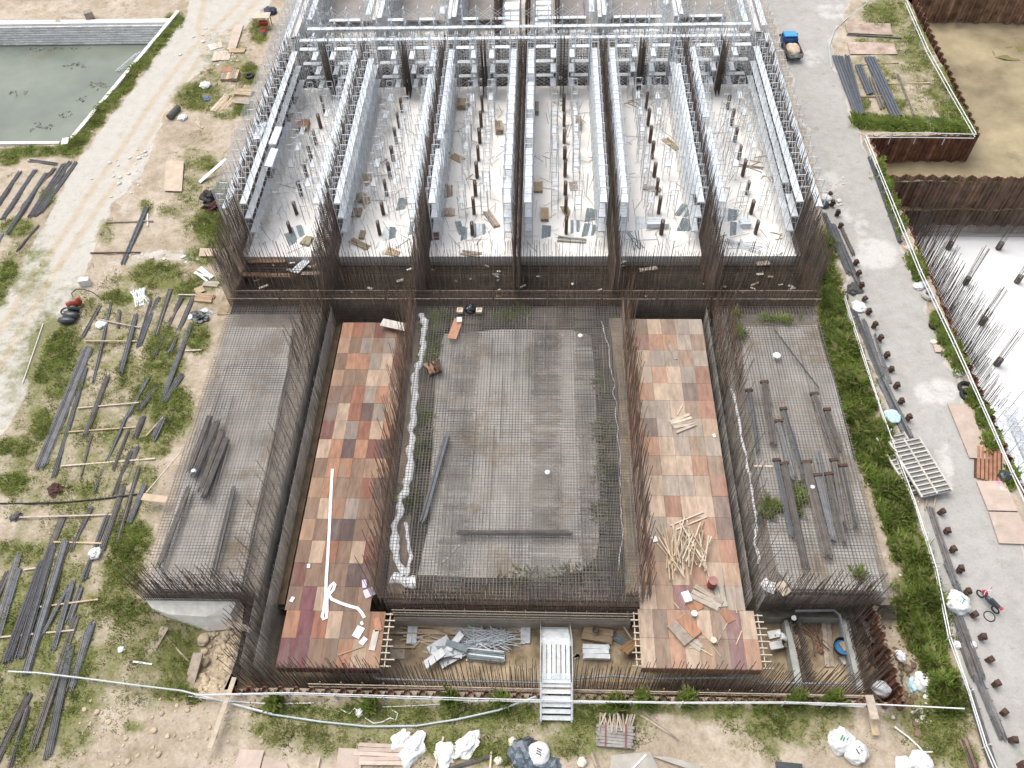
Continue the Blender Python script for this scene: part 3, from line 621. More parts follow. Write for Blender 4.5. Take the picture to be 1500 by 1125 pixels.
pile_wall('short diagonal row of orange rusty sheet piles at the right end of the front pit', (22.2, 14.35), (21.7, 21.2), .15, 4.2, .55, .17)
pile_wall('rusty sheet pile wall in the upper right corner below the frame edge', (45.3, 98.2), (66, 97.2), 1.6, 5.4, .62, .18, pile_old)
pile_wall('rusty sheet pile wall under the white railing at the end of the pipe yard', (33.0, 70.55), (44.4, 70.75), .05, 4.0, .62, .18, pile_m)
pile_wall('brown sheet pile wall between the muddy pit and the white floored pit', (33.4, 63.6), (66, 62.6), .6, 6.4, .62, .18, pile_old)
pile_wall('line of sheet piles along the road edge beside the white floored pit', (33.25, 70.4), (34.55, 26), .12, 6.2, .62, .18, pile_m)
pile_wall('line of sheet piles along the right side of the pipe yard beside the muddy pit', (44.4, 70.8), (45.2, 98.2), .05, 4.0, .62, .18, pile_m)
# dark cage and bars on the far side of the white pit
cage('rebar_wall', 'dark rebar wall in front of the brown sheet piles of the white floored pit', (35.6, 62.0), (66, 61.4), -5.5, -4.0, .6, .16, .18, ztop=1.0, lean=.01, mats=(bar_dark, bar_brown), hz1=-3.6)
cage('starter_bars', 'dense fan of tall bars along the road side of the white floored pit', (36.6, 61.0), (38.0, 44.5), -5.5, -1.4, .5, .2, .4, ztop=-.2, lean=.02, hz1=-4.9, cat='starter bars', mats=(bar_dark, bar_dark))
cage('starter_bars', 'second row of bars along the road side of the white floored pit, nearer the road', (35.6, 61.0), (36.6, 38.0), -5.5, -1.8, .3, .26, .5, ztop=-.8, lean=.03, hz1=-5.0, cat='starter bars', mats=(bar_dark, bar_brown))
# ------------------------------------------------------------------ pond walls
def wall_seg(name, label, a, b, w, z0, z1, m, cat='wall', par=None):
    a = Vector((*a, 0)); b = Vector((*b, 0)); L = (b-a).length
    return tag(MB().box((0, 0, (z0+z1)/2), (L, w, z1-z0)).obj(name, m, par, (a+b)/2, math.atan2(b.y-a.y, b.x-a.x)), label, cat)
pw = thing('pond_wall', 'long white sloping block wall at the far side of the pond', 'wall', (-70, 94.2, 0))
MB().box((11.6, .35, .02), (24, .9, .3)).obj('coping', white_wall, pw)
bm_block = MB().box((0, 0, 0), (.78, .3, .19)).mesh('block', mat('lime_block', (.74, .73, .70), .9, .1, 3, rand=.12))
nb = 0
for r in range(8):
    for c in range(30):
        mesh_obj('block', bm_block, pw, (.4+c*.8+(r % 2)*.4-.3, -.22-.09*r+rnd(-.02, .02), -.2-.26*r), rnd(-.03, .03))
MB().box((11.6, .15, -1.2), (24.4, .3, 2.4)).obj('backing', white_wall, pw)
wall_seg('pond_wall', 'white concrete pond wall beside the dirt road', tuple(P(262, 18))[:2], tuple(P(104, 207))[:2], .45, -2.4, .25, white_wall)
wall_seg('pond_wall', 'white concrete pond wall nearest the camera, above the grey rebar pile', (-92, 70.3), tuple(P(88, 211))[:2], .4, -2.4, .22, white_wall)
tag(MB().box((0, 0, 0), (.7, 1.1, 1.2)).obj('wall_block', white_wall, None, (-50.75, 70.3, -.3), .2), 'white concrete block filling the corner gap of the pond walls', 'block')
for k, (x, y) in enumerate(((138, 30),)):
    o = MB().box((0, 0, 0), (1.0, .9, 1.0)).box((0, -.47, .0), (.9, .04, .9)).obj('crate', timber_grey, None, G(133, 28, .5), .5); tag(o, 'grey brown wooden crate sitting on the far pond wall', 'crate')
for k, (a, b) in enumerate((((170, 104), (200, 78)), ((174, 104), (205, 76)))):
    tag(MB().cyl(P(*a, -2.1), P(*b, -.6), .06, 6).obj('pole', galv_tube), ('upper' if k == 0 else 'lower')+' of two thin poles leaning in the pond by its road side wall', 'pole')
# white concrete apron under the front of the left mat
tag(MB().add([(-26.9, 20.28, .25), (-20.4, 20.28, .25), (-21.0, 19.5, -.45), (-22.6, 19.25, -.4), (-25.2, 19.35, -.3), (-26.3, 19.7, -.1), (-26.9, 20.28, -1.5), (-20.4, 20.28, -1.5), (-20.9, 18.9, -1.6), (-22.6, 18.7, -1.6), (-25.2, 19.0, -1.6), (-26.5, 19.5, -1.6)], [(0, 5, 4, 3, 2, 1), (5, 11, 10, 4), (4, 10, 9, 3), (3, 9, 8, 2), (2, 8, 7, 1), (0, 6, 11, 5)]).obj('concrete_apron', lean), 'sloping white concrete apron below the front edge of the left mat', 'concrete apron')

# small things caught in the trench in front of the white floor
for k in range(46):
    x = rnd(-26.5, 22); y = rnd(48.2, 52.3)
    o = MB().box((0, 0, 0), (rnd(.15, .9), rnd(.1, .3), rnd(.04, .12)), rz=rnd(-.6, .6)).obj('debris', random.choice([lean, timber_grey, conc, timber, lean]), None, (x, y, -.45+(y-47.6)*.11))
    tag(o, 'pale debris and mortar crumbs caught on the dark trench mat', 'debris', 'debris on the trench mat')
# ------------------------------------------------------------------ tanks: scaffolds and wall curtains
PX = [-27.25+8.32*k for k in range(7)]; PX[6] = 22.7
ORD7 = ('outer left', 'first inner', 'second inner', 'middle', 'fourth inner', 'fifth inner', 'outer right')
LIFT = 1.66
for k, x in enumerate(PX):
    cage('wall_reinforcement', 'tall dark reinforcement of the %s tank wall between two scaffolds' % ORD7[k], (x, 47.0), (x, 79.4), -1.1 if k in (0, 6) else -.6, 5.6, .42, .14, .22, ztop=6.6, lean=.012 if k not in (0, 6) else .02, mats=(bar_dark, bar_brown), cat='wall reinforcement', wild=.28)
frame_cache = {}
def frame_mesh(wd, lifts, z0, extra=1.0):
    key = (round(wd, 2), lifts, z0, extra)
    if key in frame_cache: return frame_cache[key]
    mb = MB(); top = z0+LIFT*(lifts+extra)
    for s in (-1, 1): mb.cyl((s*wd/2, 0, z0), (s*wd/2, 0, top), .03, 4, caps=False)
    for l in range(int(lifts+extra)):
        mb.beam((-wd/2, 0, z0+LIFT*(l+1)-.04), (wd/2, 0, z0+LIFT*(l+1)-.04), .05, .05)
        mb.beam((-wd/2, 0, z0+LIFT*(l+.6)), (wd/2, 0, z0+LIFT*(l+.6)), .03, .03)
    frame_cache[key] = mb.mesh('scaffold_frame', galv_tube); return frame_cache[key]
plank_cache = {}
def plank_mesh(w, l, m=galv):
    key = (round(w, 2), round(l, 2), m.name)
    if key not in plank_cache:
        b = MB().box((-w/4, 0, 0), (w/2-.015, l-.02, .045)).box((w/4, 0, 0), (w/2-.015, l-.02, .045)); plank_cache[key] = b.mesh('deck_plank', m)
    return plank_cache[key]
PITCH = 1.55
def scaffold(label, a, b, wd, z0, lifts, planks, group=None, extra=1.0, pw=None, skip=0.0, grp=None):
    """row of frame scaffold from a to b; planks = levels that carry decking"""
    a = Vector((*a, 0)); b = Vector((*b, 0)); L = (b-a).length; n = max(1, int(round(L/PITCH))); p = L/n
    t = thing('scaffold', label, 'scaffold', (a.x, a.y, 0), math.atan2(b.y-a.y, b.x-a.x)-math.pi/2, grp)
    fm = frame_mesh(wd, lifts, z0, extra); pm = plank_mesh(pw or wd*.86, p)
    for i in range(n+1): mesh_obj('scaffold_frame', fm, t, (0, i*p+rnd(-.03, .03), 0))
    for l in planks:
        for i in range(n):
            if random.random() < skip: continue
            mesh_obj('deck_plank', pm, t, (rnd(-.02, .02), (i+.5)*p, z0+LIFT*l+.02+rnd(-.01, .01)), rnd(-.008, .008))
    A, B = [], []
    for i in range(n):
        for l in range(int(lifts+extra)):
            zz = z0+LIFT*l
            for s in (-1, 1):
                if l >= lifts and s == 1 and extra < 1: continue
                A += [(s*wd/2, i*p, zz+.3), (s*wd/2, i*p, zz+LIFT-.2)]; B += [(s*wd/2, (i+1)*p, zz+LIFT-.2), (s*wd/2, (i+1)*p, zz+.3)]
    tag(mesh_obj('cross_brace', bars_mesh('cross_brace', A, B, .018, galv_tube), t), kind='stuff')
    return t
Y0, Y1 = 54.1, 78.2
for k, x in enumerate(PX):
    for s in (-1, 1):
        if k == 0 and s == -1: lab = 'outermost left scaffold with planks, next to the grass and dirt road'; xo, lv = x-.85, (3,)
        elif k == 6 and s == 1: lab = 'outermost right scaffold with planks, next to the concrete road'; xo, lv = x+.85, (3,)
        else:
            lab = 'long galvanised scaffold on the %s side of the %s tank wall' % ('left' if s < 0 else 'right', ORD7[k]); xo = x+s*.9; lv = (1, 2, 3)
        out = (k == 0 and s == -1) or (k == 6 and s == 1)
        scaffold(lab, (xo, Y0), (xo, 100.0 if out else Y1), .72, -.05 if out else ZF-.02, 3, lv, skip=.03)
# cross scaffolds against the far end of every bay
BAYN = ('leftmost', 'second', 'third', 'fourth', 'fifth', 'rightmost')
for k in range(6):
    xl, xr = PX[k]+1.35, PX[k+1]-1.35; xc = (PX[k]+PX[k+1])/2
    scaffold('left half of the cross scaffold at the far end of the %s tank bay' % BAYN[k], (xl, 78.65), (xc-.95, 78.65), .66, ZF-.02, 3, (1, 2, 3))
    scaffold('right half of the cross scaffold at the far end of the %s tank bay' % BAYN[k], (xc+.95, 78.65), (xr, 78.65), .66, ZF-.02, 3, (1, 2, 3))
    for s in (-1, 1):
        scaffold('short scaffold return %s of the dark fin wall in the %s tank bay' % ('left' if s < 0 else 'right', BAYN[k]), (xc+s*.95, 76.6), (xc+s*.95, 78.1), .62, ZF-.02, 3, (1, 2, 3), extra=1)
    cage('wall_reinforcement', 'short dark fin wall reinforcement at the far end of the %s tank bay' % BAYN[k], (xc, 76.9), (xc, 79.6), ZF, 5.6, .34, .12, .2, ztop=6.2, lean=.008, mats=(bar_dark, bar_dark), cat='wall reinforcement')
# far cross wall and its gallery scaffolds
cage('wall_reinforcement', 'long dark reinforcement of the far cross wall behind the tank bays', (-27.2, 81.3), (22.6, 81.3), -.6, 5.0, .45, .18, .3, ztop=5.6, lean=.02, mats=(bar_dark, bar_brown), cat='wall reinforcement')
scaffold('straight gallery scaffold before the far cross wall, lower plank line', (-26.2, 80.35), (21.5, 80.35), .62, -.5, 3.5, (3.6,), extra=.5)
scaffold('straight gallery scaffold behind the far cross wall, topmost bright plank line', (-25.8, 82.6), (21.9, 82.6), .62, -.5, 3.5, (3.6,), extra=1.5)
for k in range(6):
    xl, xr = PX[k]+1.5, PX[k+1]-1.5
    scaffold('scaffold across the far %s bay just behind the topmost plank line' % BAYN[k], (xl, 85.4), (xr, 85.4), .62, -.1, 3, (2, 3) if k > 2 else (3,), extra=.6, skip=.15)
# far tank walls (formed, pale) running away from the camera
for k, x in enumerate(PX):
    if 0 < k < 6 and k != 3:
        t = thing('far_wall', 'pale formed wall running away behind the galleries, %s line' % ORD7[k], 'wall', (x, 101, 0))
        MB().box((0, 0, 2.4), (.42, 31.5, 5.2)).obj('wall_body', mat('pale_wall_sheeting', (.60, .59, .57), .8, .15, .6), t)
        MB().box((.55, 0, 5.06), (.5, 31, .06)).obj('plank_walk', white_paint, t)
        scaffold('left scaffold of the pale far wall, %s line' % ORD7[k], (x-.85, 86.5), (x-.85, 104), .7, -.1, 3, (3,), skip=.3)
        scaffold('right scaffold of the pale far wall, %s line' % ORD7[k], (x+.95, 86.5), (x+.95, 104), .7, -.1, 3, (), skip=.3)
    elif k in (0, 6):
        s = 1 if k == 0 else -1
        t = thing('far_wall', 'pale outer %s wall behind the galleries' % ('left' if k == 0 else 'right'), 'wall', (x, 99, 0))
        MB().box((0, 0, 2.4), (.5, 35, 5.2)).obj('wall_body', mat('pale_wall_sheeting', (.60, .59, .57), .8, .15, .6), t)
        scaffold('inner scaffold of the pale outer %s wall behind the galleries' % ('left' if k == 0 else 'right'), (x+s*1.0, 84.2), (x+s*1.0, 104), .7, -.1, 3, (3,), skip=.2)
        MB().box((0, 0, 0), (.5, .12, 5.4)).obj('end_post', rust_dark, t, (0, -17.4, 2.5))
for k in range(6):
    xl, xr = PX[k]+1.4, PX[k+1]-1.4
    if k in (2, 3): 
        xl, xr = (xl, PX[3]-3.2) if k == 2 else (PX[3]+3.2, xr)
    tag(MB().box(((xl+xr)/2, 95.6, 1.0), (xr-xl, 7.0, .22)).obj('far_slab', mat('brownish_slab', (.31, .285, .26), .85, .2, .4), None), 'grey brown slab with starter rods behind the galleries, %s bay' % BAYN[k], 'slab')
# middle passage between the far walls: white planked towers with dark bars
for s, n_ in ((-1, 'left'), (1, 'right')):
    t = thing('stair_tower', 'white planked tower in the middle passage behind the galleries, %s one' % n_, 'scaffold tower', (PX[3]+s*1.75+.35, 84.6, 0))
    for j in range(9):
        o = MB().box((0, 0, 0), (1.7, .78, .06)).obj('plank_step', galv, t, (rnd(-.06, .06), j*.9, 4.6+j*.12+rnd(-.1, .1)), rnd(-.02, .02))
    mb = MB()
    for x in (-.9, .9):
        for y in (-.3, 2, 4.5, 7): mb.cyl((x, y, -1.0), (x, y, 6.0), .04, 5)
    tag(mb.obj('posts', galv_tube, t), kind='stuff')
for x, n_ in ((PX[3]-3.1, 'left end'), (PX[3]+.35, 'centre'), (PX[3]+3.7, 'right end')):
    cage('wall_reinforcement', 'dark bars of the middle passage behind the galleries, %s' % n_, (x, 84.0), (x, 100), -.6, 5.6, .3, .2, .3, ztop=6.4, lean=.01, mats=(bar_brown, bar_dark), cat='wall reinforcement')
# ------------------------------------------------------------------ column starters on the white floor with small towers beside them
COLS = [[(478, 184), (470, 214), (457, 250), (0, 0)], [], [], [], [], []]
NTH = ('nearest', 'second', 'third', 'fourth', 'fifth', 'sixth', 'seventh', 'eighth')
col_x = (-23.6, -15.25, -6.6, 2.05, 10.75, 19.3)
def column_starter_mesh():
    A, B, M = [], [], []
    for i in range(10):
        a = i*2*math.pi/10; A.append((.14*math.cos(a), .26*math.sin(a), 0)); B.append((.14*math.cos(a), .26*math.sin(a), 1.75+rnd(-.05, .1))); M.append(0)
    return A, B, M
cA, cB, cM = column_starter_mesh()
bars_me = bars_mesh('upright_bars', cA, cB, .028, bar_brown, n=4)
def ties():
    mb = MB()
    for k in range(11):
        z = .1+k*.15; pts = [(.16*math.cos(i*2*math.pi/12), .28*math.sin(i*2*math.pi/12), z) for i in range(12)]
        for i in range(12): mb.beam(pts[i], pts[(i+1) % 12], .025, .025)
    return mb.mesh('tie_bars', bar_dark)
ties_me = ties(); core_me = MB().cyl((0, 0, 0), (0, 0, 1.5), .12, 8).mesh('core', mat('column_core', (.27, .18, .15), .8, .4, 2))
tw_frame = frame_mesh(.62, 1, 0.0, 1.0); tw_plank = plank_mesh(.46, 1.25)
def tower_brace():
    A = [(-.31, -.65, .3), (-.31, -.65, 1.45), (.31, -.65, .3), (.31, -.65, 1.45)]; B = [(-.31, .65, 1.45), (-.31, .65, .3), (.31, .65, 1.45), (.31, .65, .3)]
    A += [(p[0], p[1], p[2]+LIFT) for p in A]; B += [(p[0], p[1], p[2]+LIFT) for p in B]
    return bars_mesh('cross_brace', A, B, .018, galv_tube)
tw_brace = tower_brace()
for k in range(6):
    for j in range(8):
        y = 55.6+j*2.72+rnd(-.1, .1); x = col_x[k]
        t = thing('column_starter', 'brown column cage on the white floor, %s tank bay, %s from the near edge' % (BAYN[k], NTH[j]), 'column starter', (x, y, ZF), rnd(-.05, .05), 'column starter cages on the white tank floor')
        t.scale = (rnd(.85, 1.15), rnd(.8, 1.1), rnd(.8, 1.15)); mesh_obj('core', core_me, t); tag(mesh_obj('upright_bars', bars_me, t), kind='stuff'); tag(mesh_obj('tie_bars', ties_me, t), kind='stuff')
        for s in (-1, 1):
            if j == 0 or random.random() < .12: continue
            w = thing('scaffold_tower', 'low scaffold tower %s of the %s column from the near edge, %s tank bay' % ('left' if s < 0 else 'right', NTH[j], BAYN[k]), 'scaffold tower', (x+s*1.05+rnd(-.1, .1), y+rnd(-.15, .15), ZF), rnd(-.06, .06), 'low scaffold towers beside the columns')
            for yy in (-.65, .65): mesh_obj('scaffold_frame', tw_frame, w, (0, yy, 0))
            (random.random() < .7) and mesh_obj('deck_plank', tw_plank, w, (0, rnd(-.15, .15), LIFT+.03)); mesh_obj('cross_brace', tw_brace, w)
# column starters in the white pit at the right
pit_cols = [(40.2, 59.8), (45.05, 59.76), (49.9, 59.7), (40.4, 55.0), (45.3, 55.2), (50.1, 55.1), (40.3, 49.9), (45.2, 50.0), (40.1, 45.1), (45.1, 45.0)]
A, B = [], []
for i in range(8):
    a = i*2*math.pi/8; A.append((.22*math.cos(a), .22*math.sin(a), 0)); B.append((.22*math.cos(a)+rnd(-.1, .1), .22*math.sin(a)+rnd(-.1, .1), 4.6+rnd(-.4, .3)))
long_me = bars_mesh('long_bars', A, B, .022, bar_dark, n=4)
mb = MB()
for q in range(7):
    pts = [(.26*math.cos(i*2*math.pi/12), .26*math.sin(i*2*math.pi/12), .1+q*.12) for i in range(12)]
    for i in range(12): mb.beam(pts[i], pts[(i+1) % 12], .05, .05)
ring_me = mb.mesh('tie_rings', bar_dark)
for i, (x, y) in enumerate(pit_cols):
    rown = ('far row', 'second row', 'third row', 'nearest row')[0 if i < 3 else 1 if i < 6 else 2 if i < 8 else 3]; cn = (('road side end', 'middle', 'far right') if i < 6 else ('road side end', 'right'))[(i % 3) if i < 6 else (i-6) % 2]
    t = thing('column_starter', 'dark long-barred column cage on the white pit floor, %s, %s' % (rown, cn), 'column starter', (x, y, -5.5), rnd(0, 1), 'column starters in the white floored pit')
    tag(mesh_obj('long_bars', long_me, t), kind='stuff'); tag(mesh_obj('tie_rings', ring_me, t), kind='stuff')
scaffold('galvanised scaffold in the white floored pit at the right edge of the picture', (36.6, 26.5), (36.2, 38.2), .9, -5.5, 2, (2,), extra=1.2)
scaffold('second scaffold in the white floored pit, farther from the road', (38.6, 27), (38.3, 38.6), .9, -5.5, 2, (1, 2), extra=1)

for k in range(6):
    t = thing('loose_tubes', 'loose scaffold tubes and rods strewn over the white floor, %s tank bay' % BAYN[k], 'scaffold tubes', (col_x[k], 66, ZF))
    A, B = [], []
    for i in range(80):
        x, y, a, L = rnd(-3, 3), rnd(-13, 11), rnd(0, 6.3), rnd(.5, 2.2); up = random.random() < .35
        A.append((x, y, .05)); B.append((x+(rnd(-.5, .5) if up else L*math.cos(a)), y+(rnd(-.5, .5) if up else L*math.sin(a)), rnd(1.2, 2.6) if up else rnd(.05, .25)))
    tag(mesh_obj('tubes', bars_mesh('tubes', A, B, .022, [galv_tube, galv_grey, timber_grey], n=4, mi=RNG.choice([0, 0, 1, 2], 80)), t), kind='stuff')

# fine safety net outside the outermost left scaffold
A, B = [], []
for i in range(330): y = 54+i*.13; A.append((-28.62, y, .1)); B.append((-28.62+rnd(-.03, .03), y+rnd(-.05, .05), 6.9+.2*math.sin(i*.6)))
for i in range(54): z = .1+i*.13; A.append((-28.62, 54, z)); B.append((-28.62, 96.8, z))
t = thing('safety_net', 'fine grey safety net hung on the outermost left scaffold', 'safety net', (0, 0, 0))
tag(mesh_obj('mesh_wires', bars_mesh('mesh_wires', A, B, .0085, mat('net_grey', (.55, .55, .55), .8, .1, 3)), t), kind='stuff')
# ------------------------------------------------------------------ loose things: bundles, timber, bags, plates
def bundle(a, b, w, label, m=None, z=None, h=2, cat='rebar bundle', group=None, r=.03, tie=True, bend=0.0):
    pa = G(*a) if z is None else P(*a, z); pb = G(*b) if z is None else P(*b, z)
    t = thing('rebar_bundle' if cat == 'rebar bundle' else cat.replace(' ', '_'), label, cat, pa, 0, group)
    d = pb-pa; L = d.length; x = d.normalized(); n = Vector((-x.y, x.x, 0)).normalized(); up = n.cross(x)*-1
    if up.z < 0: up = -up
    A, B = [], []; nx = max(2, int(w/(r*2.05)))
    for k in range(h):
        for i in range(nx-k):
            o = n*((i-(nx-k-1)/2)*r*2.05)+up*(r+k*r*1.8+.03+rnd(0, r)); e0 = rnd(-.18, .18); e1 = rnd(-.25, .25)
            A.append(x*e0+o); B.append(d+x*e1+o+n*rnd(-.03, .03))
    o = mesh_obj('bars', bars_mesh('bars', [tuple(q) for q in A], [tuple(q) for q in B], r, [m or bar_blue, bar_under, bar_bundle_rust], n=5, mi=RNG.choice([0, 0, 0, 1, 2], len(A))), t); tag(o, kind='stuff')
    if tie and L > 2:
        for k in range(2 if L < 5 else 4):
            f = (k+.6)/(2.2 if L < 5 else 4.2); c = d*f
            MB().beam(c-n*(w/2+.03)+up*(.07+h*r), c+n*(w/2+.03)+up*(.07+h*r), .035, .03).obj('tie', rust_dark, t)
    return t
YG = 'rebar bundles in the left storage yard'
LB = [((30, 253), (-4, 303), .5, 'topmost left bundle of the grey pile between pond and dirt road'), ((52, 250), (4, 322), .55, 'second bundle of the grey pile below the pond, mixed colour'), ((68, 255), (12, 342), .5, 'third bundle of the grey pile below the pond'), ((80, 248), (33, 305), .45, 'bluish bundle in the middle of the grey pile below the pond'),
 ((94, 241), (44, 318), .5, 'fifth bundle of the grey pile below the pond'), ((103, 238), (52, 317), .5, 'sixth bundle of the grey pile below the pond'), ((112, 239), (60, 312), .5, 'bundle of the grey pile below the pond nearest the dirt road'), ((44, 236), (82, 241), .5, 'short bundle lying crosswise in grass under the pond wall'), ((57, 331), (26, 368), .3, 'thin grey bundle by the left edge of the dirt road'), ((3, 344), (-6, 362), .5, 'cut off bundle at the left edge of the picture below the pond'),
 ((215, 305), (180, 387), .5, 'single dark bundle alone on sand between dirt road and tanks'), ((148, 447), (122, 493), .35, 'short bundle right of the scrap heap at the road bend'), ((163, 445), (137, 560), .3, 'thin long bundle second from the scrap heap'), ((175, 456), (173, 480), .4, 'stubby short bundle on bare sand by the white sheet'), ((200, 461), (178, 545), .45, 'bundle on bare sand in the middle of the upper yard'), ((222, 440), (202, 508), .3, 'thin bundle beside the pale scrap strips'), ((232, 437), (205, 506), .45, 'thicker bundle beside the pale scrap strips'), ((250, 425), (229, 492), .45, 'bundle half hidden in grass left of the timber scraps'), ((267, 436), (228, 520), .5, 'wide grassy bundle in the upper yard'), ((283, 437), (250, 515), .45, 'bundle running up to the black rubbish bags'), ((280, 477), (240, 582), .45, 'bundle just below the black rubbish bags'),
 ((130, 511), (60, 685), .95, 'widest long grey bundle in the left yard'), ((127, 540), (80, 697), .42, 'long narrow bundle just right of the widest one'), ((158, 552), (124, 640), .45, 'bundle with rusty end in the middle of the left yard'), ((218, 553), (186, 612), .4, 'bundle in weeds in the middle of the yard'), ((186, 610), (140, 718), .28, 'very thin long bundle in the middle of the yard'), ((134, 640), (120, 697), .25, 'rusty thin bundle right of the long narrow one'), ((188, 632), (166, 690), .25, 'brown thin bundle beside the very thin long one'), ((210, 612), (198, 641), .55, 'short stub bundle in weeds, left of a pair'), ((240, 612), (225, 644), .6, 'short stub bundle in weeds, right of a pair'), ((267, 550), (240, 590), .6, 'wide bundle in dense weeds by the left mat'), ((230, 568), (205, 600), .45, 'bundle buried in weeds left of the wide one'),
 ((202, 655), (150, 806), .5, 'long rusty bundle in front of the left mat edge'), ((192, 662), (168, 724), .4, 'bluish bundle left of the long rusty one'), ((212, 712), (190, 764), .45, 'bluish short bundle beside the pinkish plank'), ((204, 686), (172, 795), .35, 'rusty bundle right of the long rusty one'), ((134, 745), (105, 806), .35, 'small bundle right of the black cable'), ((158, 755), (123, 850), .4, 'bundle with white bags lying on it'), ((93, 757), (50, 868), .6, 'large bundle with a tangled top by the black cable'), ((63, 825), (12, 968), .7, 'long bundle at the left of the big lower pile'), ((78, 800), (30, 962), .65, 'long bundle in the middle of the big lower pile'), ((97, 795), (40, 985), .65, 'long bundle at the right of the big lower pile'), ((28, 813), (-3, 915), .5, 'bluish bundle with hooked top at the left picture edge'), ((12, 840), (-8, 885), .5, 'bundle at the very left edge beside the hooked one'), ((30, 832), (0, 932), .4, 'right bluish bundle at the left picture edge'),
 ((101, 860), (64, 930), .35, 'hooked short bundle in the lower yard'), ((107, 853), (80, 952), .4, 'longer hooked bundle in the lower yard'), ((119, 860), (102, 910), .45, 'short bundle right of the hooked ones'), ((113, 903), (49, 1096), .55, 'long bundle across the lower yard under the white pipe'), ((104, 950), (70, 1108), .5, 'second long bundle under the white pipe'), ((135, 915), (104, 1010), .5, 'short bluish bundle right of the dark beam'), ((128, 925), (112, 990), .4, 'last bundle on the right in the lower yard'), ((43, 1018), (-2, 1112), .5, 'brown bundle in the lower left corner'), ((42, 1036), (14, 1128), .35, 'thin grey bundle in the lower left corner')]
for i, (a, b, w, lab) in enumerate(LB):
    bundle(a, b, w, lab, bar_bundle_rust if ('rust' in lab or 'brown' in lab or i % 5 == 3) else bar_blue, h=3 if w > .6 else 2, group=YG)
MG = 'rebar bundles lying on the mats'
for i, (a, b, w, lab) in enumerate([((307, 612), (278, 690), .5, 'leftmost of four bundles lying side by side on the left mat'), ((320, 618), (284, 698), .5, 'second of four bundles on the left mat, with a white tag'), ((326, 632), (294, 719), .5, 'third of four bundles on the left mat'), ((332, 645), (299, 728), .5, 'rightmost of four bundles lying side by side on the left mat'), ((277, 715), (233, 830), .45, 'long single bundle on the left mat near its grass edge'), ((343, 715), (312, 845), .4, 'bluish single bundle on the left mat near the deck'),
 ((654, 640), (620, 763), .5, 'bluish long bundle at the left of the middle mat'), ((671, 781), (835, 781), .42, 'bundle lying crosswise near the front of the middle mat'),
 ((1097, 573), (1110, 664), .4, 'leftmost bundle on the right mat, bluish'), ((1119, 561), (1132, 650), .5, 'wide short bundle near the top left of the right mat'), ((1147, 600), (1178, 700), .4, 'bluish slanting bundle in the upper right mat'), ((1140, 618), (1162, 700), .45, 'bundle left of the bluish slanting one on the right mat'), ((1148, 680), (1179, 830), .5, 'longest bundle reaching nearest the front of the right mat'), ((1137, 675), (1159, 785), .42, 'bluish bundle left of the longest on the right mat'), ((1192, 578), (1224, 673), .5, 'thick bundle with rusty top in the upper right mat'), ((1211, 601), (1231, 659), .4, 'short bundle at the upper right of the right mat'), ((1180, 678), (1212, 814), .7, 'widest bundle in the middle of the right mat, with white tags'), ((1197, 697), (1221, 790), .45, 'bluish bundle right of the widest one on the right mat'), ((1198, 663), (1222, 790), .3, 'thin bundle crossing behind the bluish one on the right mat'), ((1213, 695), (1236, 795), .45, 'second last bundle on the right mat'), ((1221, 675), (1237, 770), .45, 'bundle between the last two on the right mat'), ((1234, 683), (1253, 772), .45, 'rightmost bundle on the right mat with rusty top'), ((1136, 486), (1198, 568), .12, 'thin single rusty bar lying diagonally on the right mat')]):
    t = bundle(a, b, w, lab, bar_blue if 'bluish' in lab else bar_bundle_rust, z=ZM+.09, h=3 if w > .45 else 2, group=MG)
    if i > 7 and w > .35:
        MB().box((0, 0, .12), (w+.15, .22, .2), rz=.1).obj('rusty_end', rust_dark, t)
RG = 'rebar bundles along the concrete road'
for a, b, w, lab in [((1207, 314), (1243, 402), .55, 'dark bundle nearest the weeds at the top of the road edge'), ((1220, 330), (1257, 416), .5, 'dark bundle with tied middle beside the road posts'), ((1232, 335), (1250, 375), .4, 'short dark bundle beside the brown strips'), ((1248, 452), (1290, 552), .55, 'long grey bundle beside the white pipes and weeds'), ((1265, 470), (1292, 550), .4, 'thinner grey bundle right of the long grey one'), ((1281, 490), (1303, 560), .35, 'dark thin bundle between the rail posts'), ((1290, 556), (1332, 645), .8, 'wide flat bundle above the pale frame panels'), ((1362, 745), (1398, 855), .5, 'bundle below the pale frame panels by the posts'), ((1386, 826), (1405, 870), .5, 'short bundle just above the white bag by the motorbike'), ((1400, 900), (1434, 992), .75, 'wide dark bundle just below the white bag by the motorbike'), ((1404, 930), (1426, 994), .5, 'brownish bundle left of the wide dark one'), ((1428, 985), (1468, 1082), .6, 'dark bundle beside the lower rail posts'), ((1418, 1008), (1455, 1128), .55, 'lowest left bundle beside the pipe railing'), ((1440, 1010), (1466, 1075), .45, 'bundle between the lowest two beside the rail posts'), ((1370, 770), (1392, 830), .25, 'rusty thin bundle below the frame panels')]:
    bundle(a, b, w, lab, bar_bundle_rust if 'brown' in lab or 'rusty' in lab else bar_blue, h=3, group=RG)
bundle((1410, 1082), (1428, 1130), .6, 'rusty red bundle in weeds at the bottom right', bar_rust, h=2)
bundle((1273, 232), (1318, 356), .5, 'dark pipes lying along the right road edge by the railing', pipe_m, h=2, r=.05, cat='pipe bundle')
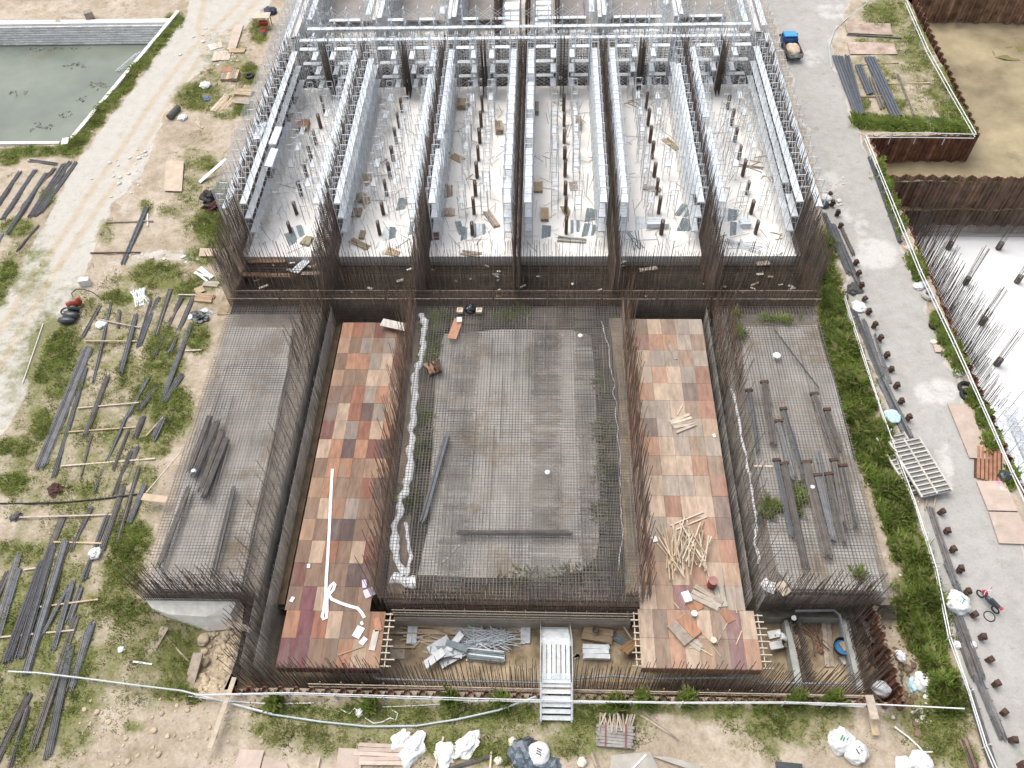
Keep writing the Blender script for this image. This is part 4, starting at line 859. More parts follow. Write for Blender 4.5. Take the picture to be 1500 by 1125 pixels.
# pipe stacks in the upper right yard
def pipes(lab, pairs, r, m=pipe_m):
    t = thing('pipe_stack', lab, 'pipe stack', G(*pairs[0][0]), 0)
    for a, b in pairs:
        pa = G(*a, .18)-t.location; pb = G(*b, .18)-t.location
        MB().cyl(pa, pb, r, 8).obj('pipe', m, t)
pipes('stack of long dark grey pipes nearest the road', [((1220+i*4.2, 84+i*.4), (1252+i*3.6, 170)) for i in range(4)], .15)
pipes('two dark grey pipes beside the stack nearest the road', [((1238, 83), (1262, 171)), ((1242, 84), (1265, 170))], .13)
pipes('short stack of dark pipes in the middle of the pipe yard', [((1253+i*3.6, 98-i*.5), (1271+i*3, 141-i)) for i in range(3)], .13)
pipes('brownish short pipes below the middle stack', [((1273, 116), (1290, 162)), ((1277, 115), (1294, 160))], .11, bar_bundle_rust)
pipes('stack of long dark grey pipes farthest from the road', [((1267+i*4, 86), (1307+i*4, 174-i*.6)) for i in range(4)], .15)
bundle((1315, 110), (1338, 171), .25, 'single rusty beam right of the pipe stacks', bar_bundle_rust, h=2)
t = thing('pipe_rack', 'small dark pipe frame in grass by the white railing', 'pipe frame', G(1368, 182))
for i in range(5): MB().cyl((i*.38-.8, -.6, .15), (i*.38-.75, .8, .15), .09, 6).obj('pipe', pipe_m, t)
for i, (a, b, lab) in enumerate((((1240, 52), (1320, 57), 'dark pipe between the two rusty plates'), ((1248, 143), (1293, 142), 'pale batten under the pipe stacks, nearest one'), ((1262, 96), (1316, 93), 'pale batten under the top of the pipe stacks'), ((1300, 124), (1362, 123), 'thin pale batten right of the pipe stacks'))):
    tag(MB().beam(G(*a, .1), G(*b, .1), .12, .1).obj('batten', timber if i else pipe_m), lab, 'batten')
def plate(pts, lab, m=rust_plate, z=.16, th=.04, name='steel_plate', cat='steel plate'):
    q = [G(*p, z) for p in pts]; c = sum(q, Vector())/4
    vs = [p-c for p in q]+[p-c-Vector((0, 0, th)) for p in q]
    return tag(MB().add(vs, [(0, 1, 2, 3), (7, 6, 5, 4), (0, 4, 5, 1), (1, 5, 6, 2), (2, 6, 7, 3), (3, 7, 4, 0)]).obj(name, m, None, c), lab, cat)
plate([(1237, 36), (1303, 36), (1307, 53), (1241, 50)], 'rusty steel plate at the top of the pipe yard')
plate([(1240, 63), (1308, 65), (1314, 81), (1245, 81)], 'second rusty steel plate, just above the pipe stacks')
ppl = mat('pinkish_plate', (.50, .40, .33), .7, .15, 1.2, rand=.08, spots=((.60, .52, .45), .8, .6))
plate([(1387, 593), (1419, 593), (1448, 674), (1419, 672)], 'pinkish steel plate on the road below the tyres', ppl)
plate([(1429, 706), (1470, 706), (1490, 750), (1446, 749)], 'upper of two pinkish plates at the road edge', ppl)
plate([(1447, 751), (1490, 752), (1512, 799), (1462, 797)], 'lower of two pinkish plates at the road edge', ppl)
plate([(1366, 506), (1383, 508), (1388, 518), (1369, 517)], 'small pinkish board by the railing weeds', ppl)
plate([(353, 1098), (388, 1100), (378, 1140), (338, 1140)], 'grey pink plate at the bottom edge left of the timber', ppl)
plate([(388, 1108), (420, 1118), (430, 1140), (380, 1140)], 'grey pink plate beside another at the bottom edge', ppl)
plate([(497, 1096), (528, 1098), (530, 1130), (492, 1128)], 'grey pink plate left of the timber stack', ppl)
plate([(895, 1107), (952, 1102), (965, 1128), (893, 1130)], 'thin grey sheet on sand at the bottom edge', mat('grey_sheet', (.40, .37, .32), .7, .2, 1))
plate([(953, 1108), (982, 1110), (1024, 1122), (1030, 1135), (965, 1128)][:4], 'second thin grey sheet on sand at the bottom edge', mat('grey_sheet', (.40, .37, .32), .7, .2, 1))
plate([(244, 237), (270, 238), (267, 282), (241, 281)], 'tan plywood sheet lying on sand left of the tanks', mat('faded_sheet', (.52, .42, .32), .8, .15, 1), name='plywood_board', cat='board')
plate([(294, 365), (318, 366), (318, 377), (292, 377)], 'pale board on grass left of the cross wall', mat('faded_sheet', (.52, .42, .32), .8, .15, 1), name='plywood_board', cat='board')
plate([(345, 37), (357, 38), (345, 76), (333, 74)], 'pinkish long plate standing out beside the top of the dirt road', ppl)
# rusty panel stack at the road edge
t = thing('rusty_panel', 'stack of rusty ribbed panels between pinkish plates at the road edge', 'metal panel', G(1447, 682), -.32)
for i in range(6): MB().box((i*.28-.7, 0, .12), (.2, 2.9, .12)).obj('rib', mat('rust_rib', (.34, .17, .10), .75, .3, 2), t)
MB().box((0, 0, .05), (1.9, 2.8, .05)).obj('panel', rust_dark, t)
# pale gridded frame panels
def frame_panel(lab, c, L, Wd, rz, z, n):
    t = thing('frame_panel', lab, 'frame panel', c, rz); t.location.z = z
    m = mat('pale_frame_timber', (.52, .50, .44), .8, .2, 2, rand=.1)
    for x in (-Wd/2, 0, Wd/2): MB().box((x, 0, 0), (.12, L, .14)).obj('stile', m, t)
    for i in range(n): MB().box((0, -L/2+L*(i+.5)/n, .01), (Wd-.1, .09, .1)).obj('rib', m, t)
    MB().box((0, 0, -.1), (Wd, L, .03)).obj('backing', mat('frame_backing', (.24, .235, .22), .8, .3, 1.5), t)
    return t
pc = P(1338, 682, .4); 
frame_panel('lower pale gridded frame panel at the road edge, partly covered', P(1328, 678, .3), 4.9, 2.2, .26, .38, 13)
frame_panel('upper pale gridded frame panel lying on top of the other', P(1347, 684, .6), 4.7, 2.3, .24, .72, 13)
for k in range(2): tag(MB().beam(G(1358+k*12, 722, .3), G(1354+k*12, 748, .05), .1, .1).obj('prop_timber', timber), ('left' if k == 0 else 'right')+' leg timber sticking out below the pale frame panels', 'timber')
# rail posts (cut soldier piles) along the road
POSTS = [(1229, 313), (1234, 331), (1256, 385), (1259, 401), (1263, 420), (1269, 437), (1275, 457), (1283, 477), (1291, 497), (1300, 521), (1307, 541), (1315, 565), (1322, 588), (1332, 613), (1380, 749), (1389, 777), (1398, 805), (1405, 834), (1408, 835), (1417, 868), (1428, 899), (1440, 932), (1450, 964), (1460, 1001), (1472, 1042), (1484, 1082), (1497, 1119), (1218, 284), (1222, 299)]
POSTS = [p for i, p in enumerate(POSTS) if i != 17]; POSTS.sort(key=lambda p: p[1])
proto = None
TH = ['topmost', 'second', 'third', 'fourth', 'fifth', 'sixth', 'seventh', 'eighth', 'ninth', 'tenth', 'eleventh', 'twelfth', 'thirteenth', 'fourteenth', 'fifteenth', 'sixteenth', 'seventeenth', 'eighteenth', 'nineteenth', 'twentieth', 'twenty first', 'twenty second', 'twenty third', 'twenty fourth', 'twenty fifth', 'twenty sixth', 'twenty seventh', 'lowest']
rpost = mat('post_rust', (.10, .055, .04), .8, .35, 4)
pm1 = MB().box((0, -.14, .3), (.26, .03, .7)).box((0, .14, .3), (.26, .03, .7)).box((0, 0, .3), (.03, .27, .69)).mesh('flanges', rpost)
pm2 = MB().box((0, 0, .665), (.3, .31, .03)).mesh('cap_plate', rust_dark); pm3 = MB().box((.16, 0, .45), (.1, .42, .18)).mesh('bracket', rust_dark)
for i, (x, y) in enumerate(POSTS):
    t = thing('rail_post', '%s dark steel post stub counted down the left edge of the concrete road' % TH[i], 'post', G(x-4, y+3), -1.3+rnd(-.35, .35), 'steel post stubs along the road'); t.rotation_euler = (rnd(-.12, .12), rnd(-.12, .12), t.rotation_euler.z); t.scale = (1, 1, rnd(.7, 1.15))
    mesh_obj('flanges', pm1, t); mesh_obj('cap_plate', pm2, t); mesh_obj('bracket', pm3, t)
# kerb walkway and pipe railings
def pipe_rail(lab, pts, zs, r=.045, m=white_paint, posts=True, step=2.4, ground=None):
    q = [P(x, y, 1.0) for x, y in pts]; base = q[0].copy(); base.z = 0
    t = thing('pipe_railing', lab, 'railing', base)
    for z in zs:
        MB().tube([Vector((p.x-base.x+rnd(-.04, .04), p.y-base.y+rnd(-.04, .04), z+rnd(-.05, .05))) for p in q], r, 6).obj('rail', m, t)
    if posts:
        for a, b in zip(q[:-1], q[1:]):
            n = max(1, int((b-a).length/step))
            for k in range(n):
                p = a.lerp(b, k/n); MB().cyl((p.x-base.x, p.y-base.y, -.3), (p.x-base.x, p.y-base.y, 1.05), .04, 6).obj('post', galv_tube, t)
    return t
pipe_rail('white pipe railing along the front sheet piles', r=.033, pts=[(285, 1017), (420, 1015), (560, 1020), (700, 1024), (850, 1027), (1000, 1028), (1150, 1028), (1270, 1032)], zs=(1.0, .8, .6))
pipe_rail('white pipe railing end crossing to the concrete kerb at the right', [(1280, 1032), (1350, 1035), (1412, 1037)], (1.0,))
pipe_rail('white railing at the near end of the pipe yard', [(1270, 196), (1345, 195), (1430, 197)], (1.0, .55))
pipe_rail('white railing between pipe yard and muddy pit', [(1328, 0), (1360, 72), (1395, 135), (1430, 196)], (1.0, .6))
pipe_rail('double white railing along the road beside the white floored pit', [(1268, 198), (1290, 250), (1320, 325), (1350, 395), (1400, 500), (1440, 590), (1485, 690), (1510, 740)], (1.0, .6))
pipe_rail('white pipe railing between the green weeds and the concrete road', [(1240, 430), (1262, 500), (1292, 590), (1320, 670), (1345, 735), (1375, 830), (1395, 930), (1425, 1010), (1450, 1090), (1470, 1140)], (.7, .4), r=.04)
# long poles and hoses in the foreground
def hose(lab, pts, r, m, z=.06, name='hose', cat='hose', lift=None):
    q = [G(x, y, (lift[i] if lift else z)) for i, (x, y) in enumerate(pts)]
    return tag(MB().tube(q, r, 6).obj(name, m), lab, cat)
hose('long pale pipe sagging from the left yard to the front railing', [(18, 987), (60, 989), (130, 997), (200, 1006), (270, 1015), (330, 1030), (400, 1047)], .055, mat('pale_pipe', (.55, .58, .57), .5, .1, 2), lift=[.5, .5, .45, .4, .5, .4, .25], name='pale_pipe', cat='pipe')
hose('curved pale hose hanging over the grass in front of the pit', [(330, 1030), (400, 1048), (470, 1058), (540, 1065), (610, 1064), (670, 1055), (730, 1043), (785, 1025)], .06, mat('pale_hose', (.47, .53, .52), .5, .1, 2), lift=[.35, .25, .15, .12, .12, .2, .4, .7])
hose('thin white pipe lying under the railing on the left', [(276, 1020), (330, 1027), (400, 1032), (460, 1030)], .04, white_paint, name='white_pipe', cat='pipe')
hose('loose white cord on the grass left of the stairs', [(535, 1052), (548, 1060), (560, 1058), (572, 1052), (580, 1055), (583, 1045), (575, 1041)], .035, white_paint, name='rope', cat='rope')
hose('small loose white cord by the railing', [(500, 1040), (512, 1046), (520, 1038), (530, 1046), (536, 1040)], .04, white_paint, name='rope', cat='rope')
hose('thin white cord along the grass left of the stairs', [(560, 1036), (610, 1034), (660, 1031), (720, 1026)], .03, white_paint, name='rope', cat='rope')
hose('black cables across the left yard', [(-10, 738), (40, 738), (100, 736), (160, 730), (205, 724), (212, 722)], .07, black_rubber, name='black_cable', cat='cable')
hose('thin white plastic strip curling at the lower right', [(1310, 1065), (1330, 1080), (1346, 1095), (1352, 1102), (1366, 1102)], .06, white_paint, name='plastic_strip', cat='strip')
hose('cable loop by the scrap heap at the road bend', [(107, 436), (105, 430), (112, 424), (122, 424), (135, 428), (148, 437)], .03, black_rubber, name='black_cable', cat='cable')
hose('grey hose along the top of the concrete road', [(1278, -5), (1265, 10), (1240, 28), (1222, 45), (1214, 70), (1218, 100)], .07, mat('pale_hose', (.47, .53, .52), .5, .1, 2))
# ------------------------------------------------------------------ timber and plank stacks
def stack(lab, c, rz, L, w, nx, nz, mats, name='timber_stack', cat='timber stack', th=.07, tilt=None, gap=.02, jit=.06, messy=.03, piece='plank', parent=None):
    t = thing(name, lab, cat, c, rz)
    if tilt: t.rotation_euler = (tilt[0], tilt[1], rz)
    key = {}
    for k in range(nz):
        for i in range(nx):
            m = random.choice(mats); kk = (m.name,)
            if kk not in key: key[kk] = MB().box((0, 0, 0), (w, L, th)).mesh(piece, m)
            mesh_obj(piece, key[kk], t, ((i-(nx-1)/2)*(w+gap), rnd(-jit, jit), th/2+k*(th+.004)), rnd(-messy, messy))
    return t
def boards(lab, c, rz, L, w, m, n=1, tilt=None, name='board', cat='board', th=.05):
    t = tag(MB().box((0, 0, th/2), (w, L, th)).obj(name, m, None, c, rz), lab, cat)
    if tilt: t.rotation_euler = (tilt[0], tilt[1], rz)
    return t
F = lambda x, y: P(x, y, ZF+.01)
tan_b = mat('tan_board', (.40, .31, .20), .8, .2, 2, rand=.15)
stack('orange topped timber stack on the white floor, leftmost tank bay', F(445, 187), .05, 1.5, .3, 4, 7, [mat('orange_board', (.42, .22, .13), .75, .25, 2)])
stack('beige block of boards at the far end of the third tank bay', F(678, 156), 0, 1.3, .3, 4, 8, [tan_b])
stack('dark crate like board stack in the third tank bay by the wall', F(731, 190), .1, 1.6, .25, 3, 8, [timber_grey, tan_b])
stack('narrow board stack at the far left of the fourth tank bay', F(785, 162), 0, 1.7, .28, 2, 8, [tan_b, timber_grey])
stack('narrow board stack right of the columns in the fourth tank bay', F(847, 184), -.05, 1.7, .28, 2, 8, [timber_grey])
stack('tan block of boards at the left wall of the fourth tank bay', F(788, 276), 0, 1.3, .28, 3, 4, [tan_b])
stack('large slatted pallet stack in the second tank bay', F(523, 292), -.05, 1.0, .26, 6, 6, [tan_b, timber_pale], gap=.05)
stack('tan planks stacked just below the pallet stack in the second tank bay', F(518, 312), -.03, 1.1, .3, 5, 3, [tan_b])
boards('brown panel leaning beside the pallet stack in the second tank bay', F(541, 268), .55, 1.9, .9, tan_b, tilt=(.5, .3))
stack('fan of leaning boards right of the pallet stack in the second bay', F(538, 300), .5, 1.8, .16, 5, 1, [tan_b], tilt=(.5, .35))
boards('tan board flat on the floor near the left of the third bay', F(670, 232), .9, 1.5, .9, tan_b)
stack('tall boards leaning on the wall at the left of the third bay', F(657, 288), .2, 2.2, .18, 4, 1, [tan_b, timber_grey], tilt=(.75, .2))
stack('pale slatted planks near the front left of the third bay', F(655, 312), .02, .9, .26, 5, 3, [timber_pale], gap=.04)
stack('long grey board bundle lying right in the third bay', F(720, 322), .5, 2.3, .2, 3, 3, [timber_grey])
stack('upright brown planks right of the white post in the fourth bay', F(798, 316), 0, 1.6, .22, 3, 5, [tan_b])
stack('brown boards leaning right of a column in the fourth bay', F(832, 313), .6, 1.7, .2, 4, 1, [tan_b, timber_grey], tilt=(.3, .3))
boards('grey tan board between scaffolds of the fourth bay', F(840, 273), .1, 1.3, .8, timber_grey)
stack('forked brown planks on the floor of the fifth bay', F(983, 212), .6, 2.0, .2, 3, 2, [tan_b], messy=.12)
stack('dark timbers round a column base in the fifth bay', F(955, 277), 1.2, 1.7, .2, 3, 2, [timber_grey], messy=.4)
stack('scattered dark sticks on the floor of the rightmost bay', F(1100, 245), 1.1, 2.4, .1, 4, 1, [timber_grey], messy=.9, th=.06)
for i, (x, y, rz, nx, lab) in enumerate([(427, 352, .5, 3, 'grey steel sheets leaning at the front of the leftmost bay'), (437, 343, .45, 4, 'darker grey steel sheets behind others in the leftmost bay'), (606, 337, -.02, 3, 'grey steel sheets standing by a column of the second bay'), (588, 302, -.1, 3, 'grey steel sheets in the middle of the second bay'), (570, 345, .05, 4, 'light grey sheets left of the front column in the second bay'), (682, 345, 0, 3, 'grey steel sheets left of the front column, third bay'), (702, 340, .08, 4, 'wide grey steel sheet right of the front column, third bay'), (676, 336, .35, 3, 'grey leaning steel sheets by the left wall of the third bay'), (800, 342, -.03, 3, 'grey steel sheets by the scaffold of the fourth bay'), (842, 335, 0, 3, 'grey steel sheets right of the front columns, fourth bay'), (866, 318, -.15, 4, 'dark steel sheets leaning on the right wall of the fourth bay'), (862, 340, -.2, 4, 'grey steel sheets at the front right of the fourth bay'), (938, 330, 0, 3, 'grey steel sheets left of the white panel, fifth bay'), (1000, 312, -.6, 4, 'fanned dark steel sheets at the right of the fifth bay'), (1003, 333, -.4, 4, 'fanned grey steel sheets at the front right of the fifth bay'), (1070, 318, -.15, 4, 'dark steel sheets at the front left of the rightmost bay'), (1078, 338, -.1, 4, 'grey curved steel sheets at the front of the rightmost bay')]):
    stack(lab, F(x, y), rz, 1.7, .26, nx, 3, [galv_grey, galv_grey, galv], name='steel_sheets', cat='steel sheets', tilt=(.25, .1), piece='sheet', th=.04)
boards('red and grey form panel at the front of the second bay', F(633, 349), .15, 1.6, 1.3, mat('red_grey_panel', (.22, .13, .13), .7, .4, 1.5), tilt=(.2, 0))
stack('white topped plank pile across the front of the fifth bay', F(962, 330), math.pi/2, 1.9, .3, 3, 8, [galv], name='plank_pile', cat='plank pile')
stack('white topped plank pile at the front of the rightmost bay', F(1090, 330), math.pi/2, .9, .3, 3, 8, [galv], name='plank_pile', cat='plank pile')
stack('loose brown timbers in front of the second bay column', F(527, 358), 1.0, 2.0, .14, 4, 2, [tan_b], messy=.1)
stack('crossed brown planks at the front of the second bay', F(531, 345), -.05, 1.0, .5, 1, 3, [tan_b])
stack('fanned tan sheets at the front of the leftmost bay', F(450, 354), -.4, 1.1, .4, 2, 3, [mat('olive_board', (.33, .29, .19), .8, .2, 2)], messy=.3)
stack('brown fallen boards on the floor edge of the second bay', F(575, 370), 1.2, 1.3, .25, 3, 1, [tan_b], messy=.3)
stack('light sticks on the floor of the fourth bay near the front', F(838, 352), 1.4, 2.6, .12, 5, 2, [galv_grey, timber_pale], messy=.12, th=.05)
stack('spread of thin grey rods at the front of the rightmost bay', F(1090, 360), 1.3, 3.2, .09, 9, 1, [galv_tube], name='rod_pile', cat='rods', messy=.35, th=.05, piece='rod')
stack('heap of thin grey rods at the front of the fifth bay', F(930, 352), .3, 2.4, .08, 9, 1, [galv_tube, galv_grey], name='rod_pile', cat='rods', messy=.35, th=.05, piece='rod')
stack('brown boards in front of the third bay floor edge', F(690, 372), 1.45, 1.8, .2, 3, 1, [timber_grey], messy=.2)
stack('fallen blue grey planks slipping off the left floor edge', P(443, 388, .2), -.35, 2.8, .25, 3, 1, [galv], name='plank_pile', cat='plank pile', tilt=(-.2, 0))
for i, (x, y) in enumerate(((405, 215), (655, 222), (690, 262), (880, 232), (905, 260), (1110, 235), (1125, 262), (1140, 345), (560, 235), (925, 150), (820, 150), (1050, 345))):
    BN = ('leftmost', 'third', 'third', 'fifth', 'fifth', 'rightmost', 'rightmost', 'rightmost', 'second', 'fifth', 'fourth', 'sixth')
    stack(('few', 'loose', 'scattered')[i % 3]+' thin offcuts on the white floor, %s bay, %s' % (BN[i], ('by the left wall', 'far part', 'middle part', 'left part', 'middle, by scaffold', 'right part', 'right, mid length', 'front right corner', 'middle part', 'far end', 'far end', 'front left')[i]), F(x, y), rnd(0, 3), rnd(.6, 1.4), .08, 4, 1, [timber_grey, tan_b, timber], name='offcuts', cat='offcuts', messy=1.2, th=.05, gap=.2, jit=.5, piece='offcut')
# ------------------------------------------------------------------ things on the decks
D = lambda x, y, dz=.02: P(x, y, ZD+dz)
def ribbon(lab, pts, w, m, name='strap', cat='strap'):
    q = [D(x, y, .05) for x, y in pts]; mb = MB(); vs = []; n = len(q)
    for i, p in enumerate(q):
        t = (q[min(i+1, n-1)]-q[max(i-1, 0)]).normalized(); s = Vector((-t.y, t.x, 0))*w/2
        dz = Vector((0, 0, .03*math.sin(i*1.7)))
        vs += [p-s+dz, p+s+dz, p+s+dz+Vector((0, 0, .02)), p-s+dz+Vector((0, 0, .02))]
    fs = []
    for i in range(n-1):
        for j in range(4): fs.append((i*4+j, i*4+(j+1) % 4, (i+1)*4+(j+1) % 4, (i+1)*4+j))
    fs += [(3, 2, 1, 0), tuple((n-1)*4+j for j in range(4))]
    return tag(mb.add(vs, fs).obj(name, m), lab, cat)
ribbon('long white flat hose lying down the left deck with a loop', [(487, 687), (486, 705), (484, 740), (482, 780), (480, 820), (478, 850), (477, 875), (474, 895), (472, 903), (474, 907), (478, 905), (479, 895), (479, 880), (480, 868), (484, 858), (489, 854), (491, 857), (488, 864), (482, 871), (486, 878), (500, 884), (513, 888), (524, 891), (530, 898), (534, 905)], .2, white_paint)
for i, (x, y, s, lab) in enumerate(((452, 829, .3, 'white scrap at the left side of the left deck'), (428, 878, .35, 'white strip scrap at the left edge of the left deck'), (534, 855, .3, 'small white scrap above the pale paper'), (525, 926, .75, 'white triangular offcut on the left deck'), (532, 939, .5, 'smaller white offcut below the triangular one'), (530, 913, .25, 'tiny white scrap by the hose end'), (1046, 638, .3, 'small white scrap on the right deck near its right edge'), (541, 868, .7, 'pale lilac sheet of paper on the left deck'))):
    boards(lab, D(x, y, .05), rnd(0, 3), s, s*.7 if 'paper' not in lab else .6, mat('lilac_paper', (.62, .55, .66), .8, .05, 3) if 'paper' in lab else white_paint, name='scrap', cat='scrap', th=.02)
boards('brown offcut board near the right edge of the left deck', D(553, 915, .03), .3, .9, .45, ply('o')); boards('pale board at the right edge of the left deck front', D(548, 938, .03), -.1, 1.3, .4, ply('w')); boards('stick lying on the front of the left deck', D(515, 953, .03), -1.2, 1.6, .07, timber)
boards('white board across the top corner of the left deck', P(577, 476, 1.4), 1.3, 2.2, .8, ply('w')); 
stack('loose pale boards in the upper part of the right deck', D(1000, 621), -1.2, 1.7, .22, 5, 2, [timber_pale, ply('w'), timber_grey], messy=.18)
boards('single pale stick above the loose boards on the right deck', D(996, 600), -.5, 1.2, .1, timber_pale)
t = thing('timber_heap', 'heap of crossed pale battens in the middle of the right deck', 'timber heap', D(1005, 805))
for i in range(46):
    L = rnd(1.6, 3.3); mesh_obj('batten', MB().box((0, 0, 0), (.08, L, .07)).mesh('batten', random.choice([timber_pale, timber, timber_pale, tan_b])), t, (rnd(-1.5, 1.4), rnd(-1.0, .9), .06+i*.012), rnd(-.5, .5))
for i, (a, b) in enumerate((((982, 770), (1030, 750)), ((990, 776), (1035, 757)))):
    tag(MB().beam(D(*a, .08), D(*b, .08), .09, .08).obj('batten', timber_pale), ('upper' if i == 0 else 'lower')+' of two long battens above the timber heap, right deck', 'batten')
tag(MB().beam(D(962, 795, .08), D(985, 822, .1), .09, .08).obj('batten', timber_pale), 'batten with white rag left of the timber heap', 'batten')
boards('white rag at the left of the timber heap', D(959, 790, .08), .3, .4, .35, white_bag, name='rag', cat='rag')
t = thing('steel_drum', 'red brown steel drum on the right deck', 'drum', D(1042, 858))
MB().cyl((0, 0, 0), (0, 0, .85), .3, 20).cyl((0, 0, .28), (0, 0, .31), .315, 20).cyl((0, 0, .56), (0, 0, .59), .315, 20).obj('shell', mat('red_drum', (.23, .05, .04), .5, .2, 3), t)
MB().cyl((0, 0, .85), (0, 0, .87), .31, 20).obj('lid', mat('faded_lid', (.34, .17, .15), .6, .2, 3), t)
stack('grey weathered formwork boards lying aslant below the drum', D(1034, 877), 1.05, 2.0, .3, 3, 2, [timber_grey, mat('greyed_board', (.40, .36, .29), .85, .2, 2)], messy=.08)
stack('greyish boards partly under others on the right deck', D(1055, 873), .1, 1.5, .3, 2, 1, [mat('greyed_board', (.40, .36, .29), .85, .2, 2)])
boards('white plastic crate on the right deck by the plum sheet', D(1005, 876), .3, .7, .5, white_paint, name='plastic_crate', cat='crate', th=.3)
boards('pinkish panel lying aslant on the right deck', D(1016, 884), .5, 1.1, .9, ply('o'))
stack('open box of brown panels on the front of the right deck', D(1002, 923), .65, 1.5, .75, 2, 2, [ply('o'), timber_grey], name='panel_stack', cat='panels', th=.12)
stack('grey board beside the box of brown panels', D(1008, 936), .9, 1.9, .25, 2, 1, [mat('greyed_board', (.40, .36, .29), .85, .2, 2)])
boards('pinkish board near the right edge of the right deck front', D(1066, 902), .5, .9, .6, ply('o'))
for i, (x, y, lab) in enumerate(((1016, 901, 'small white bucket on the right deck'), (1044, 940, 'yellowish paint tin on the right deck'))):
    tag(MB().cyl((0, 0, 0), (0, 0, .34), .15, 14, .18).cyl((0, 0, .30), (0, 0, .345), .20, 14).obj('bucket', white_paint if i == 0 else timber_pale, None, D(x, y)), lab, 'bucket')
for i in range(9): boards('thin sticks and offcuts strewn on the right deck front', D(rnd(975, 1095), rnd(885, 960), .02), rnd(0, 3), rnd(.5, 1.5), .07, timber, name='stick', cat='stick', th=.05)['group'] = 'sticks strewn on the right deck front'
boards('dark brown board on pale sheets at the top of the right deck', D(985, 515), .25, 1.7, .3, timber_grey)
# ------------------------------------------------------------------ on the mats
M_ = lambda x, y, dz=.06: P(x, y, ZM+dz)
boards('reddish plank with a white bag on the middle mat', M_(667, 482), -.2, 2.2, .75, mat('reddish_plank', (.42, .22, .14), .7, .2, 2))
boards('small white pack on the reddish plank', M_(673, 470, .12), .1, .5, .4, white_bag, name='pack', cat='bag', th=.2)
for x, lab in ((674, 'pale square spacer block left of the black bag'), (702, 'pale square spacer block right of the black bag')):
    tag(MB().box((0, 0, .2), (.5, .5, .1)).box((-.2, 0, .3), (.1, .5, .12)).box((.2, 0, .3), (.1, .5, .12)).box((0, .2, .3), (.3, .1, .12)).box((0, -.2, .3), (.3, .1, .12)).obj('spacer_block', timber_pale, None, M_(x, 458)), lab, 'block')
stack('rusty coil of tie wire on the left part of the middle mat', M_(636, 540), .4, 1.2, .16, 6, 4, [bar_rust, rust_dark], name='wire_coil', cat='wire coil', messy=.5, piece='wire')
for i, (x, y, lab) in enumerate(((1138, 521, 'round white plate on the upper right mat'), (850, 492, 'small pale stone on the middle mat'), (1190, 714, 'white tag on the widest bundle'), (284, 690, 'white tag on the second bundle of four on the left mat'), (802, 692, 'small white scrap in the middle of the middle mat'))):
    tag(MB().cyl((0, 0, .05), (0, 0, .12), .32 if i == 0 else .2, 12, .25 if i == 0 else .12).obj('white_scrap', white_paint, None, M_(x, y, .2 if i in (2, 3) else .05)), lab, 'scrap')
boards('tan triangular offcut in front corner of the right mat', M_(1147, 862), .5, .9, .7, timber_pale); boards('short pale batten on the left side of the right mat', M_(1118, 683), math.pi/2, 1.3, .14, timber_pale)
boards('pale plank across the grass edge of the left mat', P(227, 730, .9), 1.45, 1.9, .55, mat('pink_plank', (.52, .40, .29), .8, .15, 2))
tag(MB().beam(P(214, 722, .8), P(265, 662, .8), .08, .07).obj('batten', timber_pale), 'long thin batten slanting onto the left mat edge', 'batten')
# white sealing lumps in the trench of the middle mat and by the right mat
def lumps(lab, pts, z, w, m, cat='sealing strip', name='foam_strip', n=14):
    q = []
    for i in range(len(pts)-1):
        for k in range(n): q.append(P(pts[i][0]+(pts[i+1][0]-pts[i][0])*k/n, pts[i][1]+(pts[i+1][1]-pts[i][1])*k/n, z))
    vs = []; fs = []; NS = 6
    for i, p in enumerate(q):
        t = (q[min(i+1, len(q)-1)]-q[max(i-1, 0)]).normalized(); s = Vector((-t.y, t.x, 0)); r = w*(.75+.55*mnoise.noise(Vector((p.x*1.7, p.y*1.7, 2)))); o = s*.22*mnoise.noise(Vector((p.x, p.y, 7)))
        for j in range(NS): a = j*math.pi/(NS-1); vs.append(p+o+s*math.cos(a)*r+Vector((0, 0, math.sin(a)*r*.55+.03*mnoise.noise(Vector((i*.9, j, 3))))))
    for i in range(len(q)-1):
        for j in range(NS-1): fs.append((i*NS+j, i*NS+j+1, (i+1)*NS+j+1, (i+1)*NS+j))
    return tag(MB().add(vs, fs).obj(name, m, smooth=True), lab, cat)
foam = mat('white_sealing_mortar', (.78, .78, .77), .9, .08, 4)
lumps('long lumpy white mortar strip along the left side of the middle mat', [(618, 460), (623, 478), (620, 500), (616, 530), (608, 552), (606, 590), (603, 640), (600, 680), (594, 720), (585, 745), (580, 770), (577, 800), (583, 822), (590, 846)], 1.02, .34, foam)
lumps('thin white mortar strip branching beside the long one', [(594, 765), (597, 790), (602, 815), (597, 840), (592, 852)], 1.02, .17, foam)
lumps('white mortar patch at the front left corner of the middle mat', [(574, 846), (585, 850), (596, 852), (610, 850)], .98, .5, foam)
lumps('thin white mortar line on the right side of the middle mat', [(880, 470), (890, 500), (899, 560), (905, 640), (908, 700), (912, 780), (905, 840)], .7, .05, foam)
lumps('white mortar drip line along the left of the right mat', [(1072, 570), (1085, 640), (1098, 690), (1105, 740), (1108, 780), (1112, 830)], .95, .13, foam)
lumps('white mortar blob at the front left corner of the right mat', [(1118, 850), (1126, 858), (1136, 862)], .98, .5, foam)
lumps('white mortar line across the front of the middle mat pad', [(645, 825), (660, 812), (672, 800), (684, 797)], .84, .10, foam)
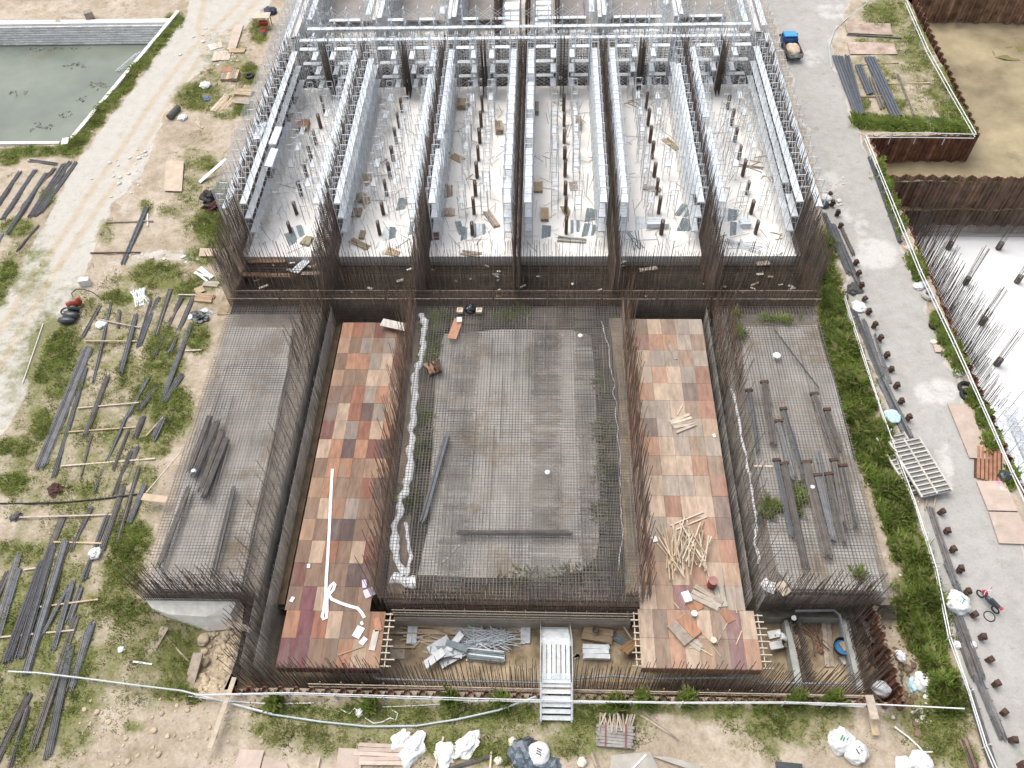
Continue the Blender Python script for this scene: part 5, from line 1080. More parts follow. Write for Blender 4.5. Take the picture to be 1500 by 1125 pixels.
# ------------------------------------------------------------------ front pit contents
zf = -2.95
B_ = lambda x, y, dz=.02: P(x, y, zf+dz)
t = thing('concrete_upstand', 'pale concrete upstand along the back of the pit between the decks', 'concrete upstand', (-10.2, 20.0, -3))
MB().box((8.1, 0, .55), (16.2, .5, 1.2)).obj('upstand', mat('beige_concrete', (.45, .41, .33), .9, .2, 1), t)
t = thing('concrete_channel', 'grey concrete channel walls in the right end of the pit', 'concrete channel', (14.2, 20.5, -3))
cg = mat('greenish_concrete', (.40, .41, .38), .85, .2, 1.2)
MB().box((3.2, .1, .7), (6.4, .4, 1.5)).obj('back_wall', cg, t); MB().box((2.4, -2.5, .5), (.45, 4.6, 1.1)).obj('dividing_wall', cg, t); MB().box((6.2, -2.5, .6), (.45, 4.8, 1.3)).obj('side_wall', cg, t)
cage('rebar_wall', 'dark rebar cage on the dividing wall of the concrete channel', (17.2, 15.9), (16.9, 20.3), -2.9, -1.2, .5, .16, .2, ztop=-.8, lean=.03)
stack('two silvery planks standing at the left of the pit', B_(605, 920), .0, 2.2, .32, 2, 2, [galv], name='plank_pile', cat='plank pile')
stack('two silvery planks standing left of the metal stairs', B_(770, 922), .0, 1.9, .32, 2, 2, [galv], name='plank_pile', cat='plank pile')
stack('orange pink timbers against the back of the pit', B_(725, 909), math.pi/2, 2.6, .16, 3, 4, [mat('pink_timber', (.55, .33, .22), .8, .15, 2)])
t = thing('steel_scrap_heap', 'heap of crumpled galvanised sheets in the left part of the pit', 'scrap heap', B_(650, 955))
for i in range(9):
    o = mesh_obj('sheet', MB().box((0, 0, 0), (rnd(.4, .8), rnd(1.4, 2.4), .05)).mesh('sheet', random.choice([galv, galv_grey, galv_grey, galv_tube])), t, (rnd(-1.2, 1.2), rnd(-.7, .7), .15+i*.08)); o.rotation_euler = (rnd(-.3, .3), rnd(-.4, .4), rnd(-1.9, -.6))
t = thing('rod_heap', 'spread heap of thin silvery rods in the pit', 'rod heap', B_(712, 938))
A = []; Bq = []
for i in range(150):
    a = rnd(-.9, .9)+(math.pi/2 if random.random() < .8 else 0); L = rnd(.8, 1.7); x, y, z = rnd(-1.3, 1.4), rnd(-.55, .55), rnd(.05, .5); A.append((x-L*math.sin(a)/1.2, y-L*math.cos(a)/2, z)); Bq.append((x+L*math.sin(a)/1.2, y+L*math.cos(a)/2, z+rnd(-.1, .1)))
tag(mesh_obj('rods', bars_mesh('rods', A, Bq, .022, galv, n=4), t), kind='stuff')
stack('grey bundled scaffold tubes in front of the rod heap', B_(712, 962), 1.5, 2.5, .11, 6, 4, [galv_grey, galv_tube], name='tube_bundle', cat='tube bundle', piece='tube', th=.1)
boards('square pale board in the left part of the pit', B_(582, 955), .1, 1.0, 1.0, timber_pale)
boards('long board leaning at the back of the pit', B_(660, 918), 1.5, 4.6, .5, timber_pale); boards('second long board below the first at the back of the pit', B_(640, 926), 1.55, 3.0, .35, timber)
for i in range(14):
    boards('pale batten ends strewn beside the left deck falsework', B_(rnd(570, 660), rnd(915, 950), .02+i*.01), math.pi/2+rnd(-.35, .25), rnd(1.0, 2.6), .09, timber_pale if i % 2 else timber, name='batten', cat='batten', th=.07)['group'] = 'battens strewn in the pit'
stack('brown tan form panels stacked right of the metal stairs', B_(875, 932), 1.42, 2.0, .45, 2, 4, [mat('panel_tan', (.42, .31, .21), .8, .2, 1.5), tan_b], name='panel_stack', cat='panels', th=.1)
stack('short stack of silvery planks right of the metal stairs', B_(873, 957), math.pi/2, 1.7, .3, 3, 6, [galv], name='plank_pile', cat='plank pile')
stack('brown panels leaning against the falsework of the right deck', B_(926, 946, .8), -.9, 1.5, .25, 3, 2, [mat('panel_brown', (.30, .18, .09), .75, .25, 2)], name='panel_stack', cat='panels', tilt=(0, -.5))
stack('grey blue rods lying right of the tan panels', B_(903, 935), 1.1, 1.6, .08, 5, 2, [galv_grey], name='rod_bundle', cat='rods', piece='rod', th=.05)
tag(MB().beam(B_(905, 905, .8), B_(928, 940, .3), .1, .08).obj('batten', timber_pale), 'pale batten leaning right of the tan panels in the pit', 'batten')
t = tag(MB().cyl((0, 0, 0), (0, 0, .45), .22, 14, caps=False).cyl((0, 0, 0), (0, 0, .45), .16, 14, caps=False).cyl((0, 0, .0), (0, 0, .04), .2, 14).obj('pipe_stub', timber_pale, None, B_(872, 926, .5)), 'round pipe stub standing on the tan panels', 'pipe')
for i in range(16):
    p = B_(rnd(575, 930), rnd(905, 965)); boards('small offcuts scattered over the pit floor', p, rnd(0, 3), rnd(.3, .8), rnd(.1, .25), random.choice([timber_pale, timber, conc]), name='offcut', cat='offcut', th=.06)['group'] = 'offcuts on the pit floor'
stack('muddy boards lying lengthwise in the concrete channel', B_(1212, 945), -.12, 3.0, .3, 2, 2, [tan_b, timber_grey]); stack('timber platform beside the two workers', B_(1150, 938, .6), 1.45, 1.9, .3, 3, 1, [tan_b]); stack('upright planks below the worker platform', B_(1158, 955), 0, 2.2, .2, 2, 2, [tan_b, timber])
stack('jumbled twisted rusty bars in the concrete channel', B_(1195, 935), .3, 2.2, .06, 8, 3, [bar_rust, bar_brown], name='bar_heap', cat='rebar', messy=.6, piece='bar', th=.06)
t = thing('plastic_tub', 'round black tub with blue and tan contents in the channel', 'tub', B_(1232, 950, .6))
ring = MB()
for a in range(20):
    a0, a1 = a*2*math.pi/20, (a+1)*2*math.pi/20
    P1 = [(1.0, 0), (.8, -.5), (.72, -.5), (.9, 0)]
    vs = [(r*.62*math.cos(q), r*.62*math.sin(q), z+.5) for q in (a0, a1) for r, z in P1]; ring.add(vs, [(0, 1, 5, 4), (1, 2, 6, 5), (2, 3, 7, 6), (3, 0, 4, 7)])
ring.obj('rim', black_rubber, t); MB().cyl((0, 0, .05), (0, 0, .22), .5, 20).obj('contents', mat('blue_tub_inside', (.04, .22, .48), .4, .2, 2), t); MB().box((.08, .05, .3), (.35, .6, .12), rz=.4).obj('timber_offcut', tan_b, t)
boards('white sack in the concrete channel next to the tub', B_(1236, 968), .3, .5, .4, white_bag, name='sack', cat='bag', th=.2)
for i, (x, y, lab) in enumerate(((1134, 930, 'white sack on the left of the seated worker'), (1136, 946, 'white sack below the seated worker'))): boards(lab, B_(x, y, .7), .2, .5, .9, white_bag, name='sack', cat='bag', th=.2)
hose('black waterstop strip along the front bars of the pit', [(545, 988), (552, 992), (600, 994), (700, 996), (790, 998)], .07, mat('grey_waterstop', (.28, .29, .30), .5, .2, 3), name='waterstop', cat='waterstop', lift=[-.3]*5)
hose('dark waterstop strip along the right front bars of the pit', [(840, 992), (900, 988), (960, 992), (1105, 990), (1115, 998), (1250, 1000)], .07, mat('grey_waterstop', (.28, .29, .30), .5, .2, 3), name='waterstop', cat='waterstop', lift=[-.3]*6)
hose('curved dark waterstop round the concrete channel', [(1168, 890), (1225, 889), (1234, 896), (1240, 920), (1246, 950), (1252, 985)], .09, mat('grey_waterstop2', (.16, .16, .165), .5, .3, 6), name='waterstop', cat='waterstop', lift=[-.6]*6)
t = stack('grey weathered planks leaning between bars and sheet piles', P(1273, 925, -1.6), .25, 1.6, .28, 3, 1, [mat('grey_plank', (.22, .21, .20), .85, .3, 2)], tilt=(0, .7)); 
# ------------------------------------------------------------------ metal stairs over the sheet piles
t = thing('metal_stairs', 'white galvanised stairs and platform crossing into the front pit', 'stairs', (.9, 15.0, 0))
W_ = 1.75
def tread_run(y0, z0, y1, z1, n):
    for i in range(n):
        f = (i+.5)/n; MB().box((0, y0+(y1-y0)*f, z0+(z1-z0)*f), (W_, abs(y1-y0)/n*.80, .05)).obj('tread', stair_metal, t)
    for s in (-1, 1): MB().beam((s*(W_/2+.05), y0, z0-.05), (s*(W_/2+.05), y1, z1-.05), .06, .2).obj('stringer', galv_tube, t)
tread_run(-2.1, .15, -.05, 1.2, 6)
for i in range(6): MB().box((-W_/2+W_*(i+.5)/6, 1.15, 1.27), (W_/6-.06, 2.2, .05)).obj('platform_plank', stair_metal, t)
for i in range(2): MB().box((0, .0+i*.32-.02, 1.24), (W_, .28, .05)).obj('platform_board', stair_metal, t)
tread_run(2.3, 1.15, 4.6, -2.4, 7)
for s in (-1, 1):
    mb = MB(); x = s*(W_/2+.1)
    pts = [(x, -2.2, 1.0), (x, 0, 2.1), (x, 2.3, 2.1), (x, 4.7, -1.5)]
    mb.tube(pts, .028, 5); mb.tube([(p[0], p[1], p[2]-.45) for p in pts], .02, 5)
    for p, b in zip(pts, (0, -2.8, -2.8, -2.9)): mb.cyl((p[0], p[1], b), p, .03, 5)
    mb.cyl((x, 1.1, -2.8), (x, 1.1, 2.1), .03, 5); mb.obj('handrail', stair_metal, t)
MB().beam((-.95, 2.3, -2.8), (.95, 2.3, 1.0), .03, .03).beam((.95, 2.3, -2.8), (-.95, 2.3, 1.0), .03, .03).obj('cross_brace', galv_tube, t)
# ------------------------------------------------------------------ bags, sheeting, tyres, rubbish
def blob_mesh(name, m, rx, ry, rz, seed, amp=.22, freq=2.2, sub=3, flat=.5, smooth=True):
    bm = bmesh.new(); bmesh.ops.create_icosphere(bm, subdivisions=sub, radius=1.0)
    for v in bm.verts:
        c = v.co.copy(); n = mnoise.noise(c*freq+Vector((seed, 0, 0)))+.6*(1-3*abs(mnoise.noise(c*freq*1.7+Vector((0, seed, 0)))))*.5+.5*(.3-abs(mnoise.noise(c*freq*3.3+Vector((0, 0, seed)))))
        c *= 1+amp*n; v.co = Vector((c.x*rx, c.y*ry, max(c.z, -flat)*rz))
    me = bpy.data.meshes.new(name); bm.to_mesh(me); bm.free(); me.materials.append(m)
    me.polygons.foreach_set('use_smooth', [smooth]*len(me.polygons)); return me
def bag(lab, x, y, s, m, seed, z=None, tall=.8, mark=None, name='jumbo_bag', cat='bag', amp=.3, sq=1.0, dz=0.0):
    s *= .80; c = (G(x, y) if z is None else P(x, y, z)); c.z += .5*s*tall*.9+dz
    t = thing(name, lab, cat, c, rnd(0, 3))
    mesh_obj('body', blob_mesh('body', m, s*sq*(1.25 if amp > .42 else 1), s*(.9 if amp > .42 else 1), s*tall, seed, amp*(1.35 if amp > .42 else .8), 1.25 if amp > .42 else 1.7, 3 if amp > .42 else 4, .5, amp <= .42), t)
    mb = MB()
    for k in range(5):
        a = seed+k*1.256; mb.beam((0, 0, s*tall*.9), (.45*s*math.cos(a), .45*s*math.sin(a), s*tall*(1.02+.1*math.sin(k*2.1))), .10*s, .05*s)
    tag(mb.obj('tied_top', m, t), kind='stuff')
    if mark:
        for k in range(3): MB().beam((-.22*s+.2*s*k, -.25*s, s*tall*1.02), (-.1*s+.2*s*k, .2*s, s*tall*1.04), .1*s, .03).obj('print', mark, t)
    return t
bag('white jumbo bag with green print on the bundles beside the motorbike', 1400, 886, .95, white_bag, 1, mark=green_mark)
bag('white jumbo bag next to the pale blue bag behind the sheet piles', 1353, 1000, .85, white_bag, 2)
bag('pale blue bag next to a white jumbo bag behind the sheet piles', 1337, 1005, .7, blue_bag, 3, sq=.7)
bag('greyish white bag at the corner inside the rusty sheet piles', 1289, 1011, .7, mat('grey_bag', (.55, .55, .55), .75, .1, 3), 4, z=-.9, sq=.8)
bag('white bag wedged between the sheet piles and the dark hollow', 1318, 962, .5, white_bag, 5, z=-.2, sq=.6)
bag('larger white jumbo bag of a pair on sand at lower right', 1231, 1088, .95, white_bag, 6, mark=green_mark)
bag('smaller white jumbo bag of a pair on sand, with dark print', 1252, 1103, .8, white_bag, 7, mark=black_plastic)
bag('white bag at the bottom edge, left of another', 1322, 1122, .6, white_bag, 8); bag('white bag at the bottom edge, right of another', 1347, 1118, .8, white_bag, 9)
bag('white crumpled bag heap right of the timber at the bottom edge', 606, 1098, .8, white_bag, 10, tall=.5, amp=.5); bag('small white crumpled bag above the timber at the bottom', 588, 1083, .55, white_bag, 11, tall=.4, amp=.5)
bag('white crumpled bag left of the rusty beam at the bottom', 652, 1107, .7, white_bag, 12, tall=.45, amp=.5); bag('white crumpled bag with brown spill near the bottom middle', 684, 1092, .75, white_bag, 13, tall=.45, amp=.5)
bag('dark blue grey plastic sheeting heap beside the big white bag', 766, 1112, .95, mat('blue_black_sheet', (.07, .095, .12), .4, .35, 4, spec=.6), 14, tall=.4, amp=.45, sq=1.0, name='plastic_sheeting', cat='plastic sheet')
bag('black plastic heap above the big white bag', 769, 1093, .6, black_plastic, 15, tall=.5, amp=.45, name='plastic_sheeting', cat='plastic sheet')
bag('big round white bag with a black mark near the bottom middle', 789, 1105, .85, white_bag, 16, tall=.6, mark=black_plastic, amp=.12)
bag('dark sheet heap with brown contents right of the big white bag', 803, 1123, .7, mat('blue_black_sheet', (.07, .095, .12), .4, .35, 4, spec=.6), 17, tall=.4, amp=.45, name='plastic_sheeting', cat='plastic sheet')
for i, (x, y, s, lab) in enumerate(((751, 1087, .32, 'small cream sack left of the black plastic heap'), (730, 1115, .3, 'small cream sack below left of the dark sheeting'), (853, 1117, .35, 'small cream sack on grass right of the dark sheeting'), (527, 1045, .3, 'small white plastic rag by the front railing'), (178, 952, .25, 'small pale stone in the path left of the tilted plank'), (1424, 945, .3, 'small white rag on the wide dark bundle by the road'), (1402, 945, .3, 'white plastic cup on the road edge by the kerb'))):
    bag(lab, x, y, s, white_bag if i > 2 else mat('cream_sack', (.66, .60, .50), .8, .1, 4), 20+i, tall=.6, amp=.4, name='sack', cat='bag')
bag('pale blue bag with a black tie beside the pipe railing', 1306, 611, .75, blue_bag, 31, tall=.45, amp=.3); bag('white net bag of ropes on the road edge between bundles', 1257, 450, .75, white_bag, 32, tall=.35, amp=.35)
bag('black bag beside the right end of the scaffolds', 1207, 302, .55, black_plastic, 33, tall=.8, amp=.15); bag('white bag behind the black bag at the scaffold end', 1210, 291, .6, white_bag, 34, tall=.5, amp=.3)
bag('heap of dark grey sacks among the road posts', 1250, 425, .7, mat('dark_sack', (.10, .095, .09), .8, .3, 4), 35, tall=.5, amp=.5, name='sack', cat='bag')
bag('white and grey sacks heap by the railing of the white pit', 1345, 421, .5, white_bag, 36, tall=.6, amp=.4, name='sack', cat='bag'); bag('grey sack next to white ones by the white pit railing', 1352, 418, .45, mat('dull_sack', (.38, .42, .42), .8, .15, 4), 37, tall=.6, amp=.4, name='sack', cat='bag'); bag('cream lump at the road edge below the first railing weeds', 1329, 364, .35, mat('cream_sack', (.66, .60, .50), .8, .1, 4), 38, tall=.6, amp=.3, name='sack', cat='bag')
bag('white cement sack at the road edge above the tyres', 1402, 546, .5, white_bag, 39, tall=.5, amp=.4, name='sack', cat='bag'); bag('cream sack at the road edge beside the small pinkish board', 1368, 502, .35, mat('cream_sack', (.66, .60, .50), .8, .1, 4), 40, tall=.5, amp=.4, name='sack', cat='bag')
bag('black bag at the road edge between pinkish plates', 1470, 700, .62, black_plastic, 41, tall=.75, amp=.15); bag('small pink bag next to the black bag at the road edge', 1461, 709, .25, pink_m, 42, tall=.7, amp=.2); bag('beige sack below the black bag at the road edge', 1468, 718, .45, mat('cream_sack', (.66, .60, .50), .8, .1, 4), 43, tall=.4, amp=.3, name='sack', cat='bag')
bag('dark bag at the middle of the cross wall beside the middle mat', 689, 455, .55, mat('shiny_black_bag', (.02, .022, .028), .2, .3, 4, spec=.8), 44, z=ZM, tall=.9, amp=.25)
bag('white sack on grass by the scaffolds at upper left', 301, 126, .75, white_bag, 45, tall=.4, amp=.35, name='sack', cat='bag'); bag('blue rag on grass below the white sack at upper left', 303, 145, .45, mat('blue_rag', (.12, .17, .26), .8, .2, 4), 46, tall=.4, amp=.5, name='rag', cat='rag'); bag('white heap of plaster beside the dark cylinder', 267, 173, .6, white_wall, 47, tall=.35, amp=.4, name='plaster_heap', cat='heap')
bag('white sheet lying on bare sand in the upper left yard', 148, 475, .6, white_bag, 48, tall=.25, amp=.4, name='plastic_sheeting', cat='plastic sheet'); bag('black rubbish bags among white scraps in the left yard', 293, 466, .7, black_plastic, 49, tall=.5, amp=.6, name='rubbish_bag', cat='rubbish'); bag('grey rubbish bag right of the black ones in the left yard', 302, 458, .45, mat('grey_bag', (.55, .55, .55), .75, .1, 3), 50, tall=.5, amp=.5, name='rubbish_bag', cat='rubbish'); bag('white rag left of the black rubbish bags', 283, 463, .4, white_bag, 51, tall=.4, amp=.5, name='rag', cat='rag')
bag('two white bags on the rebar bundle in the lower left yard', 142, 813, .5, white_bag, 52, tall=.7, amp=.4, dz=.2)
bag('pile of black junk beside the left tank scaffold', 308, 291, .95, mat('black_junk', (.025, .022, .022), .6, .5, 5), 53, tall=.6, amp=.7, name='junk_pile', cat='junk'); bag('reddish black junk below the black pile at the left scaffold', 312, 305, .8, mat('red_black_junk', (.06, .025, .02), .7, .5, 5), 54, tall=.5, amp=.7, name='junk_pile', cat='junk')
bag('dark scrap in sand left of the black cables', 82, 717, .55, mat('red_black_junk', (.06, .025, .02), .7, .5, 5), 55, tall=.4, amp=.7, name='scrap_lump', cat='scrap')
bag('small dark round lump at the left of the black cables', 24, 757, .4, mat('dark_sack', (.10, .095, .09), .8, .3, 4), 56, tall=.4, amp=.6, name='scrap_lump', cat='scrap')
def tyre(lab, c, R=.5, r=.16, tilt=(0, 0)):
    mb = MB(); NS = 18; ns = 8
    for i in range(NS):
        a0, a1 = i*2*math.pi/NS, (i+1)*2*math.pi/NS
        for j in range(ns):
            b0, b1 = j*2*math.pi/ns, (j+1)*2*math.pi/ns
            mb.add([((R+r*math.cos(b))*math.cos(a), (R+r*math.cos(b))*math.sin(a), r*math.sin(b)+r) for a, b in ((a0, b0), (a1, b0), (a1, b1), (a0, b1))], [(0, 1, 2, 3)])
    o = mb.obj('tyre', black_rubber, None, c, smooth=True); o.rotation_euler = (tilt[0], tilt[1], 0); return tag(o, lab, 'tyre')
tyre('upper of two black tyres by the railing of the white pit', G(1414, 570)); tyre('lower of two black tyres by the railing of the white pit', G(1417, 580))
tyre('dark small tyre at the road edge farther up the railing', G(1368, 478), .35, .14)
tyre('dark tyre like ring leaning in scaffolds, upper left edge', G(366, 113), .4, .16)
for i, (x, y, lab) in enumerate(((1335, 377, 'upper pale ring of concrete on the railing weeds'), (1359, 434, 'lower pale ring of concrete by the sacks'))): 
    o = tyre(lab, G(x, y), .42, .2); o.name = 'concrete_ring'; o['category'] = 'concrete ring'; o.data.materials.clear(); o.data.materials.append(conc)
# left yard odds and ends
wl = [timber_grey, timber, tan_b]
stack('stack of tan timbers beside the left scaffold, upper left', G(348, 76), math.pi/2, 1.9, .2, 4, 3, wl); stack('pale boards lying flat left of the pinkish plate', G(325, 82), .1, 2.0, .5, 4, 1, [mat('pale_board2', (.55, .47, .38), .8, .15, 2)], jit=.1)
stack('crate like stack with an orange lid beside the scaffold', G(338, 113), .05, 1.8, .3, 6, 5, wl); boards('orange brown lid on the crate like stack', G(334, 107, .42), .1, 1.0, 1.3, ply('o'))
stack('fan of pale planks on grass beside the left scaffold', G(328, 152), -.35, 3.3, .22, 7, 1, [timber_pale, timber], messy=.12); stack('grey planks right of the fan of pale planks', G(358, 137), 1.4, 2.0, .25, 4, 3, wl); stack('lower grey boards right of the fan of pale planks', G(356, 150), 1.4, 1.8, .25, 3, 2, [timber_grey])
stack('pale broken sheets beside the road among rubble, upper left', G(316, 68), .4, 1.3, .5, 3, 1, [white_wall, mat('pale_board2', (.55, .47, .38), .8, .15, 2)], messy=.5, name='broken_sheets', cat='sheets')
stack('thin pale boards scattered on sand right of the plywood sheet', G(290, 180), .9, 2.4, .14, 3, 1, [timber_pale], messy=.5); boards('long galvanised plank leaning on the left scaffold', P(312, 250, .6), -.75, 3.6, .4, galv, tilt=(.25, 0))
t = thing('dark_cylinder', 'dark woven cylinder lying on sand left of the tanks', 'cylinder', G(256, 168, .3)); MB().cyl((-.25, -.9, 0), (.25, .9, 0), .34, 14).obj('roll', mat('dark_roll', (.12, .115, .10), .9, .4, 6), t); MB().cyl((.25, .9, 0), (.27, .96, 0), .22, 12).obj('roll_end', black_plastic, t)
t = thing('work_bench', 'small bench with red cloth beside the left scaffold', 'bench', G(387, 40), .05)
MB().box((0, 0, 1.5), (2.2, 1.3, .06)).obj('roof_board', mat('pale_board2', (.55, .47, .38), .8, .15, 2), t)
for x in (-.9, .9):
    for y in (-.5, .5): MB().box((x, y, .75), (.1, .1, 1.5)).obj('leg', timber, t)
MB().box((.2, -.5, .8), (1.0, .4, .5), rot=Matrix.Rotation(.4, 3, 'X')).obj('red_cloth', red_paint, t); MB().box((.15, -1.2, .35), (.5, 1.0, .05), rz=.2).obj('red_panel', red_paint, t)
bag('dark bundle of barrels at the top edge by the left scaffold', 396, 19, .95, mat('navy_barrels', (.05, .06, .085), .6, .4, 3), 61, tall=.6, amp=.35, name='barrel_bundle', cat='barrels')
for i, (a, b, lab, m) in enumerate((((156, 327), (225, 325), 'thin rusty stick across the single dark bundle', timber_grey), ((133, 372), (206, 371), 'thin black stick below the single dark bundle', rust_dark), ((217, 315), (217, 332), 'short white board stub right of the single dark bundle', white_paint), ((262, 433), (308, 434), 'pale thin batten on grass by the stacked boards', timber_pale), ((126, 501), (200, 501), 'batten under the upper yard bundles', timber), ((142, 469), (205, 481), 'thin brown batten slanting under upper yard bundles', timber_grey), ((115, 599), (205, 591), 'batten under the middle yard bundles', timber_pale), ((102, 634), (200, 627), 'second batten under the middle yard bundles', timber), ((90, 684), (228, 673), 'long pale batten under the middle yard bundles', timber_pale), ((30, 759), (165, 755), 'batten under the bundles below the black cables', timber_pale), ((80, 795), (150, 797), 'batten under the lower yard bundles', timber), ((-5, 935), (110, 924), 'batten beneath the big lower pile', timber_pale), ((60, 890), (145, 879), 'batten beneath the hooked bundles', timber), ((36, 836), (60, 832), 'stub batten at the top of the lower pile', timber_pale), ((272, 515), (296, 514), 'short batten at the right edge of the yard', timber_pale), ((196, 970), (224, 974), 'short white stick below the tilted plank', white_paint), ((242, 932), (277, 970), 'thin stick right of the tilted plank', timber_pale), ((215, 640), (240, 612), 'thin stick in the weeds of the yard', timber), ((650, 1080), (636, 1130), 'bamboo stick standing out left of the rusty beam', timber_pale), ((720, 1100), (718, 1126), 'bamboo stick right of the rusty beam', timber_pale), ((946, 1106), (925, 1128), 'white stick on sand at the bottom edge', white_paint), ((469, 1110), (465, 1130), 'thin stick at the bottom edge left of a plate', timber_pale))):
    tag(MB().beam(G(*a, .12), G(*b, .12), .11, .09).obj('batten', m), lab, 'batten')
boards('tilted weathered plank on the path in front of the left mat', G(227, 946, .05), -.27, 2.6, .55, timber_grey); boards('weathered board standing by the rocky hollow', G(286, 982, .15), -.02, 2.1, .65, timber_grey, th=.2); boards('board lying across the top of the rocky hollow', G(351, 921, .5), 1.35, 2.0, .42, timber_grey)
stack('tan planks with messy ends above the yard, right of grass', G(300, 438), 1.45, 1.6, .22, 4, 3, [tan_b, mat('reddish_plank', (.42, .22, .14), .7, .2, 2)]); stack('pale grey boards beside the cross wall end', G(310, 417), 1.5, 1.4, .3, 2, 2, [mat('greyed_board', (.40, .36, .29), .85, .2, 2)]); stack('white sticks heap beside the cross wall end', G(299, 403), 1.1, 1.9, .2, 4, 2, [white_paint, galv], messy=.3, name='stick_heap', cat='sticks'); boards('tilted brown board above the tan planks', G(293, 426, .1), .6, .8, .8, tan_b)
stack('scattered pale metal strips in the upper yard', G(205, 436), .4, 2.2, .09, 9, 2, [galv_tube, galv], name='metal_strips', cat='metal strips', messy=.5, piece='strip', th=.04)
t = thing('machine_heap', 'heap of black and red machine parts at the road bend', 'scrap', G(108, 458)); 
for i, (x, y, z, sx, sy, sz, m) in enumerate(((-.2, .6, .3, .8, .5, .5, 'r'), (.1, .1, .35, .9, .35, .4, 'k'), (0, -.5, .2, 1.2, .7, .35, 'k'), (-.2, -1.1, .2, 1.3, .6, .3, 'k'), (.3, .9, .4, .4, .6, .4, 'r'))): 
    o = mesh_obj('machine_part', blob_mesh('machine_part', red_paint if m == 'r' else black_plastic, sx*.6, sy*.6, sz, i, .3, 2, 2), t); o.location = (x, y, z)
tyre('wire wheel ring on the road beside the machine parts', G(96, 456), .38, .05)
boards('white block standing on the road bend', G(127, 417, .02), .2, .5, .9, white_wall, name='white_block', cat='block', th=.7)
stack('stack of pale timbers at the bottom edge left of white bags', G(562, 1106), math.pi/2, 3.1, .22, 5, 3, [mat('pinkish_timber', (.50, .40, .33), .8, .15, 2, rand=.15)], jit=.25)
bundle((720, 1108), (648, 1130), .35, 'rusty beam slanting on grass at the bottom edge', bar_bundle_rust, h=2, cat='steel beam'); 
t = thing('board_pile', 'pile of grey planks tied up on grass right of the stairs', 'board pile', G(901, 1080), math.pi/2-.06)
for k in range(3):
    for i in range(7): mesh_obj('plank', MB().box((0, 0, 0), (.16, rnd(1.9, 2.3), .09)).mesh('plank', random.choice([timber_grey, mat('grey_plank2', (.30, .28, .26), .85, .3, 2)])), t, ((i-3)*.18, rnd(-.1, .1), .06+k*.1), rnd(-.02, .02))
for k in range(16): mesh_obj('stick', MB().box((0, 0, 0), (.09, 1.1, .05)).mesh('stick', timber_grey), t, (.75+rnd(-.1, .1), -1+k*.13, .25+rnd(0, .1)), math.pi/2+rnd(-.4, .4))
for i in range(2): MB().box((0, -.6+i*1.2, .38), (1.4, .07, .04)).obj('red_tie', red_paint, t)
bundle((868, 1107), (876, 1128), .35, 'dark short planks at the bottom edge right of the stairs', timber_grey, h=2, cat='board pile', r=.06)
boards('white propped plank bridging the railing at the left', P(326, 1043, .6), -.12, 4.2, .3, timber_pale); boards('pale plank across the railing at the right end', P(1277, 1036, 1.0), .02, 1.4, .5, timber_pale, th=.06); boards('grey brown plank below the pale one at the right railing', P(1279, 1058, .3), -.02, 1.5, .42, tan_b)
stack('weathered logs lying on sand right of the board pile', G(966, 1064), .9, 2.6, .1, 2, 1, [timber_grey], messy=.3, name='stick_heap', cat='sticks'); boards('black box frame at the bottom edge of the sand', G(1155, 1125), 1.5, 1.5, .5, black_plastic, th=.25, name='crate', cat='crate')
for i, (x, y, lab) in enumerate(((404, 200, 'upper bright plank bundle lying across the outer left scaffold'), (381, 193, 'bright short plank bundle on the outer left scaffold'), (398, 232, 'lower bright plank bundle across the outer left scaffold'))):
    stack(lab, P(x, y, ZF+LIFT*3+.1), -.02, 2.6, .34, 2, 2, [galv], name='plank_pile', cat='plank pile')
# wire posts along the left yard by the road
for i, (x, y, lab) in enumerate(((62, 480, 'thin white marker line at the road edge by the big grass patch'),)): tag(MB().tube([G(64, 475, .1), G(52, 510, .1), G(40, 545, .1), G(34, 562, .1)], .04, 5).obj('white_line', white_paint), lab, 'cord')
# ------------------------------------------------------------------ truck
tr = thing('pickup_truck', 'small blue truck with sandy load driving up the concrete road', 'truck', P(1157, 78, 0), .05); tr.scale = (.92, .92, .92)
def rounded(name, c, d, m, par, bev=.12, seg=2):
    bm = bmesh.new(); bmesh.ops.create_cube(bm, size=1.0)
    for v in bm.verts: v.co = Vector((v.co.x*d[0], v.co.y*d[1], v.co.z*d[2]))
    bmesh.ops.bevel(bm, geom=bm.edges[:], offset=bev, segments=seg, affect='EDGES'); me = bpy.data.meshes.new(name); bm.to_mesh(me); bm.free(); me.materials.append(m)
    return mesh_obj(name, me, par, c)
cab = rounded('cab', (0, 1.55, 1.05), (1.75, 1.5, 1.2), blue_paint, tr, .15); rounded('cab_roof', (0, 1.5, 1.68), (1.6, 1.25, .14), blue_light, tr, .06)
MB().box((0, 2.27, 1.3), (1.4, .04, .5), rot=Matrix.Rotation(-.3, 3, 'X')).obj('windscreen', glass_m, tr); MB().box((0, .80, 1.35), (1.2, .03, .35)).obj('rear_window', glass_m, tr)
for s in (-1, 1): MB().box((s*.88, 1.5, 1.35), (.03, .8, .4)).obj('side_window', glass_m, tr); MB().box((s*1.05, 2.05, 1.25), (.18, .1, .28)).obj('mirror', black_plastic, tr); MB().box((s*.88, -.75, .95), (.06, 2.9, .45)).obj('bed_side', mat('truck_side', (.13, .12, .11), .6, .3, 3), tr)
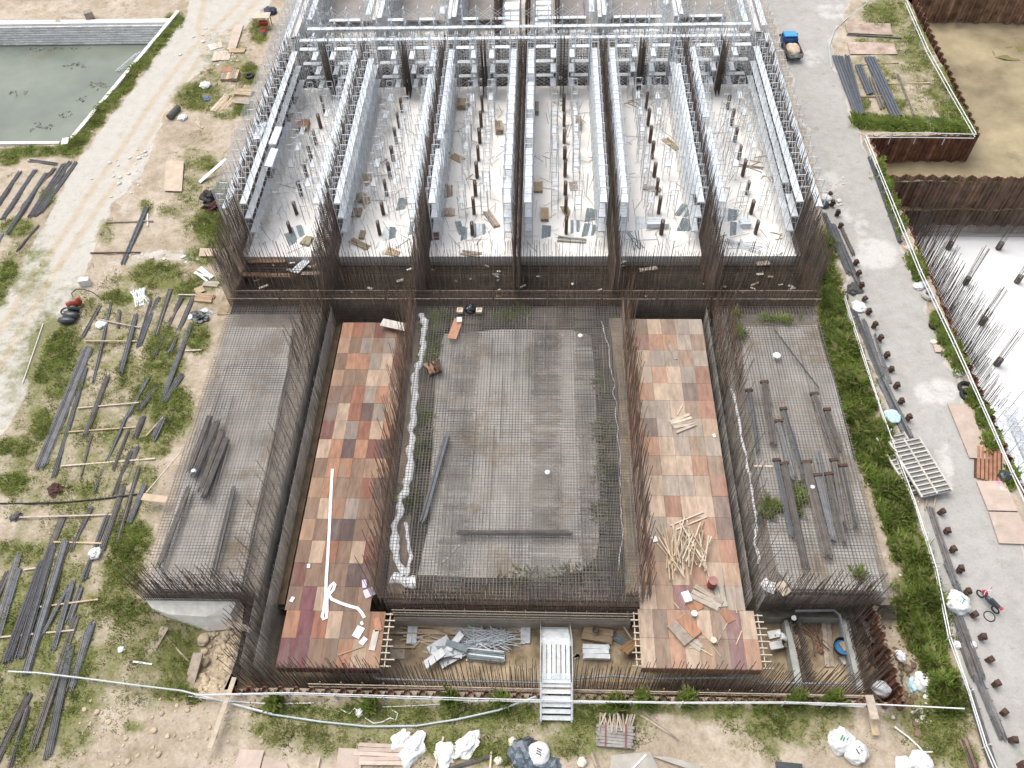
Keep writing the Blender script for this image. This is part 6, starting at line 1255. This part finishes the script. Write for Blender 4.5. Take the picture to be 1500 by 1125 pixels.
MB().box((0, -.75, .72), (1.75, 2.95, .1)).obj('bed_floor', rust_dark, tr); MB().box((0, -2.22, .95), (1.75, .07, .5)).obj('tailgate', mat('tailgate_grey', (.32, .33, .31), .6, .3, 4), tr); MB().box((0, -2.27, .98), (.45, .02, .12)).obj('number_plate', white_paint, tr); MB().box((0, .72, 1.15), (1.75, .06, .7)).obj('bed_front', blue_paint, tr)
me = blob_mesh('load', mat('sandy_load', (.55, .44, .33), .95, .25, 3), .78, 1.35, .45, 5, .25, 2.5, 3, .2); mesh_obj('load', me, tr, (0, -.75, .95))
for x in (-.8, .8):
    for y in (1.6, -1.3): 
        w = MB().cyl((x-.12, y, .35), (x+.12, y, .35), .35, 16).obj('wheel', black_rubber, tr); MB().cyl((x+(.125 if x > 0 else -.125), y, .35), (x+(.14 if x > 0 else -.14), y, .35), .18, 10).obj('rim', galv_tube, w)
for x in (-.6, .6): MB().box((x, 2.33, .85), (.28, .06, .18)).obj('headlight', white_paint, tr); MB().box((x*1.3, -2.27, .8), (.14, .03, .16)).obj('tail_light', red_paint, tr)
# ------------------------------------------------------------------ motorbike and the spare wheel
mbk = thing('motorbike', 'dark motorbike with a red front parked on the concrete road', 'motorbike', G(1444, 884), .52)
def wheel(name, par, y, z, R, r=.05, m=black_rubber):
    w = thing(name, None, None, (0, y, z)); w.parent = par; del_keys = [k for k in w.keys()]; mb = MB()
    for i in range(20):
        a0, a1 = i*2*math.pi/20, (i+1)*2*math.pi/20
        for j in range(6):
            b0, b1 = j*math.pi/3, (j+1)*math.pi/3
            mb.add([(r*math.sin(b), (R+r*math.cos(b))*math.cos(a), (R+r*math.cos(b))*math.sin(a)) for a, b in ((a0, b0), (a1, b0), (a1, b1), (a0, b1))], [(0, 1, 2, 3)])
    mb.obj('tyre', m, w); s = MB()
    for i in range(8): a = i*math.pi/4; s.beam((0, 0, 0), (0, R*math.cos(a), R*math.sin(a)), .015, .015)
    tag(s.obj('spokes', galv_tube, w), kind='stuff'); return w
wheel('wheel', mbk, .62, .29, .25); wheel('wheel', mbk, -.62, .29, .25)
mesh_obj('body', blob_mesh('body', mat('bike_dark', (.04, .05, .07), .35, .3, 4, spec=.6), .16, .5, .22, 3, .15, 2, 2, .8), mbk, (0, -.05, .55)); mesh_obj('front_fairing', blob_mesh('front_fairing', mat('bike_red', (.45, .04, .06), .35, .2, 3, spec=.6), .15, .2, .28, 6, .15, 2, 2, .8), mbk, (0, .5, .72))
rounded('seat', (0, -.35, .8), (.26, .75, .1), black_plastic, mbk, .04); MB().tube([(-.36, .38, 1.0), (-.1, .5, .98), (.1, .5, .98), (.36, .38, 1.0)], .02, 6).obj('handlebar', galv_tube, mbk); MB().tube([(0, .48, .95), (0, .62, .3)], .035, 6).obj('fork', galv_tube, mbk); MB().tube([(.13, .1, .3), (.16, -.4, .32), (.16, -.8, .4)], .04, 6).obj('exhaust', galv_tube, mbk)
for s in (-1, 1): MB().tube([(s*.3, .45, 1.0), (s*.36, .5, 1.15)], .012, 5).box((s*.37, .5, 1.18), (.1, .02, .07)).obj('mirror', black_plastic, mbk)
rounded('rear_box', (0, -.78, .86), (.24, .2, .12), mat('bike_red', (.45, .04, .06), .35, .2, 3, spec=.6), mbk, .03)
tyre('thin bicycle wheel lying on the road below the motorbike', G(1449, 903), .34, .03)
# ------------------------------------------------------------------ people
def person(lab, loc, rz, pose, shirt, trousers):
    root = thing('person', lab, 'person', loc, rz); J, E, R = {}, [], {}
    def j(n, p, r): J[n] = Vector(p); R[n] = r
    if pose == 'bend':
        j('pel', (0, 0, .86), .15); j('sp', (0, .14, 1.05), .14); j('ch', (0, .34, 1.2), .16); j('nk', (0, .48, 1.28), .06)
        for s, n in ((-1, 'l'), (1, 'r')):
            j(n+'hip', (s*.1, 0, .82), .1); j(n+'kn', (s*.13, .1, .46), .07); j(n+'an', (s*.13, 0+.04*s, .08), .045); j(n+'to', (s*.14, .18+.04*s, .04), .04)
            j(n+'sh', (s*.19, .38, 1.2), .065); j(n+'el', (s*.25, .5, .95), .045); j(n+'wr', (s*.17, .62, .74), .03)
        head = (0, .60, 1.36)
    else:
        j('pel', (0, 0, .88), .14); j('sp', (0, .02, 1.08), .13); j('ch', (0, .05, 1.3), .16); j('nk', (0, .06, 1.47), .055)
        for s, n in ((-1, 'l'), (1, 'r')):
            j(n+'hip', (s*.1, 0, .84), .1); j(n+'kn', (s*.12, .05, .46), .065); j(n+'an', (s*.12, 0, .08), .045); j(n+'to', (s*.13, .17, .04), .04)
            j(n+'sh', (s*.2, .05, 1.38), .065); j(n+'el', (s*.27, .1, 1.12), .045); j(n+'wr', (s*.2, .32, 1.02), .03)
        head = (0, .08, 1.6)
    E = [('pel', 'sp'), ('sp', 'ch'), ('ch', 'nk')]
    for n in 'lr': E += [('pel', n+'hip'), (n+'hip', n+'kn'), (n+'kn', n+'an'), (n+'an', n+'to'), ('ch', n+'sh'), (n+'sh', n+'el'), (n+'el', n+'wr')]
    ks = list(J); me = bpy.data.meshes.new('body'); me.from_pydata([J[k] for k in ks], [(ks.index(a), ks.index(b)) for a, b in E], [])
    o = mesh_obj('body', me, root); sk = o.modifiers.new('skin', 'SKIN'); sv = me.skin_vertices[0].data
    for i, k in enumerate(ks): sv[i].radius = (R[k], R[k])
    sv[0].use_root = True; ss = o.modifiers.new('sub', 'SUBSURF'); ss.levels = 1; ss.render_levels = 1
    dg = bpy.context.evaluated_depsgraph_get(); ev = bpy.data.meshes.new_from_object(o.evaluated_get(dg)); o.modifiers.clear(); o.data = ev
    ev.materials.clear(); [ev.materials.append(m) for m in (shirt, trousers, skin_m)]
    wr = [J['lwr'], J['rwr']]
    for p in ev.polygons:
        c = p.center; p.use_smooth = True
        p.material_index = 2 if min((c-w).length for w in wr) < .16 else (1 if c.z < J['pel'].z+.02 else 0)
    for s, n in ((-1, 'l'), (1, 'r')):
        w = J[n+'wr']; d = (w-J[n+'el']).normalized(); sd = d.cross(Vector((0, 0, 1))).normalized(); hb = MB(); hb.beam(w, w+d*.09, .08, .03)
        for k, L in enumerate((.065, .08, .085, .07)): q = w+d*.085+sd*(k-1.5)*.021; m1 = q+d*L*.55; hb.cyl(q, m1, .009, 5).cyl(m1, m1+(d+Vector((0, 0, -.5)))*L*.45, .008, 5)
        hb.cyl(w+d*.02+sd*s*.035, w+d*.07+sd*s*.075, .011, 5); hb.obj('hand', skin_m, root)
    h = mesh_obj('head', blob_mesh('head', skin_m, .085, .1, .125, 2, .03, 2, 2, 1), root, head); MB().box((0, .105, -.01), (.025, .04, .045)).obj('nose', skin_m, h)
    for s in (-1, 1): MB().box((s*.035, .094, .02), (.022, .01, .012)).obj('eye', black_plastic, h); MB().box((s*.088, 0, 0), (.02, .04, .06)).obj('ear', skin_m, h)
    MB().box((0, .095, -.06), (.045, .012, .01)).obj('mouth', red_paint, h)
    hm = mesh_obj('helmet', blob_mesh('helmet', white_paint, .135, .155, .13, 1, .0, 1, 3, .12), root, (head[0], head[1]+.005, head[2]+.05)); MB().cyl((0, .03, -.015), (0, .03, 0), .17, 16).obj('brim', white_paint, hm)
    return root
person('worker with white helmet and white shirt bending over in the concrete channel', P(1147, 943, -2.35), 1.3, 'bend', cloth_white, cloth_blue)
person('worker in dark clothes with white helmet standing by the channel wall', P(1155, 916, -2.6), 2.6, 'stand', cloth_dark, cloth_dark)
for i, (x, y, lab) in enumerate(((598, 134, 'white floodlight lamp at the far end of the second tank bay'), (706, 133, 'white floodlight lamp at the far end of the third tank bay'), (821, 130, 'white floodlight lamp at the far end of the fourth tank bay'), (938, 131, 'white floodlight lamp at the far end of the fifth bay'), (1053, 128, 'white floodlight lamp at the far end of the rightmost bay'))):
    t = thing('floodlight', lab, 'floodlight', P(x, y, ZF)); MB().cyl((0, 0, 0), (0, 0, 1.2), .03, 6).obj('stand', galv_tube, t); mesh_obj('lamp_head', blob_mesh('lamp_head', white_paint, .22, .22, .22, i, .05, 2, 2, .8), t, (0, 0, 1.3))
# ------------------------------------------------------------------ rocks and soil lumps
rock_m = mat('sandy_rock', (.47, .385, .27), .95, .3, 1.2, bump=.3)
rk = [blob_mesh('rock', rock_m, 1, rnd(.7, 1), rnd(.35, .55), 70+i, .6, 1.5, 2, .45) for i in range(5)]
V, Fc = [], []
def scatter_rocks(name, n, fx, label):
    t = thing(name, label, 'rocks', (0, 0, 0)); mb_v, mb_f = [], []
    for i in range(n):
        x, y, s = fx(); me = rk[i % 5]; b = len(mb_v); a = rnd(0, 6.3); z = gz(x, y)+s*.15
        for v in me.vertices: mb_v.append((x+(v.co.x*math.cos(a)-v.co.y*math.sin(a))*s, y+(v.co.x*math.sin(a)+v.co.y*math.cos(a))*s, z+v.co.z*s))
        mb_f += [[b+k for k in p.vertices] for p in me.polygons]
    o = mesh_obj('rocks', np_mesh('rocks', mb_v, mb_f, rock_m, smooth=False), t); tag(o, kind='stuff'); tag(t, kind='stuff')
def hollow():
    p = P(rnd(280, 385), rnd(905, 1015)); p.x = min(p.x, -20.6-rnd(0, 1.5)); return p.x, p.y, abs(random.gauss(0, .12))+.05
scatter_rocks('rubble', 230, hollow, 'sandy rocks and lumps in the hollow at the front left corner')
def front_lumps():
    p = P(rnd(110, 390), rnd(1020, 1125)); return p.x, p.y, abs(random.gauss(0, .07))+.03
scatter_rocks('soil_lumps', 120, front_lumps, 'broken sandy soil lumps in the lower left foreground')
def right_lumps():
    p = P(rnd(1302, 1345), rnd(880, 1075)); p.x = max(p.x, 22.75); return p.x, p.y, abs(random.gauss(0, .09))+.04
rock_m = mat('dark_brown_lump', (.17, .125, .08), .95, .4, 2)
scatter_rocks('soil_lumps', 130, right_lumps, 'brown soil lumps in the hollow behind the diagonal sheet piles')
def road_rubble():
    x, y, rx, ry = random.choice([(180, 265, 35, 35), (300, 62, 30, 20), (325, 85, 25, 12), (250, 378, 60, 10), (205, 225, 20, 12), (1225, 290, 20, 40), (1340, 830, 14, 60), (1360, 1040, 30, 40)]); p = P(x+random.gauss(0, rx*.5), y+random.gauss(0, ry*.5)); return p.x, p.y, abs(random.gauss(0, .09))+.03
rock_m = mat('pale_rubble', (.60, .57, .52), .95, .2, 2)
scatter_rocks('pale_rubble', 220, road_rubble, 'pale broken rubble scattered beside the roads')
# ------------------------------------------------------------------ vegetation
leaf_a = leaf('weed_leaf', (.19, .27, .05), (.29, .37, .09)); leaf_b = leaf('dry_grass_leaf', (.27, .26, .10), (.38, .355, .16))
def tufts(name, label, X, Y, Z, H, nb=7, wid=.05, spread=.22, dry=.35, m=None):
    n = len(X); N = n*nb
    bx = np.repeat(X, nb)+RNG.normal(0, spread*.6, N); by = np.repeat(Y, nb)+RNG.normal(0, spread*.6, N); bz = np.repeat(Z, nb)-.03
    h = np.repeat(H, nb)*RNG.uniform(.5, 1.15, N); a = RNG.uniform(0, 2*np.pi, N); ln = h*RNG.uniform(.25, .9, N)
    dx, dy = np.cos(a), np.sin(a); w = wid*RNG.uniform(.6, 1.5, N)
    V = np.zeros((N, 4, 3))
    V[:, 0] = np.column_stack([bx-dy*w*.5, by+dx*w*.5, bz]); V[:, 1] = np.column_stack([bx+dy*w*.5, by-dx*w*.5, bz])
    V[:, 2] = np.column_stack([bx+dx*ln*.5+dy*w, by+dy*ln*.5-dx*w, bz+h*.75]); V[:, 3] = np.column_stack([bx+dx*ln, by+dy*ln, bz+h*.8])
    F = np.arange(N*4).reshape(-1, 4); mi = (RNG.uniform(0, 1, N) < np.repeat(dry, nb) if np.ndim(dry) else RNG.uniform(0, 1, N) < dry).astype(int)
    return tag(mesh_obj(name, np_mesh(name, V.reshape(-1, 3), F, [leaf_a, leaf_b], mi)), label, 'weeds' if 'weed' in name else 'grass', kind='stuff')
def gz_arr(X, Y): return np.array([gz(x, y) for x, y in zip(X, Y)])
def outside(X, Y):
    k = np.ones(X.shape, bool)
    for h in holes: k &= ~in_poly(X, Y, h)
    return k
# patchy grass over the whole site
n = 620000; X = RNG.uniform(-72, 50, n); Y = RNG.uniform(8, 101, n)
px, py = to_px(X, Y); vis = (px > -40) & (px < 1540) & (py > -30) & (py < 1160) & outside(X, Y)
X, Y, px, py = X[vis], Y[vis], px[vis], py[vis]
g = blob(px, py, GRASS); cl = np.array([mnoise.noise(Vector((x*.55, y*.55, 5)))+.6*mnoise.noise(Vector((x*1.7, y*1.7, 2))) for x, y in zip(X, Y)])
road_ok = ~(in_poly(X, Y, DIRT_ROAD) | in_poly(X, Y, CONC_ROAD))
pr = np.clip(g*1.0+cl*.6-.22, 0, 1)**1.3*np.where(road_ok, 1, .02)+np.where(road_ok & (cl > .25), .06, 0)
sel = RNG.uniform(0, 1, len(X)) < pr*.72
X, Y, g = X[sel], Y[sel], g[sel]; print('tufts', len(X))
tufts('grass', 'patchy green and dry grass on the sandy ground', X, Y, gz_arr(X, Y), .10+.20*np.clip(g, 0, 1)*RNG.uniform(.5, 1.3, len(X)), nb=8, wid=.036, dry=np.clip(.8-.5*g, .2, .85))
# lush weed belt along the right mat
def belt(pts, dens, name, label, H, dry=.12, fx=1.0, nb=12, spread=.3):
    xs, ys = [], []
    for (x0, y0, r0), (x1, y1, r1) in zip(pts[:-1], pts[1:]):
        m = int(dens*math.hypot(x1-x0, y1-y0)*(r0+r1)/2); f = RNG.uniform(0, 1, m); r = r0+(r1-r0)*f; a = np.clip(RNG.normal(0, .5, m), -1.1, 1.1)
        for i in range(m):
            p = P(x0+(x1-x0)*f[i]+a[i]*r[i]*fx, y0+(y1-y0)*f[i]+RNG.normal(0, 3)); xs.append(p.x); ys.append(p.y)
    X, Y = np.array(xs), np.array(ys); k = outside(X, Y); X, Y = X[k], Y[k]
    c = np.array([mnoise.noise(Vector((x*.6, y*.6, 1)))+.5*mnoise.noise(Vector((x*1.6, y*1.6, 4))) for x, y in zip(X, Y)]); k = c > -.35; X, Y, c = X[k], Y[k], c[k]
    return tufts(name, label, X, Y, gz_arr(X, Y), H*(.55+.9*np.clip(c+.3, 0, 1)), nb=nb, wid=.055, spread=spread, dry=dry)
belt(BELT, .34, 'weed_belt', 'lush green weeds along the right side between the mat and the railing', .62)
RAILW = [(x, y, r*.9, 12, int(16*r)) for x, y, r in EDGE]
belt(BELT, .035, 'dry_stems', 'tall dry stems standing among the lush green weeds', .95, dry=.8, nb=4, spread=.12)
belt([(1255, 178, 10), (1300, 184, 9), (1360, 186, 8), (1430, 190, 7)], .8, 'yard_weeds', 'bright green weeds at the near end of the pipe yard', .55)
belt([(262, 28, 9), (215, 82, 9), (165, 145, 9), (108, 212, 9)], .5, 'pond_weeds', 'green weeds between the pond wall and the dirt road', .35, dry=.4)
# plants in the trenches under the middle mat
def trench_plants(name, label, spots, z, H):
    xs, ys = [], []
    for x, y, rx, ry, m in spots:
        for i in range(m): p = P(x+RNG.normal(0, rx*.5), y+RNG.normal(0, ry*.5), z); xs.append(p.x); ys.append(p.y)
    X, Y = np.array(xs), np.array(ys); return tufts(name, label, X, Y, np.full(len(X), z), np.full(len(X), H), nb=7, wid=.09, spread=.2, dry=.15)
trench_plants('trench_weeds', 'weeds growing through the mesh on the left of the middle mat', [(642, 475, 10, 8, 60), (632, 520, 9, 14, 60), (622, 620, 8, 14, 40), (622, 665, 8, 14, 40), (600, 738, 9, 16, 60), (627, 500, 6, 20, 30), (745, 468, 20, 5, 50), (765, 463, 8, 4, 20)], .3, 1.0)
trench_plants('trench_weeds', 'weeds growing through the mesh on the right of the middle mat', [(879, 570, 4, 12, 30), (880, 640, 5, 20, 40), (882, 700, 5, 20, 40), (880, 760, 6, 20, 40), (845, 845, 30, 5, 40), (780, 850, 30, 5, 30)], .2, 1.0)
trench_plants('trench_weeds', 'weeds growing through the mesh of the right mat', [(1140, 470, 24, 4, 50), (1083, 490, 6, 8, 30), (1128, 745, 12, 16, 60), (1168, 735, 12, 20, 50), (1257, 842, 6, 5, 20), (1078, 462, 5, 6, 20)], .85, .6)
trench_plants('railing_weeds', 'weeds growing along the railing beside the white floored pit', RAILW, .0, .5)
trench_plants('fence_weeds', 'yellow green weeds standing along the front railing', [(405, 1030, 10, 4, 16), (540, 1033, 8, 4, 14), (662, 1026, 8, 4, 14), (735, 1028, 8, 4, 14), (905, 1030, 9, 5, 18), (945, 1028, 9, 5, 18), (1005, 1026, 8, 5, 16), (1168, 1026, 8, 6, 24), (1222, 1026, 8, 6, 24), (1380, 1000, 12, 8, 26)], .1, .9)
_a, _b = leaf_a, leaf_b; leaf_a = leaf_b = mat('pond_reed', (.24, .21, .13), .9, .3, 1)
trench_plants('pond_grass', 'sparse dry reeds standing in the shallow pond water', [(112, 96, 14, 4, 16), (145, 125, 14, 6, 18), (120, 147, 6, 3, 6), (65, 185, 20, 8, 16), (95, 168, 10, 4, 8), (25, 138, 14, 5, 8), (80, 72, 50, 3, 14)], -2.2, .12)
leaf_a, leaf_b = _a, _b
belt([(1300, 262, 30), (1380, 256, 40), (1430, 262, 20)], .02, 'bank_grass', 'grass on the bank below the railing wall', .4, dry=.5)
